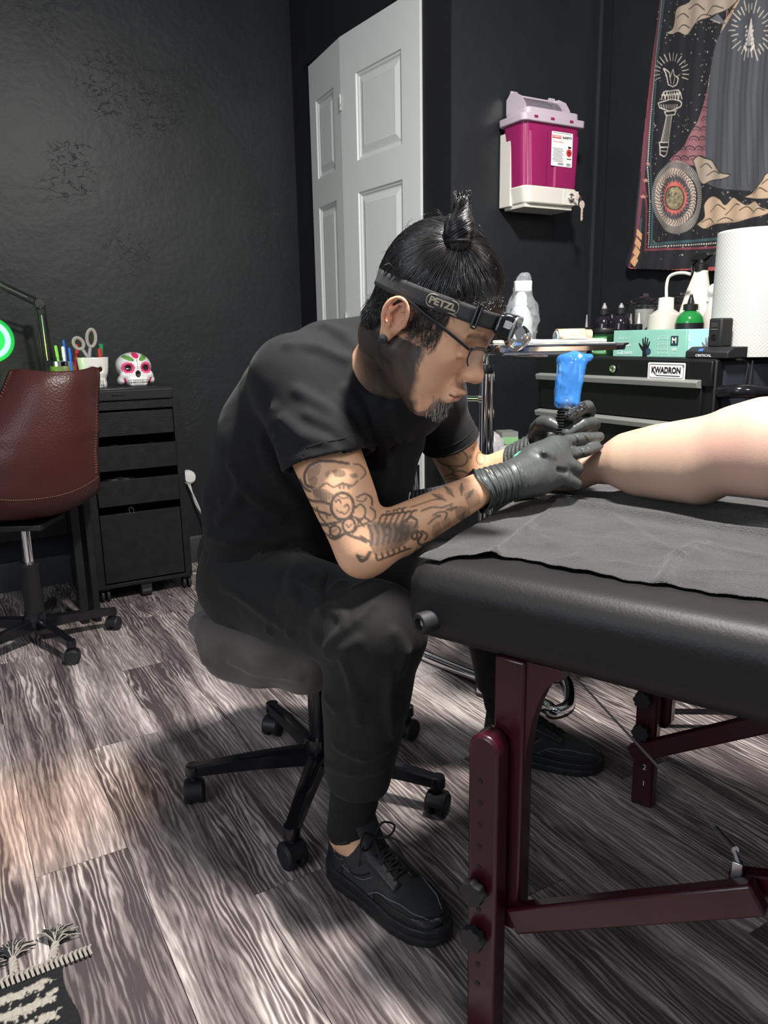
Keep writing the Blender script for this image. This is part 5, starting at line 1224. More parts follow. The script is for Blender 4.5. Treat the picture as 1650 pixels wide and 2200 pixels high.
pl([(cx_-4+20*math.cos(a),cy_+2+24*math.sin(a)) for a in np.linspace(0,6.283,50)],(.20,.17,.10))
for _ in range(70):
    a,r=rr_.uniform(0,6.28),rr_.uniform(0,1)**.5; x=cx_-4+17*r*math.cos(a); y=cy_+2+21*r*math.sin(a); dc(x,y,rr_.uniform(1,3.4),[(.05,.05,.045),(.38,.32,.18)][rr_.integers(2)],.6)
def tap():
    # cloth mask: the hanging cloth's own outline with a rounded lower corner
    LEp=[tq(*p) for p in [(1438,-260)]+LE[:-1]+[(1352,560)]]; ys=[p[0] for p in LEp][::-1]; zs=[p[1] for p in LEp][::-1]
    yR0,zR0=tq(1353,578); ye,ze=tq(1536,583); 
    V=[];C_=[];idx={}
    I,J=np.mgrid[0:nh,0:nw]; Yc=ylft-J*cell; Zc=ytop-I*cell
    left=np.interp(Zc,zs,ys); bot=ze+(Yc-ye)*((zR0-ze)/(yR0-ye)); bot=bot+np.maximum(0,Yc-(left-.03))**2*22
    M=(Yc<left)&(Zc>bot)
    dist=left-Yc
    X=xw-.004-.004*np.sin(Yc*38+Zc*3)*np.clip((2.2-Zc)*.9,0,1)-.003*np.sin(Yc*91+1)-.010*np.exp(-(dist/.02)**2)*np.sin(Zc*5)
    X=X-.012*np.exp(-((Zc-bot)/.05)**2)
    P=np.stack([X,np.minimum(Yc,left),Zc],-1)
    id_=-np.ones(M.shape,int); id_[M]=np.arange(M.sum()); q=M[:-1,:-1]&M[1:,:-1]&M[:-1,1:]&M[1:,1:]
    F=np.stack([id_[:-1,:-1][q],id_[1:,:-1][q],id_[1:,1:][q],id_[:-1,1:][q]],1)
    t=T('tapestry','dark printed wall tapestry of a robed figure, torch, sun and clouds','tapestry',(xw,1.8,1.24),frame='room')
    t.arr('cloth',P[M],F,mat('printed_cloth',(1,1,1),.75,attr='Col',sheen=.1,bump=(500,.1)),col=cv.a[M])
tap()

# ================================================================ LOW CABINET, TRAY STAND
lc_=T('low_cabinet','low black cabinet in the wall corner left of the tool cart','cabinet',(1.70,2.09,0),frame='room')
zc_=.700
lc_.part('carcass',MB().box((1.665,2.09,zc_/2),(.095,.205,zc_/2-.01)),M_oak,bevel=.002); lc_.part('worktop',MB().box((1.665,2.09,zc_-.006),(.103,.212,.007)),M_cart,bevel=.002)
lc_.part('door',MB().box((1.571,2.09,.34),(.006,.19,.30)),M_oak,bevel=.001)
q=onR(1088,958,0,1.66); gbx=T('small_carton','small pale green and silver carton on the low black cabinet','carton',(1.66,q[1],zc_+.001),frame='room')
m=MB().box((1.66,q[1],zc_+.022),(.028,.034,.021),[nrm((.9,-.3,0)),nrm((.3,.9,0)),(0,0,1)]); cb_=gbx.part('carton_body',m,mat('silver_card',(.26,.27,.25),.35,metal=.3)); 
m=MB().box((1.66,q[1],zc_+.014),(.0285,.0345,.012),[nrm((.9,-.3,0)),nrm((.3,.9,0)),(0,0,1)]); gbx.part('green_band',m,mat('pale_green_print',(.22,.42,.20),.4),parent=cb_)
c=onR(1062,985,0,1.56); c=A([1.59,c[1]-.0,zc_+.001])
pb_=T('plastic_wrap','crumpled clear plastic wrap draped off the low cabinet edge','plastic wrap',c,frame='room')
pts=[onR(1043,925,0,1.63),onR(1052,960,0,1.57),onR(1068,985,0,1.56),onR(1085,975,0,1.57),onR(1110,968,0,1.57),onR(1150,966,0,1.57)]
ops=[(chain([pts[0],pts[1],pts[2]],[.012,.045,.030]),'+',0),(chain([pts[2],pts[3],pts[4],pts[5]],[.03,.026,.016,.014]),'+',.02),(lambda P:.012*np.abs(wob(P,75,5))+.008*np.abs(wob(P,170,8))-.009+.002*wob(P,420,9),'d',0)]
V,F=march(ops,c-A([.2,.3,.14]),c+A([.2,.35,.25]),.0045,0); pb_.arr('film',V,F,mat('wrap_film',(.62,.58,.60),.25,alpha=.5),angle=40)
# tray stand
st=T('tray_stand','chrome tube instrument tray stand behind the seated man','tray stand',loc=(.30,2.25,0))
r_=.017
a0=fl(896,1402,.02); cn=fl(1205,1528,.02); c2=fl(1196,1465,.02); en=fl(1010,1368,.02)
top_=A([a0[0]-.004,a0[1]+.01,.66])
P=bez([top_,A([top_[0],top_[1],.40]),A([a0[0]-.012,a0[1]+.01,.12]),A([a0[0]-.004,a0[1],.05]),A([a0[0]+.03,a0[1]-.03,.02]),(a0*.5+cn*.5),cn*.9+a0*.1,cn+A([-.02,0,0]),cn+A([.035,.05,0]),c2+A([.03,.02,0]),c2*.8+en*.2,en],110)
st.part('base_tube',MB().tube(P,r_,16),M_chrome)
ub=A([.286,2.2,.02]); ub=A([(1040-825)/FPX*2.25*.99,2.22,.02]); ztray=onR(1200,752,0,1.2)[2]-.012
ub=onR(1041,900,1,1.70); ub=RM.T@ub; zj=ub[2]
st.part('upright_tube',merge(MB().cyl((ub[0],ub[1],.03),(ub[0],ub[1],at(1041,800,ub[1])[2]),.0135,n=20)),M_chrome)
st.part('upright_tube',MB().cyl((ub[0]+.020,ub[1]+.02,.03),(ub[0]+.020,ub[1]+.02,at(1041,800,ub[1])[2]),.009,n=16),M_chrome)
zc2=at(1041,793,ub[1])[2]
st.part('clamp_collar',MB().lathe([(0,-.012),(.018,-.012),(.0195,-.009),(.0195,.009),(.018,.012),(0,.012)],(ub[0]+.004,ub[1],zc2),22),M_bp)
zt_=at(1180,748,1.80)[2]-.003
st.part('inner_post',MB().cyl((ub[0]+.002,ub[1],zc2),(ub[0]+.002,ub[1],zt_-.012),.0075),M_chrome)
zx=at(1020,857,ub[1])[2]; st.part('cross_tube',merge(MB().cyl((ub[0]-.005,ub[1],zx),(top_[0],top_[1],zx-.02),.008,n=14),MB().cyl((ub[0]-.018,ub[1]+.002,zx),(ub[0]-.005,ub[1],zx),.012,n=14),MB().cyl((top_[0],top_[1],.60),(top_[0],top_[1],zx),.012,n=14)),M_chrome)
# feet tie under the posts
st.part('foot_plate',MB().bar((ub[0]-.0,ub[1]+.0,.018),(ub[0]+.02,ub[1]+.02,.018),.04,.018),M_chrome,bevel=.003)
tcx,tcy=.375,1.80; hw,hd=.160,.108; th_=0.12
EX=nrm(A([math.cos(th_),math.sin(th_),0])); EY=A([-EX[1],EX[0],0])
mb=MB(); L=[]
for w,h,z in((hw*2-.03,hd*2-.03,0),(hw*2-.012,hd*2-.012,.001),(hw*2-.008,hd*2-.008,.010),(hw*2,hd*2,.0135),(hw*2+.006,hd*2+.006,.0125),(hw*2+.006,hd*2+.006,.0105),(hw*2-.004,hd*2-.004,.008),(hw*2-.008,hd*2-.008,-.0015),(hw*2-.03,hd*2-.03,-.002)):
    L.append([A([tcx,tcy,zt_])+EX*x+EY*y+UPZ*z for x,y in rrect(w,h,.03,6)])
for a_,b_2 in zip(L[:-1],L[1:]):
    n=len(a_)
    for k in range(n): mb.add([a_[k],a_[(k+1)%n],b_2[(k+1)%n],b_2[k]],[(0,1,2,3)])
mb.add(L[0],[tuple(range(len(L[0])))]); mb.add(L[-1],[tuple(range(len(L[0])))[::-1]])
tr=T('steel_tray','shiny steel instrument tray under folded white towels','tray',loc=(tcx,tcy,zt_-.003)); tr.part('tray_body',mb,M_chrome,angle=50)
st.part('tray_bracket',merge(MB().bar((ub[0],ub[1],zt_-.012),(tcx,tcy,zt_-.012),.02,.010),MB().bar((tcx-.1,tcy-.02,zt_-.008),(tcx+.1,tcy+.02,zt_-.008),.012,.008)),M_chrome,bevel=.002)
# folded towels on the tray
M_tw=mat('cream_paper_towel',(.76,.74,.66),.85,bump=(120,.4,'noise'))
for k,(lab,w,d,dx,z) in enumerate((('lowest folded white paper towel on the steel tray',.250,.135,.02,.0015),('middle folded paper towel in the stack on the tray',.240,.130,.012,.0085),('topmost folded cream paper towel on the tray stack',.225,.122,.002,.0155))):
    t=T('paper_towel',lab,'paper towel',loc=(tcx+dx,tcy-.026,zt_+z),group='folded towels on the tray'); t.part('folded_sheet',MB().box(A([tcx+dx,tcy-.026,zt_+z+.0034]),(w/2,d/2,.0031),[EX,EY,UPZ]),M_tw,bevel=.0022)
    for j in range(1): 
        mm=MB().grid(lambda u,v:A([tcx+dx,tcy-.026,zt_+z+.0068])+EX*(u-.5)*w*.98+EY*(v-.5)*d*.98+UPZ*(.0012*math.sin(u*9+k)*math.sin(v*5+1)+.0004),20,10); t.part('top_ply',mm,M_tw,angle=180)
# rolled paper on the tray behind the towels
c=A([.455,1.868,zt_+.0245])
t=T('rolled_paper','rolled beige and blue printed paper lying behind the towels on the tray','paper roll',loc=(c[0],c[1],zt_))
P=[]
for k in range(50):
    a=k/49*3.2*math.pi; r=.0222-.0007*k/49*6
    P.append((r*math.cos(a),r*math.sin(a)))
ax=EX; X_=EY
mb=MB().grid(lambda u,v:c+ax*(-.040+.075*v*(1-.12*math.sin(u*6)))+X_*P[min(49,int(u*49))][0]+UPZ*P[min(49,int(u*49))][1],49,3)
rb=t.part('sheet',mb,mat('beige_print',(.55,.45,.33),.7,var=(60,(.35,.28,.2),.15)),angle=180,solid=.0006)
t.part('inner_sheet',MB().lathe([(.0165,-.044),(.0165,.03),(.015,.03),(.015,-.044)],c,26,ax=ax),mat('blue_print',(.16,.25,.34),.6,var=(80,(.5,.5,.5),.1)))
# bottle wrapped in a plastic bag on the tray
bcx=at(1117,730,1.862); c=A([bcx[0],bcx[1],zt_+.0015])
# keep it on the tray: beside the towels
wb_=T('wrapped_bottle','spray bottle inside a clear crinkled plastic bag on the tray','wrapped bottle',loc=c)
Hb=at(1120,655,1.862)[2]-c[2]
wb_.part('bottle_body',MB().lathe([(0,0),(.026,0),(.028,.003),(.028,Hb*.62),(.022,Hb*.85),(.012,Hb),(0,Hb)],c,28),mat('frosted_bottle',(.26,.29,.31),.4))
Ht=at(1120,590,1.862)[2]-c[2]
wb_.part('spray_head',merge(MB().lathe([(0,Hb-.004),(.014,Hb-.004),(.014,Hb+.02),(.009,Hb+.03),(0,Hb+.03)],c,20),MB().box(c+A([.004,0,Hb+.042]),(.020,.010,.012))),mat('dull_white_plastic',(.38,.39,.40),.4),bevel=.002)
ops=[(chain([c+A([0,0,.045]),c+A([.003,0,Hb*.85]),c+A([.002,0,Hb+.03]),c+A([.006,0,Ht-.014])],[.040,.040,.022,.016]),'+',0),(lambda P:.009*np.abs(wob(P,60,12))-.004+.004*np.abs(wob(P,150,13))+.002*wob(P,400,15)+.0022*wob(P,60,14,(4,4,.6)),'d',0)]
V,F=march(ops,c-A([.08,.08,.01]),c+A([.09,.08,Ht+.04]),.003,0); V[:,2]=np.maximum(V[:,2],c[2]+.0004)
wb_.arr('plastic_bag',V,F,mat('clear_bag_film',(.70,.74,.78),.12,alpha=.16,spec=.9),angle=30)
# ================================================================ THE MAN ON THE STOOL
FD=nrm(A([.74,-.67,0])); SD=nrm(A([.67,.74,0])); UPV=A([0,0,1.])
man=T('person','man in black t-shirt, trousers and headlamp seated tattooing, leaning over table','person',loc=(-.12,1.50,0))
# joints
pel=A([-.225,1.63,.555]); wst=A([-.225,1.60,.70]); chl=A([-.165,1.535,.86]); chu=A([-.095,1.47,.965]); nb=at(846,790,1.375)
ns=at(632,812,1.36); fs=at(925,842,1.60)
ne=at(782,1180,1.23); nw=at(1052,1040,1.345)
fe=at(1005,1045,1.68); fw=at(1140,972,1.60)
hn=A([-.285,1.56,.55]); kn=A([-.018,1.245,.568]); an=A([-.083,1.345,.10])
hf=A([-.14,1.72,.55]); kf=A([.225,1.66,.53]); af=A([.30,1.80,.10])
fv=nrm(A([.8376,-.303,-.454])); sv=nrm(A([.34,.94,0])); uv=nrm(np.cross(fv,sv)); sv=nrm(sv-fv*(sv@fv)); 
if uv[2]<0: uv=-uv
HS=1.05; HO=A([.070,1.251,1.086])
def hd(f,s,u): return HO+HS*(f*fv+s*sv+u*uv)
RH=A([fv,sv,uv])
def he(f,s,u,r): return ell(hd(f,s,u),A(r)*HS,RH)
def hc(p,q,ra,rb=None,sc=None): return cap(hd(*p),hd(*q),ra*HS,(ra if rb is None else rb)*HS,sc)
head=[(he(.004,0,.035,(.090,.076,.087)),'+',0),(he(.030,0,-.012,(.062,.061,.082)),'+',.03),
 (he(.060,0,.045,(.040,.055,.040)),'+',.03)]
for s in(-1,1):
    head+=[(hc((-.004,s*.056,-.050),(.058,s*.020,-.103),.020,.017),'+',.030),
     (he(.052,s*.040,-.034,(.026,.022,.024)),'+',.025),
     (he(.038,s*.036,-.070,(.032,.020,.030)),'+',.025),
     (hc((.090,s*.012,.013),(.074,s*.046,.010),.0085,.008),'+',.016)]
head+=[(hc((.052,-.012,-.108),(.052,.012,-.108),.022),'+',.022),(he(.074,0,-.106,(.016,.018,.014)),'+',.016)]
for s in(-1,1):
    head+=[(hc((.097,s*.032,-.009),(.094,s*.040,-.009),.0125),'-',.016),
           (hc((.0745,s*.031,-.011),(.0735,s*.035,-.011),.0125),'+',.004),
           (hc((.086,s*.020,-.019),(.083,s*.046,-.018),.0022),'+',.006)]
head+=[(hc((.080,0,.010),(.104,0,-.034),.0110,.0125),'+',.018),(he(.107,0,-.041,(.0125,.012,.0105)),'+',.010)]
for s in(-1,1): head+=[(he(.097,s*.0125,-.045,(.011,.008,.008)),'+',.008),(hc((.101,s*.007,-.053),(.097,s*.008,-.050),.0030),'-',.004),(hc((.100,s*.022,-.052),(.088,s*.034,-.074),.0018),'-',.010)]
head+=[(he(.083,0,-.075,(.016,.026,.022)),'+',.016),(hc((.099,0,-.060),(.098,0,-.066),.003),'-',.006),
 (hc((.0955,-.020,-.0735),(.0985,0,-.0705),.0055,.0065,(uv,.7)),'+',.006),(hc((.0955,.020,-.0735),(.0985,0,-.0705),.0055,.0065,(uv,.7)),'+',.006),
 (hc((.091,-.018,-.0835),(.091,.018,-.0835),.0080),'+',.007),
 (chain([hd(.091,-.026,-.0785),hd(.1015,-.008,-.0775),hd(.1015,.008,-.0775),hd(.091,.026,-.0785)],[.0014]*4),'-',.003),
 (hc((.094,-.010,-.095),(.094,.010,-.095),.004),'-',.009)]
# ears
def earrim(s,et):
    P=bez([hd(*et(*q)) for q in((-.004,-.018,.006),(.001,.000,.008),(-.001,.014,.009),(-.010,.025,.011),(-.022,.027,.012),(-.033,.018,.012),(-.037,.004,.011),(-.035,-.010,.010),(-.028,-.023,.008),(-.020,-.034,.005))],30)
    return chain(P,list(np.interp(np.linspace(0,1,len(P)),[0,.3,.6,.85,1],A([.0034,.0038,.0040,.0036,.0048])*HS)))
for s in(-1,1):
    et=lambda f,u,o=0:(-.017+(f+.017)*.88,s*(.078+o),-.008+(u+.004)*.88)
    head+=[(he(-.020,s*.077,-.008,(.018,.006,.030)),'+',.004),
     (earrim(s,et),'+',.004),
     (he(-.014,s*.087,-.008,(.011,.007,.013)),'-',.005),(he(-.018,s*.090,.012,(.010,.005,.006)),'-',.005),
     (he(-.002,s*.081,-.010,(.004,.005,.007)),'+',.003),
     (chain([hd(-.020,s*.087,.010),hd(-.027,s*.088,-.004),hd(-.020,s*.086,-.020)],[.0028]*3),'+',.004),
     (he(-.020,s*.081,-.034,(.009,.0055,.010)),'+',.005)]
body=list(head)
body+=[(cap(hd(-.040,0,-.045),nb,.052,.058),'+',.03),(cap(hd(.015,0,-.080),nb+FD*.035-UPV*.02,.034,.040),'+',.030),
 (cap(nb-UPV*.03,ns-UPV*.01,.046,.050),'+',.05),(cap(nb-UPV*.02,fs,.050,.050),'+',.05),(chain([nb-UPV*.02,chu,chl],[.055,.075,.08]),'+',.05)]
# sternomastoid seen on the near side
body+=[(cap(hd(-.030,-.058,-.040),nb+FD*.050-SD*.02-UPV*.01,.012,.009),'+',.02)]
tors=[(cap(pel,wst,.105,.088,(SD,1.3)),'+',.05),(cap(wst,chl,.088,.085,(SD,1.35)),'+',.05),(cap(chl,chu,.085,.070,(SD,1.5)),'+',.05)]
body+=tors
mid=lambda a,b,t:a*(1-t)+b*t
def arm(s_,e_,w_,rr=(.056,.050,.041)):
    ub=mid(s_,e_,.42); fb=mid(e_,w_,.25)
    return [(chain([s_,ub,e_],list(rr)),'+',.03),(cap(mid(s_,e_,.25)+FD*.012,mid(s_,e_,.70)+FD*.010,.040,.036),'+',.03),
            (chain([e_,fb,mid(e_,w_,.6),w_],[.038,.044,.036,.028]),'+',.022),(sph(e_+nrm(e_-(s_+w_)/2)*.014,.024),'+',.018)]
body+=arm(ns,ne,nw,(.062,.060,.047))+arm(fs,fe,fw)
for a,b,c in((hn,kn,an),(hf,kf,af)):
    body+=[(cap(a,b,.080,.058),'+',.04),(cap(b,mid(b,c,.35),.055,.052),'+',.03),(cap(mid(b,c,.35),c,.052,.034),'+',.02)]
FN=nrm(A([.70,-.714,0])); FF=nrm(A([.935,-.355,0]))    # directions the two feet point
for a,d in((an,FN),(af,FF)): body+=[(cap(a,a+d*.10-UPV*.045,.032,.026),'+',.02)]
V,F=march(body,(-.48,1.0,.0),(.52,2.0,1.36),.0023,1)
N_=normals(V,F)
# ---- skin colours and tattoos
skin=A([.72,.41,.25]); c=np.tile(skin,(len(V),1))
c*= (1+.06*wob(V,60,2))[:,None]
loc=(V-HO)@RH.T/HS; f_,s_,u_=loc[:,0],loc[:,1],loc[:,2]
ishead=np.linalg.norm(V-hd(0,0,.0),axis=1)<.20
def blend(mask,colr,a=1.): 
    m=(np.clip(mask,0,1)*a)[:,None]; c[:]=c*(1-m)+A(colr)*m
g=lambda cx,cs,cu,r:np.exp(-(((f_-cx)**2+(s_-cs)**2+(u_-cu)**2)/r**2))
blend(g(.11,0,-.045,.018)+g(.055,-.045,-.035,.022)*.6+g(.055,.045,-.035,.022)*.6,(.60,.27,.19),.5)
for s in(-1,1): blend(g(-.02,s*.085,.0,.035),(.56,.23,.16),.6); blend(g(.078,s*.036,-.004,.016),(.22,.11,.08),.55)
lip=(np.abs(s_)<.025)&(f_>.085)&(u_<-.066)&(u_>-.092)
blend(np.exp(-((u_+.078)/.0085)**4)*(np.abs(s_)<.024)*(f_>.088),(.40,.15,.12),.75)
blend(np.exp(-((u_+.0778)/.0014)**2)*(np.abs(s_)<.025)*(f_>.088),(.12,.04,.035),.8)
# eyebrows, stubble, hairline
for s in(-1,1):
    br=np.exp(-((u_-.012-.006*np.sin(np.clip((s*s_-.010)/.045,0,1)*3.1))/.0058)**2)*((s*s_>.008)&(s*s_<.054)&(f_>.05)); blend(br*(.8+.2*wob(V,900,4)),(.025,.018,.016),.95)
    side=((s*s_>.045)&(f_>-.02)&(f_<.052)&(u_>-.02+.5*(f_)))*np.clip((.050-f_)/.02,0,1); blend(side*ishead*(np.abs(s_)<.076),(.05,.04,.036),.75)
blend(((u_>.050+.1*np.clip(.09-f_,0,.1))|((f_<-.030)&(u_>-.05)))*ishead*(np.abs(s_)<.078)*1.,(.015,.012,.012),.93)
blend(((f_<-.035)&(u_<=-.05)&(u_>-.085))*ishead*.8,(.05,.035,.03),.8)
blend(np.clip((-.088-u_)/.01,0,1)*(f_>.045)*(np.abs(s_)<.034)*ishead,(.16,.13,.12),.8)
blend(np.exp(-((u_+.062)/.006)**2)*(f_>.085)*(np.abs(s_)<.028),(.30,.17,.12),.5)
# dark inked neck with a lighter patch at the nape
nk=(V[:,2]>.93)&(u_<-.030)&(f_<.045-.2*(u_+.05))&(~((np.abs(s_)>.076)&(f_>-.04)&(u_>-.045)))&(V[:,0]<.14)
nape=np.exp(-((V[:,0]+.055)/.016)**2)
nk=nk*np.clip((.045-.2*(u_+.05)-f_+.006*wob(V,160,77))/.012,0,1)
blend(nk*(1-.75*nape)*(.95+.05*wob(V,55,9)+.05*wob(V,260,10,(1,1,.3))),(.040,.032,.027),1.0)
# drawing area (local drawing units ~ 0.8 mm) laid against each forearm and the cheek from the side
vr,vu,vd=RC[:,0],RC[:,1],RC[:,2]
def decal(cvs,c0,org,sc,sel,ink,a=.8,usecol=False):
    q=V-org; x=c0[0]+q@vr*sc; y=c0[1]-q@vu*sc
    ok=sel&(x>2)&(y>2)&(x<cvs.w-3)&(y<cvs.h-3)&(N_@vd>.02); d=np.zeros(len(V)); col=cvs.sample(x[ok],y[ok]); 
    d[ok]=1-col[:,0]; blend(d,ink,a)
    return ok
def dark(cvs): pass
X0,Y0=600,920
cv=Canvas(520,340,(1,1,1))
def sp(*P): return smoothP([(x,y) for x,y in P],6)
def D(P,w=3.2,a=.85,sm=True): 
    P=[(x-X0,y-Y0) for x,y in P]; cv.line(smoothP(P,5) if sm and len(P)>2 else P,w*1.35,(0,0,0),min(1,a*1.12))
def Fp(P,a=.35): cv.poly(smoothP([(x-X0,y-Y0) for x,y in P],5),(0,0,0),a)
def Do(x,y,rx,ry,w=3,a=.85): D([(x+rx*math.cos(t),y+ry*math.sin(t)) for t in np.linspace(0,2*math.pi,18)],w,a)
# skull at the top of the upper arm
D([(672,1048),(657,1040),(656,1018),(668,1002),(692,993),(722,994),(750,998)],4.5); Fp([(660,1012),(690,998),(688,1020),(664,1036)],.5); Fp([(664,1030),(684,1026),(680,1046),(668,1048)],.55)
Fp([(716,1014),(728,1010),(744,1016),(742,1026),(722,1026)],.75); Fp([(752,1022),(764,1018),(770,1024),(760,1030)],.7); Fp([(700,1020),(712,1012),(706,1030)],.5)
D([(690,1048),(704,1040),(720,1048),(738,1040),(756,1046),(770,1034)],3,.6)
for x in(730,738,748): D([(x,1042),(x+3,1052)],2.5,.7,False); D([(x+6,1041),(x+3,1052)],2,.6,False)
D([(760,998),(774,1000),(786,1016),(776,1030)],2.5,.6)
Fp([(668,1046),(700,1052),(720,1066),(700,1076),(676,1066)],.55); D([(642,1030),(654,1048),(668,1056)],4); D([(642,1030),(650,1062),(664,1074),(700,1080),(716,1084)],4.5)
for k in range(8): D([(676+k*7,1052+k*2),(680+k*6,1070+k)],3,.5,False)
# flower with ovals and petals
Do(738,1088,24,28,4.5); D([(724,1080),(730,1074),(736,1082)],2.5,.7); D([(742,1090),(748,1084),(752,1094),(744,1104),(736,1100)],2.5,.7); D([(726,1096),(734,1102)],2.5,.7); D([(728,1066),(740,1072),(752,1068)],2,.6)
Do(752,1128,13,15,3.5); D([(746,1126),(752,1132),(758,1124)],2,.6); Do(722,1140,12,11,3.2); D([(716,1142),(726,1136)],2,.7)
D([(650,1070),(668,1090),(690,1100),(712,1106)],4); D([(652,1074),(664,1100),(672,1118),(690,1126),(716,1124),(734,1120)],4); D([(682,1090),(688,1108),(700,1122)],3); D([(700,1100),(706,1114)],2.5)
D([(686,1130),(698,1128),(712,1134),(708,1150),(694,1142)],3.5); D([(764,1092),(776,1084),(786,1096),(782,1112),(768,1116)],3); D([(768,1070),(784,1062),(798,1070),(800,1086)],3); D([(768,1076),(782,1078),(788,1070)],2.3,.7)
D([(742,1116),(756,1110),(772,1116),(768,1134),(760,1144)],3.2); D([(710,1154),(724,1156),(738,1148),(744,1144),(758,1150),(776,1156),(788,1162)],4.5)
D([(796,1090),(806,1100),(804,1116),(790,1122)],2.8,.7); D([(774,1130),(786,1124),(798,1130)],3,.7)
# lettering above the scorpion
D([(836,1098),(830,1100),(832,1107),(838,1106)],2,.7); D([(838,1097),(840,1107)],2,.7); D([(846,1104),(846,1096),(852,1096)],2,.7); Do(859,1097,4.5,5,2,.7); D([(874,1090),(866,1092),(868,1102),(876,1100)],2.2,.7)
# scorpion
for k in range(7): Fp([(800+k*12,1122+k*1.5),(812+k*12,1122),(818+k*11,1160-k*3),(808+k*11,1188-k*4),(800+k*9,1180)],.34)
for k in range(7): D([(792+k*14,1128),(800+k*13,1148-k),(798+k*12,1170-k*2)],4,.75)
for k in range(6): D([(812+k*12,1128-k),(820+k*13,1108-k*1.5),(830+k*13,1106-k*2)],3.2,.7)
for k in range(6): D([(808+k*12,1188-k*3),(812+k*12,1200-k*4),(822+k*12,1198-k*4)],3.2,.75)
Fp([(796,1120),(850,1124),(886,1120),(900,1134),(880,1160),(840,1184),(806,1190),(794,1160)],.55); Fp([(840,1130),(880,1126),(888,1150),(850,1168)],.4)
Do(866,1138,9,8,5,.7); Do(832,1140,7,9,4,.6); Do(890,1150,6,8,4,.6)
D([(796,1184),(788,1196),(778,1200),(770,1190)],6); D([(770,1190),(782,1192)],3); D([(884,1110),(896,1120),(890,1134)],4); D([(884,1110),(872,1116),(864,1126)],3.5); D([(894,1140),(906,1148),(898,1162),(906,1172),(924,1166)],4.5); D([(906,1140),(918,1150),(914,1160)],3)
D([(784,1130),(776,1120),(784,1112),(794,1118)],3.2); D([(776,1150),(790,1158),(800,1166)],3.5,.7); D([(898,1176),(890,1190),(904,1192),(920,1184),(950,1172)],2.5,.5)
# leaves and shading toward the wrist
for (x,y,dx,dy) in((960,1075,-28,-14),(978,1066,-18,-24),(996,1062,2,-26),(1008,1070,16,-20),(985,1090,-24,6),(1002,1100,-2,24)):
    Fp([(x,y),(x+dx*.5-dy*.25,y+dy*.5+dx*.25),(x+dx,y+dy),(x+dx*.5+dy*.25,y+dy*.5-dx*.25)],.55); D([(x,y),(x+dx,y+dy)],2.5,.8,False)
Fp([(980,1086),(1010,1090),(1018,1104),(1000,1120),(984,1112)],.6); Fp([(930,1130),(944,1120),(950,1140),(940,1156),(928,1150)],.45); Fp([(948,1120),(968,1112),(972,1130),(956,1136)],.38); Fp([(1000,1060),(1030,1050),(1040,1080),(1014,1096)],.42)
D([(905,1098),(928,1090),(952,1090),(975,1082)],3,.6); D([(930,1108),(946,1100),(962,1102),(958,1116)],3,.6); D([(920,1126),(936,1112),(948,1108)],3,.6); D([(880,1090),(900,1084),(930,1074),(950,1070)],2.5,.5)
for k in range(12): D([(930+k*6,1160-k*4),(940+k*6,1142-k*4)],3,.35,False)
armsel=(V[:,2]<.955)&(V[:,2]>.62)&(V[:,1]<1.46)
decal(cv,(782-X0,1180-Y0),ne,FPX/(.975*1.23+.222*(CAMH-ne[2])),armsel&(V[:,0]>-.26),(.050,.050,.045),.88)
# far upper arm: a skeletal figure and small stars
X0,Y0=900,920; cv=Canvas(220,160,(1,1,1))
Fp([(930,958),(955,960),(985,972),(1000,988),(990,1002),(960,1004),(940,990)],.28)
D([(928,958),(955,958),(985,970),(1001,984),(998,998),(985,1003),(962,1002),(945,994),(932,976),(928,958)],3); D([(934,962),(950,968),(972,974),(984,980)],2,.8)
for k in range(7): D([(938+k*7,964+k*2),(940+k*7,972+k*1.5)],1.6,.7,False)
Fp([(966,984),(976,982),(984,988),(974,992)],.5); Fp([(940,974),(950,976),(956,986),(948,990)],.5); D([(962,1003),(968,1010),(980,1008)],2.2)
D([(962,1004),(972,1012),(974,1024)],3); D([(968,1018),(985,1012),(1004,1018),(1018,1034)],2.6); D([(955,1024),(968,1020),(984,1024)],2.4); D([(956,1030),(972,1028),(990,1030)],2.2)
for x,y in((990,958),(1008,984),(1014,966)): 
    for k in range(3): D([(x-4*math.cos(k),y-4*math.sin(k)),(x+4*math.cos(k),y+4*math.sin(k))],1.3,.8,False)
Fp([(1000,948),(1016,946),(1020,960),(1010,972),(1000,962)],.32); Do(1032,985,10,13,2,.5); D([(1036,998),(1040,1010),(1034,1022),(1024,1030)],1.6,.7)
fo=at(975,980,1.63)
decal(cv,(75,60),fo,FPX/(.975*1.63+.222*(CAMH-fo[2])),(V[:,1]>1.5)&(V[:,0]>-.02)&(V[:,2]>.7),(.090,.095,.062),.78)
# cheek lines
X0,Y0=860,660; cv=Canvas(120,160,(1,1,1))
D([(880,700),(878,730),(884,760),(892,790)],2.2); D([(882,745),(905,738),(925,742)],2.6); D([(884,735),(900,720),(915,728),(905,745),(895,760),(890,785)],3); D([(912,738),(900,765),(896,785)],2.2); D([(866,758),(876,780),(884,800),(890,830)],4,.8); D([(880,712),(872,722)],2)
Fp([(868,750),(884,790),(892,835),(880,840),(866,800)],.3); D([(900,700),(912,716),(930,722)],2); D([(884,770),(900,752),(916,748),(924,734)],2); D([(896,800),(902,780),(912,762)],2)
ho=at(900,740,1.20)
decal(cv,(40,80),ho,FPX/(.975*1.20+.222*(CAMH-ho[2])),ishead&(s_<-.02),(.070,.065,.060),.7)
M_skin=mat('tan_skin',(1,1,1),.50,attr='Col',bump=(420,.06),spec=.42)
M_skin.node_tree.nodes['Principled BSDF'].inputs['Subsurface Weight'].default_value=.08
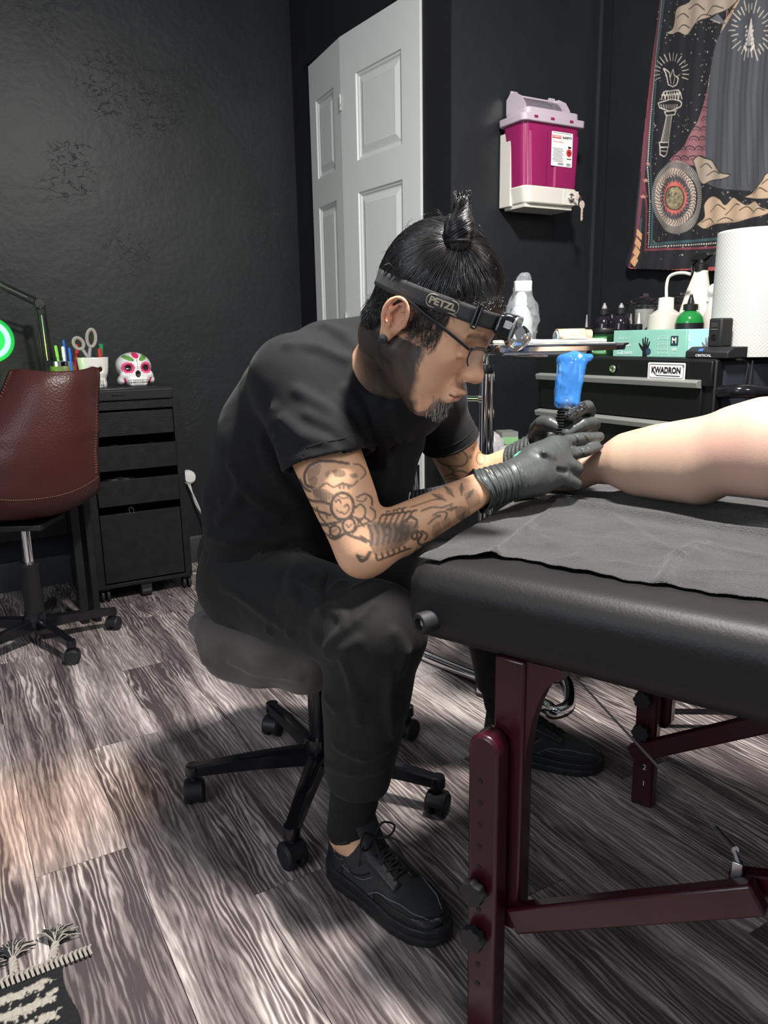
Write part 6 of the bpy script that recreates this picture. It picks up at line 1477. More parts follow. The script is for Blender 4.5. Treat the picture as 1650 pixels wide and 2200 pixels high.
M_skin.node_tree.nodes['Principled BSDF'].inputs['Subsurface Radius'].default_value=(.6,.25,.12); M_skin.node_tree.nodes['Principled BSDF'].inputs['Subsurface Scale'].default_value=.02
bodyo=man.arr('body',V,F,M_skin,col=np.clip(c,0,1))

# ---- t-shirt
M_shirt=mat('black_jersey',(.0095,.0095,.0108),.85,bump=(900,.12),bump2=(14,.10),sheen=.05,var=(5,(.011,.011,.012),.2),spec=.25)
ndr=nrm(hd(-.03,0,-.07)-nb); hemn=mid(ns,ne,.50); dn=nrm(nrm(ne-ns)*.6-UPV*.4-A([0,0,0])); hemf=mid(fs,fe,.50); df_=nrm(fe-fs)
shirt=[(cap(pel+UPV*.03,wst,.142,.124,(SD,1.22)),'+',.05),(cap(wst,chl,.124,.110,(SD,1.30)),'+',.05),(cap(chl,chu,.110,.098,(SD,1.42)),'+',.05),
 (cap(ns+A([0,0,-.01]),fs+A([0,0,-.01]),.060),'+',.06),(chain([at(792,738,1.42),at(706,764,1.42),at(634,812,1.40)],[.052,.062,.058]),'+',.05),(chain([at(600,850,1.46),at(560,935,1.52),at(530,1040,1.58)],[.066,.072,.070]),'+',.06),(cap(nb-UPV*.045,fs,.064,.062),'+',.05),(cap(nb-UPV*.040-FD*.01,ns,.064,.062),'+',.04),(cap(nb-UPV*.05+FD*.03,chu+FD*.03,.07,.09),'+',.05),
 (sph(mid(chl,chu,.8)-FD*.035+UPV*.01,.098),'+',.06),
 (chain([mid(chu,fs,.2)+FD*.03-UPV*.05,at(866,950,1.50),at(838,1050,1.45),at(850,1080,1.44)],[.080,.045,.030,.016]),'+',.035),
 (chain([chl+FD*.09,at(820,1050,1.47),at(800,1110,1.47)],[.08,.05,.03]),'+',.05),
 (chain([ns,mid(ns,ne,.3),mid(ns,ne,.70)],[.060,.076,.086]),'+',.04),
 (chain([fs,mid(fs,fe,.3),mid(fs,fe,.62)],[.062,.062,.064]),'+',.025),
 (cap(pel+UPV*.05-FD*.09+SD*-.08,pel+UPV*.05-FD*.09+SD*.1,.06),'+',.05)]
# cut the sleeves and hollow them
shirt+=[(both(half(hemn,-dn),cap(hemn-dn*.0,hemn+dn*.20,.13)),'-',.004),(both(half(hemf,-df_),cap(hemf,hemf+df_*.18,.11)),'-',.004),
 (cap(hemn-dn*.02,hemn+dn*.05,.072,.077),'-',.004),(cap(hemf-df_*.02,hemf+df_*.05,.055,.060),'-',.004),
 (cap(nb+ndr*.028,nb+ndr*.13,.0595,.075),'-',.010)]
def tf_(px,py,ops,lift=0): 
    p=hit(ops,px,py,1.0); return p
def ridges(ops,lst,r=.006,k=.012,mode='+'):
    out=[]; allp=[q for P in lst for q in P]; cache=dict(zip(allp,hits(ops,allp,1.0)))
    for P in lst:
        Q=[cache[(x,y)] for x,y in P]; Q=[q for q in Q if q is not None]
        if len(Q)>1:
            keep=[Q[0]]
            for q in Q[1:]:
                if np.linalg.norm(q-keep[-1])<.14: keep.append(q)
            if len(keep)>1: out.append((chain(keep,[r*.55]+[r]*(len(keep)-2)+[r*.5]),mode,k))
    return out
sf=ridges(shirt,[[(812,860),(822,930),(828,1000),(818,1060)],[(845,880),(868,940),(852,1050)],[(905,880),(885,960),(862,1040)],[(790,830),(800,920),(812,1010)],[(925,890),(905,960),(880,1020)],
 [(705,880),(735,905),(765,945)],[(660,890),(710,915),(758,955)],[(610,900),(650,935),(700,950)],[(640,840),(690,870),(740,915)],[(745,840),(770,880),(785,930)],[(590,880),(585,930),(600,960)],
 [(470,1120),(500,1090),(520,1040)],[(450,1150),(490,1160),(540,1150),(600,1165)],[(480,1080),(560,1120),(640,1150)],[(500,1000),(540,1060),(600,1110)],[(560,940),(590,1010),(640,1080)],[(700,700),(740,720),(770,760)],[(620,740),(680,745),(740,770)]],.0062,.020)
shirt+=sf; shirt+=[(lambda P:.0034*wob(P,26,21)+.0012*wob(P,75,22),'d',0)]
V,F=march(shirt,(-.50,1.0,.48),(.40,1.95,1.18),.0036,1)
sh_o=man.arr('t_shirt',V,F,M_shirt)
# hem bands and collar
def ringon(c0,ax,ops,n,r0,shift=0.):
    R=frame(ax); out=[]
    for k in range(n):
        a=2*math.pi*k/n; d=R[0]*math.cos(a)+R[1]*math.sin(a); lo,hi=0.,.16
        for _ in range(22):
            m=(lo+hi)/2
            if evalops(ops,(c0+d*m)[None])[0]<0: lo=m
            else: hi=m
        out.append(c0+d*(lo+r0))
    return out
# neckband
cb2=MB(); P=[]
Rn=frame(ndr); ncc=nb+ndr*.012
for k in range(36):
    a=2*math.pi*k/36; d=Rn[0]*math.cos(a)+Rn[1]*math.sin(a); P.append(ncc+d*(.0655+.006*max(0,d@FD))-ndr*(.020*max(0,d@FD)-.004))
cb2.tube(P,.0065,8,closed=True,flat=1.6); man.part('neckband',cb2,M_shirt,parent=sh_o,angle=180)
for hc_,ax,rad in((hemn,dn,.0755),(hemf,df_,.0655)):
    ss=shirt[:-1]; R=frame(ax); m=MB()
    for off,rr in((-.022,.0016),(-.003,.0030)):
        aa=np.arange(40)*2*math.pi/40; dd=np.cos(aa)[:,None]*R[0]+np.sin(aa)[:,None]*R[1]; p0=hc_+ax*off; rr_s=surf(shirt,p0,dd,.055,.125)
        ring=[p0+d*(l-.0005) for d,l in zip(dd,rr_s) if l<.120]
        if len(ring)>8: m.tube(ring,rr,6,closed=len(ring)==40)
    man.part('sleeve_hem',m,M_shirt,parent=sh_o)

# ---- trousers
M_trs=mat('black_twill',(.012,.0115,.011),.72,bump=(1100,.15),bump2=(18,.10),sheen=.08,var=(6,(.015,.0145,.014),.2),spec=.25)
cuffn=mid(kn,an,.70)+A([.004,-.003,0]); cuff2=mid(kf,af,.72)
trs=[(ell(pel+A([-.015,.005,-.025]),(.150,.165,.085)),'+',0),(cap(pel+A([-.02,0,.03]),pel+UPV*.075,.135,.128,(SD,1.2)),'+',.05),
 (chain([hn,mid(hn,kn,.5),kn],[.098,.094,.082]),'+',.05),(chain([hf,mid(hf,kf,.5),kf],[.098,.090,.076]),'+',.05),
 (chain([kn,mid(kn,an,.3),cuffn],[.080,.080,.062]),'+',.03),(chain([kf,mid(kf,af,.3),cuff2],[.072,.066,.056]),'+',.03)]
dsn=nrm(an-kn)
trs+=[(both(half(cuffn,-dsn),sph(cuffn+dsn*.06,.14)),'-',.006),(both(half(cuff2,-nrm(af-kf)),sph(cuff2+nrm(af-kf)*.06,.13)),'-',.006)]
tfo=ridges(trs,[[(576,1355),(606,1276),(661,1178)],[(598,1309),(630,1275),(661,1243)],[(701,1394),(735,1360),(766,1332),(799,1299)],[(707,1407),(740,1395),(770,1376)],[(674,1371),(684,1312),(727,1253)],[(700,1300),(735,1320),(745,1345)],
 [(760,1265),(800,1250),(850,1262)],[(455,1200),(500,1180),(560,1190),(640,1180)],[(480,1260),(540,1300),(600,1340)],[(740,1420),(760,1480),(770,1550)],[(840,1450),(835,1520),(845,1580)],[(700,1640),(750,1660),(820,1655)],[(720,1600),(780,1630),(835,1610)],[(700,1500),(720,1520),(780,1505)],[(620,1240),(640,1300),(620,1360)],[(850,1360),(870,1400),(858,1450)]],.0065,.014)
trs+=tfo+[(lambda P:.003*wob(P,24,31)+.0014*wob(P,70,32),'d',0)]
V,F=march(trs,(-.52,1.05,.10),(.45,1.98,.80),.0042,1)
tr_o=man.arr('trousers',V,F,M_trs)
# cargo pocket and its flap on the near thigh, surface found on the trousers
def patch(ops,poly,nu,nv,lift):
    a,b,c,d=[A(p,float) for p in poly]; mb=MB(); G=[]
    def qq(u,v): return (a*(1-u)+b*u)*(1-v)+(d*(1-u)+c*u)*v
    HP=hits(ops,[tuple(qq(i/nu,j/nv)) for i in range(nu+1) for j in range(nv+1)],1.0)
    for i in range(nu+1):
        for j in range(nv+1):
            u,v=i/nu,j/nv; p=HP[i*(nv+1)+j]
            if p is None: p=G[-1] if G else a*0
            e=min(u,1-u,v,1-v); G.append(p+nrm(CPOS-p)*(lift*min(1,e*8)))
    F=[(i*(nv+1)+j,(i+1)*(nv+1)+j,(i+1)*(nv+1)+j+1,i*(nv+1)+j+1) for i in range(nu) for j in range(nv)]
    return mb.add(G,F)
pk=man.part('cargo_pocket',patch(trs,[(622,1195),(700,1240),(690,1385),(588,1330)],16,16,.006),M_trs,parent=tr_o,angle=180)
man.part('pocket_flap',patch(trs,[(628,1182),(705,1232),(692,1290),(606,1245)],14,10,.011),M_trs,parent=tr_o,angle=180)
zp=[hit(trs,x,y,1.0) for x,y in((532,1166),(545,1172),(556,1180),(566,1188))]
man.part('zip',MB().tube([p+nrm(CPOS-p)*.001 for p in zp],.003,8),M_bp,parent=tr_o); zq=zp[1]+nrm(CPOS-zp[1])*.004
man.part('zip_pull',MB().box(zq,(.004,.002,.003)),M_steel,parent=tr_o)
# leggings/socks below the cuffs
for a,k_,cf in((an,kn,cuffn),(af,kf,cuff2)):
    d=nrm(a-k_); V,F=march([(chain([cf-d*.03,mid(cf,a,.5),a+UPV*.012],[.050,.046,.041]),'+',0),(lambda P:.0012*wob(P,90,3,(1,1,3)),'d',0)],a-A([.1,.1,.1]),cf+A([.1,.12,.08]),.004,1)
    man.arr('legging',V,F,M_shirt)

# ---- shoes
M_shoe=mat('black_mesh_upper',(.018,.018,.018),.62,bump=(1500,.35,'voronoi'),sheen=.1); M_sleather=mat('black_shoe_leather',(.017,.017,.018),.40,bump=(300,.15)); M_sole=mat('black_rubber_sole',(.013,.013,.014),.55,bump=(60,.2)); M_pipe=mat('grey_shoe_piping',(.15,.15,.155),.55); M_lace=mat('black_lace',(.010,.010,.011),.75,bump=(1500,.3))
def shoe(heel,d,lab):
    d=nrm(d); L=nrm(A([-d[1],d[0],0])); h=A([heel[0],heel[1],0.])
    def w(a,b,c): return h+d*a+L*b+UPV*c
    R=A([d,L,UPV])
    def out2(P,infl=0):
        q=(P-h)@R.T; a=q[:,0]; hw=np.interp(a,[.0,.015,.05,.11,.17,.215,.255,.285,.303,.31],[.005,.026,.037,.036,.043,.049,.046,.035,.018,.0])+infl
        cen=np.interp(a,[0,.1,.2,.31],[0,-.002,.002,.006]); return q,np.maximum(np.abs(q[:,1]-cen)-hw,np.maximum(-a+.0-infl,a-.306-infl))*.8
    def solef(P):
        q,o=out2(P,.003); top=.042-.006*np.clip((q[:,0]-.05)/.15,0,1); bot=.0+.010*np.clip((q[:,0]-.26)/.05,0,1)**2
        return np.maximum(o+.004*np.abs(q[:,2]/.03-.5)**2*0,np.maximum(q[:,2]-top,bot-q[:,2]))
    def groove(P):
        q,o=out2(P,.003); return np.maximum(np.abs(q[:,2]-.018)-.0016,-(o+.002))
    V,F=march([(solef,'+',0),(groove,'-',.002)],h-A([.1,.1,.02]) if False else np.minimum(w(0,-.07,-.01),w(.32,.07,-.01))-.07,np.maximum(w(0,.07,.06),w(.32,-.07,.06))+.07,.003,1)
    t=man.arr('sole',V,F,M_sole)
    def upf(P):
        q,o=out2(P,-.002); a=q[:,0]; top=np.interp(a,[0,.03,.08,.12,.16,.21,.26,.29,.31],[.128,.124,.104,.122,.108,.082,.066,.050,.03]); hw=np.interp(a,[0,.05,.11,.17,.215,.255,.285,.31],[.03,.037,.036,.043,.049,.046,.035,.015])
        z=q[:,2]; e=np.abs(q[:,1])/hw; cut=top*(1-.27*np.clip(e,0,1.4)**2.2)
        return np.maximum(o+.20*np.clip(z-.03,0,1)*np.clip(1.2-a*4,0.15,1)*.5,np.maximum(z-cut,.032-z))*.8
    up=[(upf,'+',0),(cap(w(.058,0,.100),w(.058,0,.18),.031,.037),'-',.010)]
    lo=np.minimum.reduce([w(-.02,-.08,0),w(.33,.08,0),w(-.02,.08,0),w(.33,-.08,0)]); hi=np.maximum.reduce([w(-.02,-.08,.20),w(.33,.08,.15),w(-.02,.08,.15),w(.33,-.08,.15)])
    V,F=march(up,lo,hi,.003,3); u=man.arr('shoe_upper',V,F,M_shoe,label=lab)
    # padded collar, tongue
    cp=[w(.058+.037*math.cos(a),.033*math.sin(a),.112+.010*math.cos(a)-.008*math.sin(a)**2) for a in np.linspace(.8,2*math.pi-.8,22)]
    man.part('collar_padding',MB().tube(cp,.007,10),M_sleather,parent=u,angle=180)
    V,F=march([(chain([w(.150,0,.098),w(.118,0,.134),w(.098,0,.168)],[.022,.026,.027],(nrm(d*.7+UPV*.6),.30)),'+',0)],lo,hi+.03,.003,1); man.arr('tongue',V,F,M_shoe,parent=u)
    def top(a,b):
        z0,z1=.03,.16; P=w(a,b,0)
        for _ in range(20):
            m=(z0+z1)/2
            if evalops(up,(P+UPV*m)[None])[0]<0: z0=m
            else: z1=m
        return P+UPV*z0
    def side(a,z,sg):
        b0,b1=0.,.075
        for _ in range(20):
            m=(b0+b1)/2
            if evalops(up,w(a,sg*m,z)[None])[0]<0: b0=m
            else: b1=m
        return w(a,sg*b0,z)
    # eyestay panels, toe guard, heel counter
    for sg in(-1,1):
        def ey(u_,v_,sg=sg):
            a=.118+.095*u_; b=sg*(.014+.018*v_); return top(a,b)+UPV*.0022
        man.part('eyestay',MB().grid(ey,12,4),M_sleather,parent=u,angle=180,solid=.002)
        def toe(u_,v_,sg=sg):
            a=.165+.135*u_; z=.040+.018*v_*(1-.3*u_); q=side(a,z,sg); return q+L*sg*.0015+d*.0008
        man.part('toe_guard',MB().grid(toe,16,5),M_sleather,parent=u,angle=180,solid=.0018)
        man.part('piping',MB().tube([side(a,z,sg)+L*sg*.0022 for a,z in bezs([(.150,.042),(.18,.062),(.22,.066),(.262,.058),(.292,.048)])],.0011,6),M_pipe,parent=u)
        man.part('piping',MB().tube([side(a,z,sg)+L*sg*.0012 for a,z in bezs([(.02,.090),(.05,.070),(.09,.055),(.13,.060),(.160,.082)])],.0010,6),M_pipe,parent=u)
        man.part('side_mark',MB().tube([side(a,z,sg)+L*sg*.0014 for a,z in bezs([(.070,.078),(.085,.062),(.105,.056),(.13,.068),(.150,.084)])],.0018,6),M_sleather,parent=u)
        man.part('heel_counter',MB().grid(lambda u_,v_,sg=sg:side(.012+.06*u_,.036+.036*v_,sg)+L*sg*.0014,8,5),M_sleather,parent=u,angle=180,solid=.0015)
    # laces
    lc=MB(); ros=[.128,.146,.164,.182,.200]
    for i,a in enumerate(ros):
        lc.tube([top(a,-.020)+UPV*.003,top(a,-.008)+UPV*.006,top(a,.008)+UPV*.006,top(a,.020)+UPV*.003],.0024,6,flat=1.0)
        if i: lc.tube([top(ros[i-1],-.018)+UPV*.004,top((a+ros[i-1])/2,0)+UPV*.008,top(a,.018)+UPV*.004],.0022,6); lc.tube([top(ros[i-1],.018)+UPV*.004,top((a+ros[i-1])/2,0)+UPV*.007,top(a,-.018)+UPV*.004],.0022,6)
    k0=top(.128,0)+UPV*.010
    for sg in(-1,1):
        lc.tube(bez([k0,k0+L*sg*.022+UPV*.022,k0+L*sg*.045+UPV*.010+d*.01,k0+L*sg*.030-UPV*.004+d*.012,k0],16),.0022,6)
        lc.tube(bez([k0,k0+L*sg*.02+d*.03+UPV*.004,k0+L*sg*.034+d*.055-UPV*.012],10),.0022,6)
    lc.lathe([(0,-.006),(.007,-.003),(.007,.003),(0,.006)],k0,10)
    man.part('laces',lc,M_lace,parent=u)
    return w
def bezs(P): return [tuple(q[:2]) for q in bez([A([p[0],p[1],0]) for p in P],16)]
hN=an-FN*.052; hF=af-FF*.060
shoe((hN[0],hN[1]),FN,'near black running shoe'); shoe((hF[0],hF[1]),FF,'far black running shoe')
man.part('ankle_sock',MB().lathe([(.038,.10),(.040,.125),(.037,.127),(.036,.10)],(an[0],an[1],0),24),M_clothg)
# ---- hair, bun, beard
M_hair=mat('black_hair',(.006,.005,.005),.34,bump=(240,.5,'noise',(1,1,.15)),spec=.6); M_strand=mat('black_hair_strand',(.010,.009,.009),.28,spec=.8)
def hairsel(P):
    q=(P-HO)@RH.T/HS; f=q[:,0];u=q[:,2]
    uc=np.interp(f,[-.13,-.06,-.045,-.038,-.0,.03,.05,.085,.13],[-.055,-.050,-.035,.014,.026,.034,.056,.078,.086])
    return (uc-u)*.7*HS
hairs=[(he(-.012,0,.042,(.108,.085,.098)),'+',0),(he(-.035,0,.060,(.075,.080,.090)),'+',.03),(lambda P:.0015*wob(P,120,41),'d',0),(hairsel,'-' if False else '+',0)]
core=[he(.007,0,.043,(.0915,.0815,.092)),he(-.014,0,.060,(.070,.076,.080)),he(-.048,0,-.022,(.040,.060,.040))]
def hairf(P):
    d=smin(smin(core[0](P),core[1](P),.03),core[2](P),.02); return np.maximum(d,hairsel(P))
hops=[(hairf,'+',0),(lambda P:.0013*wob(P,130,41),'d',0)]
V,F=march(hops,hd(0,0,0)-.20,hd(0,0,0)+.24,.0028,1)
hair=man.arr('hair',V,F,M_hair)
hh=[(lambda P:smin(smin(core[0](P),core[1](P),.03),core[2](P),.02),'+',0)]
full=head+[(hairf,'+',0)]
BB=hit(hh,984,519,1.0); ctr=hd(.0,0,.03)
def srf(D_,ops=hh):
    lo=np.full(len(D_),.03);hi=np.full(len(D_),.22)
    for _ in range(20):
        m=(lo+hi)/2; i=evalops(ops,ctr+D_*m[:,None])<0; lo=np.where(i,m,lo);hi=np.where(i,hi,m)
    return lo
r_=np.random.default_rng(11); bd=nrm(BB-ctr)
def curves(name,paths,rad,m,parent):
    cu=bpy.data.curves.new(name,'CURVE'); cu.dimensions='3D'; cu.bevel_depth=1.0; cu.bevel_resolution=0; cu.resolution_u=1
    for P,r in zip(paths,rad):
        s=cu.splines.new('POLY'); s.points.add(len(P)-1)
        co=np.ones((len(P),4),np.float32); co[:,:3]=np.asarray(P)-man.loc; s.points.foreach_set('co',co.ravel())
        s.points.foreach_set('radius',(np.linspace(1,.55,len(P))*r).astype(np.float32))
    o=bpy.data.objects.new(name,cu); COL.objects.link(o); bpy.context.view_layer.update()
    dg=bpy.context.evaluated_depsgraph_get(); me=bpy.data.meshes.new_from_object(o.evaluated_get(dg)); bpy.data.objects.remove(o); bpy.data.curves.remove(cu)
    me.materials.clear(); o=link(name,me,m,parent,angle=180); o['kind']='stuff'; return o
N0=2600; z=r_.normal(size=(N0*3,3)); z/=np.linalg.norm(z,axis=1)[:,None]
rr=srf(z); P0=ctr+z*rr[:,None]; keep=hairsel(P0)<-.002; z=z[keep][:N0]
ang=np.arccos(np.clip(z@bd,-1,1)); T_=np.linspace(0,1,11); paths=[];off=r_.uniform(.0,.0030,len(z))
allD=[]
for t in T_:
    a=ang*(1-t); ax=z-(z@bd)[:,None]*bd; ax/=np.linalg.norm(ax,axis=1)[:,None]+1e-9; wv_=.04*np.sin(t*5+np.arange(len(z)))*(1-t)
    sd2=np.cross(ax,bd); d=np.cos(a)[:,None]*bd+np.sin(a)[:,None]*(ax+sd2*wv_[:,None]); d/=np.linalg.norm(d,axis=1)[:,None]; allD.append(d)
pp=[ctr+d*(srf(d)+.0006+off*math.sin(math.pi*min(t+.05,1))**.7)[:,None] for t,d in zip(T_,allD)]
pp=np.stack(pp,1)
keepl=np.ones(len(pp),bool)
curves('hair_strands',list(pp[keepl]),np.full(len(pp),.00062),M_strand,hair)
# bun
def b_(px,py): v=at(px,py,BB[1]); return v
bops=[(chain([b_(984,524),b_(983,500),b_(986,478),b_(990,456),b_(996,440)],[.0170,.0190,.0180,.0115,.0075]),'+',0),(cap(b_(977,486),b_(997,480),.0130,.0105),'+',.010),(sph(b_(992,434),.0085),'+',.008),(lambda P:.0016*wob(P,230,44,(1,1,.5)),'d',0)]
V,F=march(bops,b_(985,480)-.07,b_(985,480)+.08,.0022,1); bun=man.arr('hair_bun',V,F,M_hair,parent=hair)
paths=[]
for k in range(420):
    ph=r_.uniform(0,6.28); t0=r_.uniform(0,.55); L=r_.uniform(.3,.6); P=[]
    for t in np.linspace(t0,min(1,t0+L),12):
        y=524-t*92; c0=b_(984+t*8,y); rad=np.interp(t,[0,.3,.5,.75,1],[.0174,.0198,.0190,.0122,.0084])+.0008+.001*math.sin(k)
        a=ph+t*5.0; P.append(c0+A([math.cos(a),math.sin(a),0])*rad)
    paths.append(P)
for k in range(60):       # loose ends at the tip
    a=r_.uniform(0,6.28); c0=b_(992,438); e=A([math.cos(a)*.014,math.sin(a)*.012,r_.uniform(-.008,.018)]); paths.append(bez([c0,c0+e*.6+A([0,0,.006]),c0+e,c0+e*1.1-A([0,0,.006])],9))
curves('bun_strands',paths,np.full(len(paths),.0006),M_strand,bun)
tie=MB(); tie.tube([b_(984,519)+A([math.cos(a),math.sin(a),0])*.0176 for a in np.linspace(0,6.283,24)[:-1]],.0035,8,closed=True); man.part('hair_tie',tie,M_bp,parent=hair)
# fringe hanging over the forehead, sideburns, flyaways
paths=[];R0=[]
class SP:      # scalp points are queued and solved together
    q=[]
    def __init__(s,f,s_,u): s.d=nrm(hd(f,s_,u)-ctr); s.o=A([0,0,0.]); SP.q.append(s)
    def __add__(s,v): s.o=s.o+v; return s
    def __sub__(s,v): s.o=s.o-v; return s
def scalp(f,s,u): return SP(f,s,u)
def solve(paths):
    D=A([q.d for q in SP.q]); r=srf(D,full)+.0008
    for q,rr_ in zip(SP.q,r): q.p=ctr+q.d*rr_+q.o
    SP.q=[]
for k in range(420):
    s=r_.uniform(-.075,.075); f=np.interp(abs(s),[0,.05,.075],[.088,.070,.042]); uc=np.interp(f,[-.0,.03,.05,.085,.13],[.026,.034,.056,.078,.086]); ln_=r_.uniform(.006,.020)
    P=[scalp(f-.030,s*.95,uc+.034),scalp(f-.012,s,uc+.014),scalp(f,s,uc+.002)+fv*.001,scalp(f+.004,s+r_.normal()*.003,uc-ln_*.6)+fv*.0015,scalp(f+.004,s+r_.normal()*.005,uc-ln_)+fv*.002]
    paths.append((P,9)); R0.append(.00055)
for k in range(420):      # temple and sideburn wisps, both sides; hair behind the ear
    sg=-1 if k%3 else 1; f=r_.uniform(.002,.050); u=r_.uniform(-.030,.040)+.1*f
    P=[scalp(f,sg*.07,u+.012),scalp(f+.003,sg*.07,u+.002)+sv*sg*.0015,scalp(f+r_.normal()*.006,sg*.07,u-r_.uniform(.006,.014))+sv*sg*r_.uniform(.001,.004)]
    paths.append((P,6)); R0.append(.00042)
for k in range(380):
    sg=-1 if k%3 else 1; f=r_.uniform(-.080,-.040); u=r_.uniform(-.060,.005); s=sg*r_.uniform(.02,.075)
    P=[scalp(f,s,u+.014),scalp(f-.002,s,u)+(-fv)*.001,scalp(f+r_.normal()*.005,s,u-r_.uniform(.006,.016))-fv*r_.uniform(.001,.007)+sv*sg*r_.uniform(0,.004)]
    paths.append((P,6)); R0.append(.00050)
solve(None); paths=[bez([x.p for x in P],n) for P,n in paths]
for k in range(260):      # flyaways around the outline
    d=r_.normal(size=3); d=nrm(d); 
    p=ctr+d*srf(d[None])[0]
    if hairsel(p[None])[0]>-.004: continue
    t=nrm(np.cross(d,r_.normal(size=3))); L=r_.uniform(.012,.034); paths.append(bez([p,p+t*L*.5+d*L*.35,p+t*L+d*L*.25+nrm(r_.normal(size=3))*.004],7)); R0.append(.00022)
curves('loose_hair',paths,R0,M_strand,hair)
paths=[];R0=[]
bs=[(r_.normal()*.013,r_.uniform(-.120,-.090)) for k in range(620)]; bD=A([nrm(hd(.078+.012*math.cos(s/.03)-(-.094-u)*.35,s,u)-hd(.03,0,-.06)) for s,u in bs]); bL=surf(head,hd(.03,0,-.06),bD,.01,.12)
for (s,u),d,lo in zip(bs,bD,bL):
    p=hd(.03,0,-.06)+d*lo; L=r_.uniform(.004,.012); dd=nrm(fv*.35-uv*.9+sv*s*12+r_.normal(size=3)*.16); paths.append([p-dd*.001,p+dd*L*.5+r_.normal(size=3)*.0008,p+dd*L]); R0.append(.00045)
M_beard=mat('grey_beard',(.42,.40,.38),.5); M_beardk=mat('dark_beard',(.06,.055,.05),.5)
bo=curves('goatee',paths[::2],R0[::2],M_beard,bodyo); curves('dark_goatee_hairs',[p for p in paths[1::2]],R0[1::2],M_beardk,bo)
# ---- headlamp band
pa_,pb_2=hit(full,848,612,1.0),hit(full,1038,684,1.0)
bn=nrm(np.cross(pb_2-pa_,sv)); bn=bn if bn@uv>0 else -bn
bc0=hd(0,0,.02); bc0=bc0+bn*((pa_-bc0)@bn); ux=nrm(fv-bn*(fv@bn)); uy=nrm(np.cross(bn,ux))   # uy ~ +-sv
bandpts=[]; nb_=160
for k in range(nb_):
    a=2*math.pi*k/nb_; d=ux*math.cos(a)+uy*math.sin(a)
    bandpts.append(d)
bD=A(bandpts); bandpts=np.max([surf(full,bc0+bn*dz,bD,.04,.2) for dz in(-.008,0,.008)],axis=0)+.0022
for _ in range(6): bandpts=np.maximum(bandpts,(np.roll(bandpts,1)+np.roll(bandpts,-1))/2)
def bandp(a,h=0,lift=0):
    k=(a/(2*math.pi)*nb_)%nb_; i=int(k); r=bandpts[i]*(1-k+i)+bandpts[(i+1)%nb_]*(k-i); d=ux*math.cos(a)+uy*math.sin(a)
    return bc0+d*(r+lift)+bn*h
M_band=mat('grey_elastic_band',(.060,.060,.062),.8,bump=(900,.5,'wave'),var=(40,(.045,.045,.047),.2))
mb=MB().grid(lambda u,v:bandp(2*math.pi*u,-.0125+.025*v),nb_,4); band=man.part('headlamp_band',mb,M_band,angle=180,solid=.0022)
sgn_near=1 if (uy@(-sv))>0 else -1     # +angle turns toward the near (camera) side?
def ang_of(px,py):
    p=hit(full,px,py,1.0); q=p-bc0; return math.atan2(q@uy,q@ux), (q@bn)
aT,hT=ang_of(942,670); aB,_=ang_of(1018,683); print('band',aT,hT,aB)
dirn=-1 if aB<aT else 1; dirn=1 if (aB-aT)>0 else -1
tm=textmb('PETZL',.0135,(0,0,0),(1,0,0),(0,1,0),bold=.0006,depth=0,width=.044)
def tmap(v): 
    r=.1; return bandp(aT+dirn*v[0]/r,hT*0+v[1],.0018)
t2=MB(); t2.add([tmap(v) for v in tm.v],tm.f); M_gold=mat('pale_gold_print',(.42,.38,.28),.5); man.part('lettering',t2,M_gold,parent=band,smooth=False)
rg_=MB(); rg_.tube([tmap((x,y)) for x,y in rrect(.052,.018,.0085,5)],.0005,5,closed=True); rg_.tube([tmap((.014,-.0085)),tmap((.027,-.010))],.0006,5); man.part('print_outline',rg_,M_gold,parent=band)
bk=MB(); 
for da in(-.030,.030): bk.tube([bandp(aB+da,-.016,.003),bandp(aB+da,.016,.003)],.0024,8)
for hh_ in(-.0165,.0165): bk.tube([bandp(aB-.03,hh_,.003),bandp(aB+.03,hh_,.003)],.0024,8)
man.part('band_slider',bk,M_bg,parent=band)
# lamp body at the middle of the forehead
lp=bandp(0,0,.0); LR=A([nrm(ux),nrm(uy),bn])
lo_=lp+ux*.014-bn*.001
def LB(x,y,z_): return lo_+ux*x+uy*y+bn*z_
V,F=march([(rbox(LB(0,0,0),(.012,.029,.020),.008,LR),'+',0),(rbox(LB(-.010,0,0),(.006,.033,.015),.004,LR),'+',.004)],lo_-.06,lo_+.06,.002,1)
lampb=man.arr('headlamp_body',V,F,M_bg,parent=band)
man.part('headlamp_reflector',MB().lathe([(0,-.002),(.010,.002),(.017,.009),(.0195,.013),(.0205,.013),(.0205,.006),(.019,.0)],LB(.010,0,-.006),32,ax=nrm(ux*.85-bn*.52)),mat('mirror_reflector',(.88,.87,.80),.06,metal=1),parent=lampb,angle=60)
man.part('headlamp_lens',MB().lathe([(.0205,0),(.020,.006),(.014,.012),(.006,.0145),(0,.015)],LB(.010,0,-.006)+nrm(ux*.85-bn*.52)*.012,32,ax=nrm(ux*.85-bn*.52)),mat('clear_lens',(1,1,1),.03,trans=.9),parent=lampb,angle=60)
man.part('headlamp_frame',MB().tube([LB(.010,y,z_) for y,z_ in rrect(.054,.036,.009,5)],.0022,8,closed=True),mat('silver_rim',(.55,.56,.58),.25,metal=.8),parent=lampb)
man.part('headlamp_side_window',MB().prism(rrect(.016,.011,.003),LB(.0,-.0295 if (uy@sv)>0 else .0295,.004),ux,bn,-uy if (uy@sv)>0 else uy,-.001,.0012),mat('grey_window',(.35,.36,.38),.2),parent=lampb)
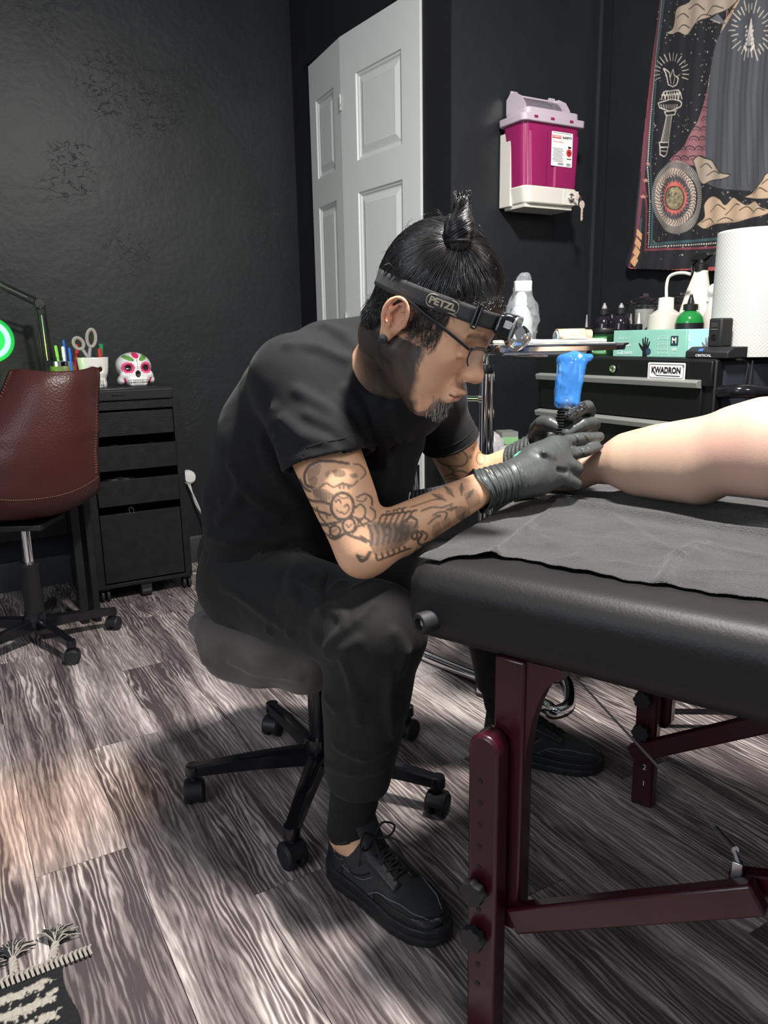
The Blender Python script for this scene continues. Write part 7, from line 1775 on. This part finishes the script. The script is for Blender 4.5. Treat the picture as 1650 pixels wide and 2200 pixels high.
# ---- glasses
M_fr=mat('black_spectacle_frame',(.012,.012,.013),.35); M_len=mat('spectacle_lens',(.9,.9,.9),.03,alpha=.13,spec=1.0)
def gl_(f,s,u): return hd(f,s,u)
glass=None
for s in(-1,1):
    gf=MB(); gf.tube(bez([gl_(-.030,s*.079,.004),gl_(-.014,s*.084,.022),gl_(.02,s*.083,.016),gl_(.06,s*.077,.008),gl_(.096,s*.067,-.001)],22),[.0022]*8+[.0018]*60 if False else .0026,8,flat=.8)
    g_=man.part('spectacle_temple',gf,M_fr,parent=glass); glass=glass or g_
rim=MB()
for s in(-1,1):
    P=[(.098,.066,.001),(.103,.050,.004),(.108,.030,.004),(.110,.014,.000)]
    rim.tube(bez([gl_(a,s*b,c_) for a,b,c_ in P],14),.0026,8)
    rim.tube(bez([gl_(.098,s*.066,.001),gl_(.098,s*.063,-.014),gl_(.101,s*.052,-.024)],8),.0012,6)
rim.tube(bez([gl_(.110,-.014,0),gl_(.114,0,.004),gl_(.110,.014,0)],8),.0018,8); man.part('spectacle_rim',rim,M_fr,parent=glass)
for s in(-1,1):
    out=[(.098,.064,-.002),(.103,.050,.002),(.108,.030,.002),(.109,.015,-.003),(.107,.015,-.018),(.103,.028,-.030),(.100,.045,-.030),(.097,.060,-.022)]
    P=[gl_(a,s*b,c_) for a,b,c_ in out]; cc_=sum(P)/len(P)
    man.part('spectacle_lens',MB().add(P+[cc_+fv*.002],[(i,(i+1)%8,8) for i in range(8)]),M_len,parent=glass,angle=180)
# ear plug and nose ring
man.part('ear_plug',MB().lathe([(0,-.004),(.0065,-.003),(.007,0),(.0065,.003),(0,.004)],hd(-.020,-.087,-.041),18,ax=sv),M_bp)
man.part('nose_ring',MB().tube([hd(.098,-.0185,-.048)+fv*(.004*math.cos(a))+uv*(.0045*math.sin(a)) for a in np.linspace(.3,5.6,16)],.0005,6),M_steel)

# ================================================================ GLOVED HANDS
M_glove=mat('black_nitrile',(.050,.056,.055),.42,bump=(42,.16,'noise'),bump2=(300,.05,'noise'),spec=.5)
def glove(lab,parts,extra,lo,hi,cell=.0016,m=M_glove):
    ops=[(f,'+',k) for f,k in parts]+extra+[(lambda P:.0006*wob(P,150,61),'d',0)]
    V,F=march(ops,lo,hi,cell,1); return man.arr('glove',V,F,m,label=lab),ops
def fing(*P): return chain([at(x,y,Y) for x,y,Y,r in P],[r for *_,r in P])
nh=[(fing((1100,1026,1.365,.030),(1140,1008,1.395,.035),(1190,985,1.430,.030)),.02),(fing((1110,1038,1.365,.026),(1155,1032,1.390,.029),(1196,1024,1.415,.022)),.03),
 (fing((1150,985,1.415,.026),(1195,962,1.440,.020)),.025),
 (fing((1188,958,1.442,.0145),(1222,946,1.462,.0118),(1252,941,1.474,.0112),(1288,938,1.488,.0090)),.012),
 (fing((1196,974,1.430,.0150),(1230,975,1.446,.0120),(1256,970,1.458,.0112),(1283,961,1.478,.0088)),.010),
 (fing((1196,994,1.415,.0155),(1226,1000,1.420,.0145),(1237,1006,1.424,.0138),(1232,1022,1.436,.0112),(1214,1024,1.446,.0092)),.008),
 (fing((1190,1022,1.402,.0150),(1220,1032,1.410,.0128),(1238,1040,1.420,.0105)),.008),
 (fing((1150,985,1.435,.020),(1180,966,1.468,.0140),(1215,962,1.490,.0115)),.014)]
ex=[(chain([at(1168,972,1.372),at(1186,980,1.388)],[.004,.004]),'+',.012),(chain([at(1196,1010,1.385),at(1215,1014,1.395)],[.003,.003]),'-',.008),(chain([at(1200,963,1.42),at(1225,962,1.44)],[.0025,.0025]),'-',.006)]
for k,(x,y,Y) in enumerate(((1238,943,1.458),(1258,940,1.466),(1228,975,1.432),(1250,972,1.445),(1262,968,1.452))): ex.append((cap(at(x-1,y-12,Y),at(x+2,y+12,Y),.0012),'-',.003))
g1,g1ops=glove('near right glove, fingers spread flat',nh,ex,at(1150,1000,1.40)-A([.12,.12,.12]),at(1200,1000,1.42)+A([.13,.13,.12]))
# ruffled cuff of the near glove
ca,cb_=at(1024,1056,1.338),at(1112,1026,1.368); cdir=nrm(cb_-ca); Rc=frame(cdir)
def cuff(u,v):
    a=2*math.pi*v; p=ca+(cb_-ca)*u; r=.0395-.005*u+.0018*math.sin(u*38+1.5*math.sin(a*2))*(.4+.6*math.sin(a*1.5+u*5)**2)+.0016*math.sin(u*85+a*3)+(.003*math.sin(a*5+.6) if u<.02 else 0)+.004*max(0,.12-u)*8*abs(math.sin(a*2.5))
    return p+Rc[0]*math.cos(a)*r+Rc[1]*math.sin(a)*r*.92-cdir*(.006*math.sin(a*3+1)*(1-u)**3)
man.part('glove_cuff',MB().grid(cuff,60,72),M_glove,parent=g1,angle=180,solid=.0007)
fh=[(fing((1148,958,1.600,.026),(1185,945,1.595,.030),(1238,928,1.588,.027)),.02),(fing((1160,975,1.60,.024),(1230,958,1.59,.022)),.02),
 (fing((1246,908,1.585,.0150),(1266,884,1.560,.0135),(1262,874,1.530,.0128),(1252,876,1.508,.0122),(1226,894,1.496,.0112)),.008),
 (fing((1254,928,1.585,.0150),(1276,912,1.555,.0135),(1270,909,1.525,.0130),(1252,911,1.505,.0128),(1218,930,1.494,.0112)),.007),
 (fing((1250,946,1.585,.0145),(1272,934,1.555,.0125),(1262,934,1.520,.0120),(1226,946,1.502,.0105)),.007),
 (fing((1244,962,1.585,.0135),(1262,955,1.558,.0115),(1236,962,1.522,.0100)),.007),
 (fing((1152,955,1.600,.0200),(1156,922,1.572,.0175),(1166,910,1.545,.0165),(1182,911,1.525,.0158),(1198,917,1.513,.0128)),.012)]
g2,g2ops=glove('far left glove, curled around the tattoo machine grip',fh,[],at(1210,930,1.55)-A([.13,.13,.12]),at(1210,930,1.55)+A([.13,.13,.12]))
ca2,cb2_=mid(fe,fw,.72),fw+nrm(fw-fe)*.02; Rc2=frame(nrm(cb2_-ca2))
man.part('glove_cuff',MB().grid(lambda u,v:ca2+(cb2_-ca2)*u+(Rc2[0]*math.cos(2*math.pi*v)+Rc2[1]*math.sin(2*math.pi*v))*(.034+.002*math.sin(u*40+3*math.sin(v*12))),30,40),M_glove,parent=g2,angle=180,solid=.0007)
# ink on the far index fingertip
ik=[(fing((1222,893,1.4865,.0075),(1240,882,1.494,.0070),(1254,872,1.500,.0060)),'+',0),(lambda P:.0035*np.abs(wob(P,330,71))-.002,'d',0)]
V,F=march(ik,at(1238,882,1.49)-.05,at(1238,882,1.49)+.05,.0012,0); man.arr('wet_ink',V,F,mat('wet_black_ink',(.01,.01,.012),.06,spec=.9,coat=.8,bump=(500,.8)),parent=g2,angle=180)

# ================================================================ TATTOO MACHINE
m0,m1=at(1226,800,1.531),at(1209,932,1.507); md=nrm(m1-m0)
def mp(px,py): # point on the machine axis nearest that image height
    t=(py-800)/(932-800); return m0+(m1-m0)*t
tm_=T('tattoo_machine','tattoo machine in blue plastic bag held upright in gloved hand','tattoo machine',loc=m1)
Rm=frame(-md)
gp_=MB(); n=64; gp_.lathe([(0,0)]+[(.0155+.0012*math.sin(z*1.1)+.0004*((i%2)),z/1000) for i,z in enumerate(np.linspace(0,46,60))]+[(.013,.050),(0,.050)],mp(0,932),48,ax=-md)
tm_.part('knit_grip',gp_,mat('black_knit_wrap',(.022,.022,.022),.75,bump=(650,1.0,'voronoi')))
tm_.part('needle_cartridge',MB().lathe([(.009,0),(.009,-.012),(.005,-.030),(.002,-.050),(0,-.052)],mp(0,932),20,ax=-md),mat('clear_tip',(.5,.5,.5),.2,trans=.5))
bag_t=mp(0,770)
tm_.part('silver_collar',MB().lathe([(.0135,0),(.0145,.001),(.0145,.006),(.0135,.007),(.0135,.009),(.0150,.010),(.0150,.016),(.0138,.017),(.0138,.020),(.0148,.021),(.0148,.027),(.012,.028),(0,.028)],mp(0,880),40,ax=-md),M_steel)
tm_.part('machine_body',MB().lathe([(0,0),(.0155,0),(.0165,.004),(.0165,.060),(.014,.066),(0,.066)],mp(0,852),40,ax=-md),mat('blue_black_body',(.02,.035,.10),.3))
bops=[(rbox(mp(0,822),(.0245,.019,.052),.012,Rm),'+',0),(cap(mp(0,775)+Rm[0]*0+A([.020,0,.006]),mp(0,768)+A([.032,0,.0]),.009,.007),'+',.012),(cap(mp(0,772)-A([.018,0,0]),mp(0,764),.008),'+',.012),
 (lambda P:.006*np.abs(wob(P,45,81,(1.4,1.4,.4)))-.003+.0040*np.abs(wob(P,110,82,(1,1,.6)))+.0006*wob(P,380,83),'d',0)]
V,F=march(bops,mp(0,815)-.075,mp(0,815)+.085,.0017,0)
tm_.arr('blue_bag',V,F,mat('blue_bag_film',(.06,.30,.85),.16,alpha=.50,spec=.9),angle=40)
# green and white wipe by the glove cuff
gw=at(1121,981,1.405); gt=T('crumpled_wipe','small crumpled green and white wipe tucked behind the gloved wrist','wipe',loc=gw)
V,F=march([(cap(at(1112,986,1.40),at(1134,972,1.415),.0085,.0095),'+',0),(cap(at(1130,985,1.40),at(1148,990,1.40),.012,.014),'+',.01),(lambda P:.003*np.abs(wob(P,220,91))-.001+.0008*wob(P,700,92),'d',0)],gw-.06,gw+.07,.0016,0)
x_=V@A([1,0,-.4]); k=np.clip((x_-(gw@A([1,0,-.4]))-.006)/.008,0,1)[:,None]; gt.arr('wipe',V,F,mat('wipe_paper',(1,1,1),.7,attr='Col'),col=A([.10,.55,.25])*(1-k)+A([.72,.78,.76])*k,angle=50)
# ribbed strap between the arms
s0,s1,s2,s3=at(884,1070,1.44),at(950,1058,1.43),at(1020,1034,1.41),at(1074,1018,1.392)
sp_=bez([s0,s1,s2,s3],60); stp=T('ribbed_strap','black ribbed fabric strap running between both forearms to the glove','strap',loc=s0)
def strapf(u,v):
    i=u*(len(sp_)-1); a=int(min(i,len(sp_)-2)); p=sp_[a]*(1-i+a)+sp_[a+1]*(i-a); return p+A([.12,.3,.95])*(.0135*(2*v-1))+A([0,-1,0])*(.0012*math.sin(u*150)+.004*math.sin(math.pi*v))
stp.part('strap_band',MB().grid(strapf,360,6),mat('ribbed_grey_fabric',(.030,.031,.036),.8),angle=180,solid=.004)
bq=[s0+A([.010,0,-.016]),s0+A([-.002,0,-.012]),s0+A([-.007,0,.0]),s0+A([-.004,0,.012])]
stp.part('white_end_clip',MB().tube(bez(bq,12),[.0028]+[.0045]*0+[.0035]*0 if False else .0036,10,flat=1.3),M_wht)

# ================================================================ THE CLIENT'S LEG
cl=T('person','person lying on the table, only a bare bent lower leg visible','person',loc=at(1450,1060,1.40))
ank=at(1238,1008,1.545); knee=at(1648,962,1.27)
lops=[(chain([ank,at(1290,1000,1.52),at(1350,990,1.475),at(1420,985,1.43),at(1500,985,1.375),at(1560,975,1.33),knee],[.033,.035,.044,.0560,.0630,.0590,.0600]),'+',.03),
 (cap(at(1380,1010,1.455),at(1500,1012,1.38),.046,.056),'+',.05),(cap(at(1590,935,1.30),at(1640,922,1.27),.034,.038),'+',.05),
 (cap(at(1350,975,1.47),at(1560,940,1.33),.024,.032),'+',.05),
 (cap(knee,knee+A([.30,.02,.02]),.066,.088),'+',.05),(cap(knee+A([.28,.02,.02]),knee+A([.55,.0,.02]),.092,.105),'+',.04),
 (cap(at(1560,1000,1.31),at(1650,1010,1.25),.030),'+',.05),
 (chain([ank,at(1205,1000,1.60),at(1170,1015,1.66)],[.034,.030,.022]),'+',.03),(cap(ank+A([-.01,.0,-.015]),ank+A([-.035,.02,-.03]),.026),'+',.02)]
tz0=ZT+.0075
lops.append((half((0,0,tz0-.001),(0,0,1)),'x',0))
V,F=march(lops[:-1],(.15,.9,.70),(1.45,1.85,1.12),.0042,2)
V[:,2]=np.where((V[:,2]<tz0+.004),tz0+.004-(tz0+.004-V[:,2])*.15,V[:,2])
pal=A([.50,.345,.25]); c=np.tile(pal,(len(V),1)); c*=(1+.03*wob(V,40,95))[:,None]
def spot(px,py,Y,r,colr,a):
    p=at(px,py,Y); m=np.exp(-(np.linalg.norm(V-p,axis=1)/r)**2)[:,None]*a; c[:]=c*(1-m)+A(colr)*m
spot(1560,915,1.28,.07,(.78,.42,.36),.5); spot(1600,1010,1.22,.06,(.74,.42,.36),.45); spot(1300,1040,1.47,.05,(.74,.44,.36),.4); spot(1245,1030,1.5,.03,(.70,.38,.32),.5); spot(1430,1050,1.36,.06,(.76,.48,.38),.4)
for k in range(6): spot(1268+k*5,972-k*2.5,1.492,.006,(.25,.10,.50),.75)
for k in range(8): spot(1404+k*6,917-k*1.2,1.40,.010,(.25,.30,.33),.45)
M_pale=mat('pale_skin',(1,1,1),.45,attr='Col',bump=(300,.04),spec=.4); M_pale.node_tree.nodes['Principled BSDF'].inputs['Subsurface Weight'].default_value=.1
M_pale.node_tree.nodes['Principled BSDF'].inputs['Subsurface Radius'].default_value=(.6,.25,.12); M_pale.node_tree.nodes['Principled BSDF'].inputs['Subsurface Scale'].default_value=.02
cl.arr('body',V,F,M_pale,col=np.clip(c,0,1))
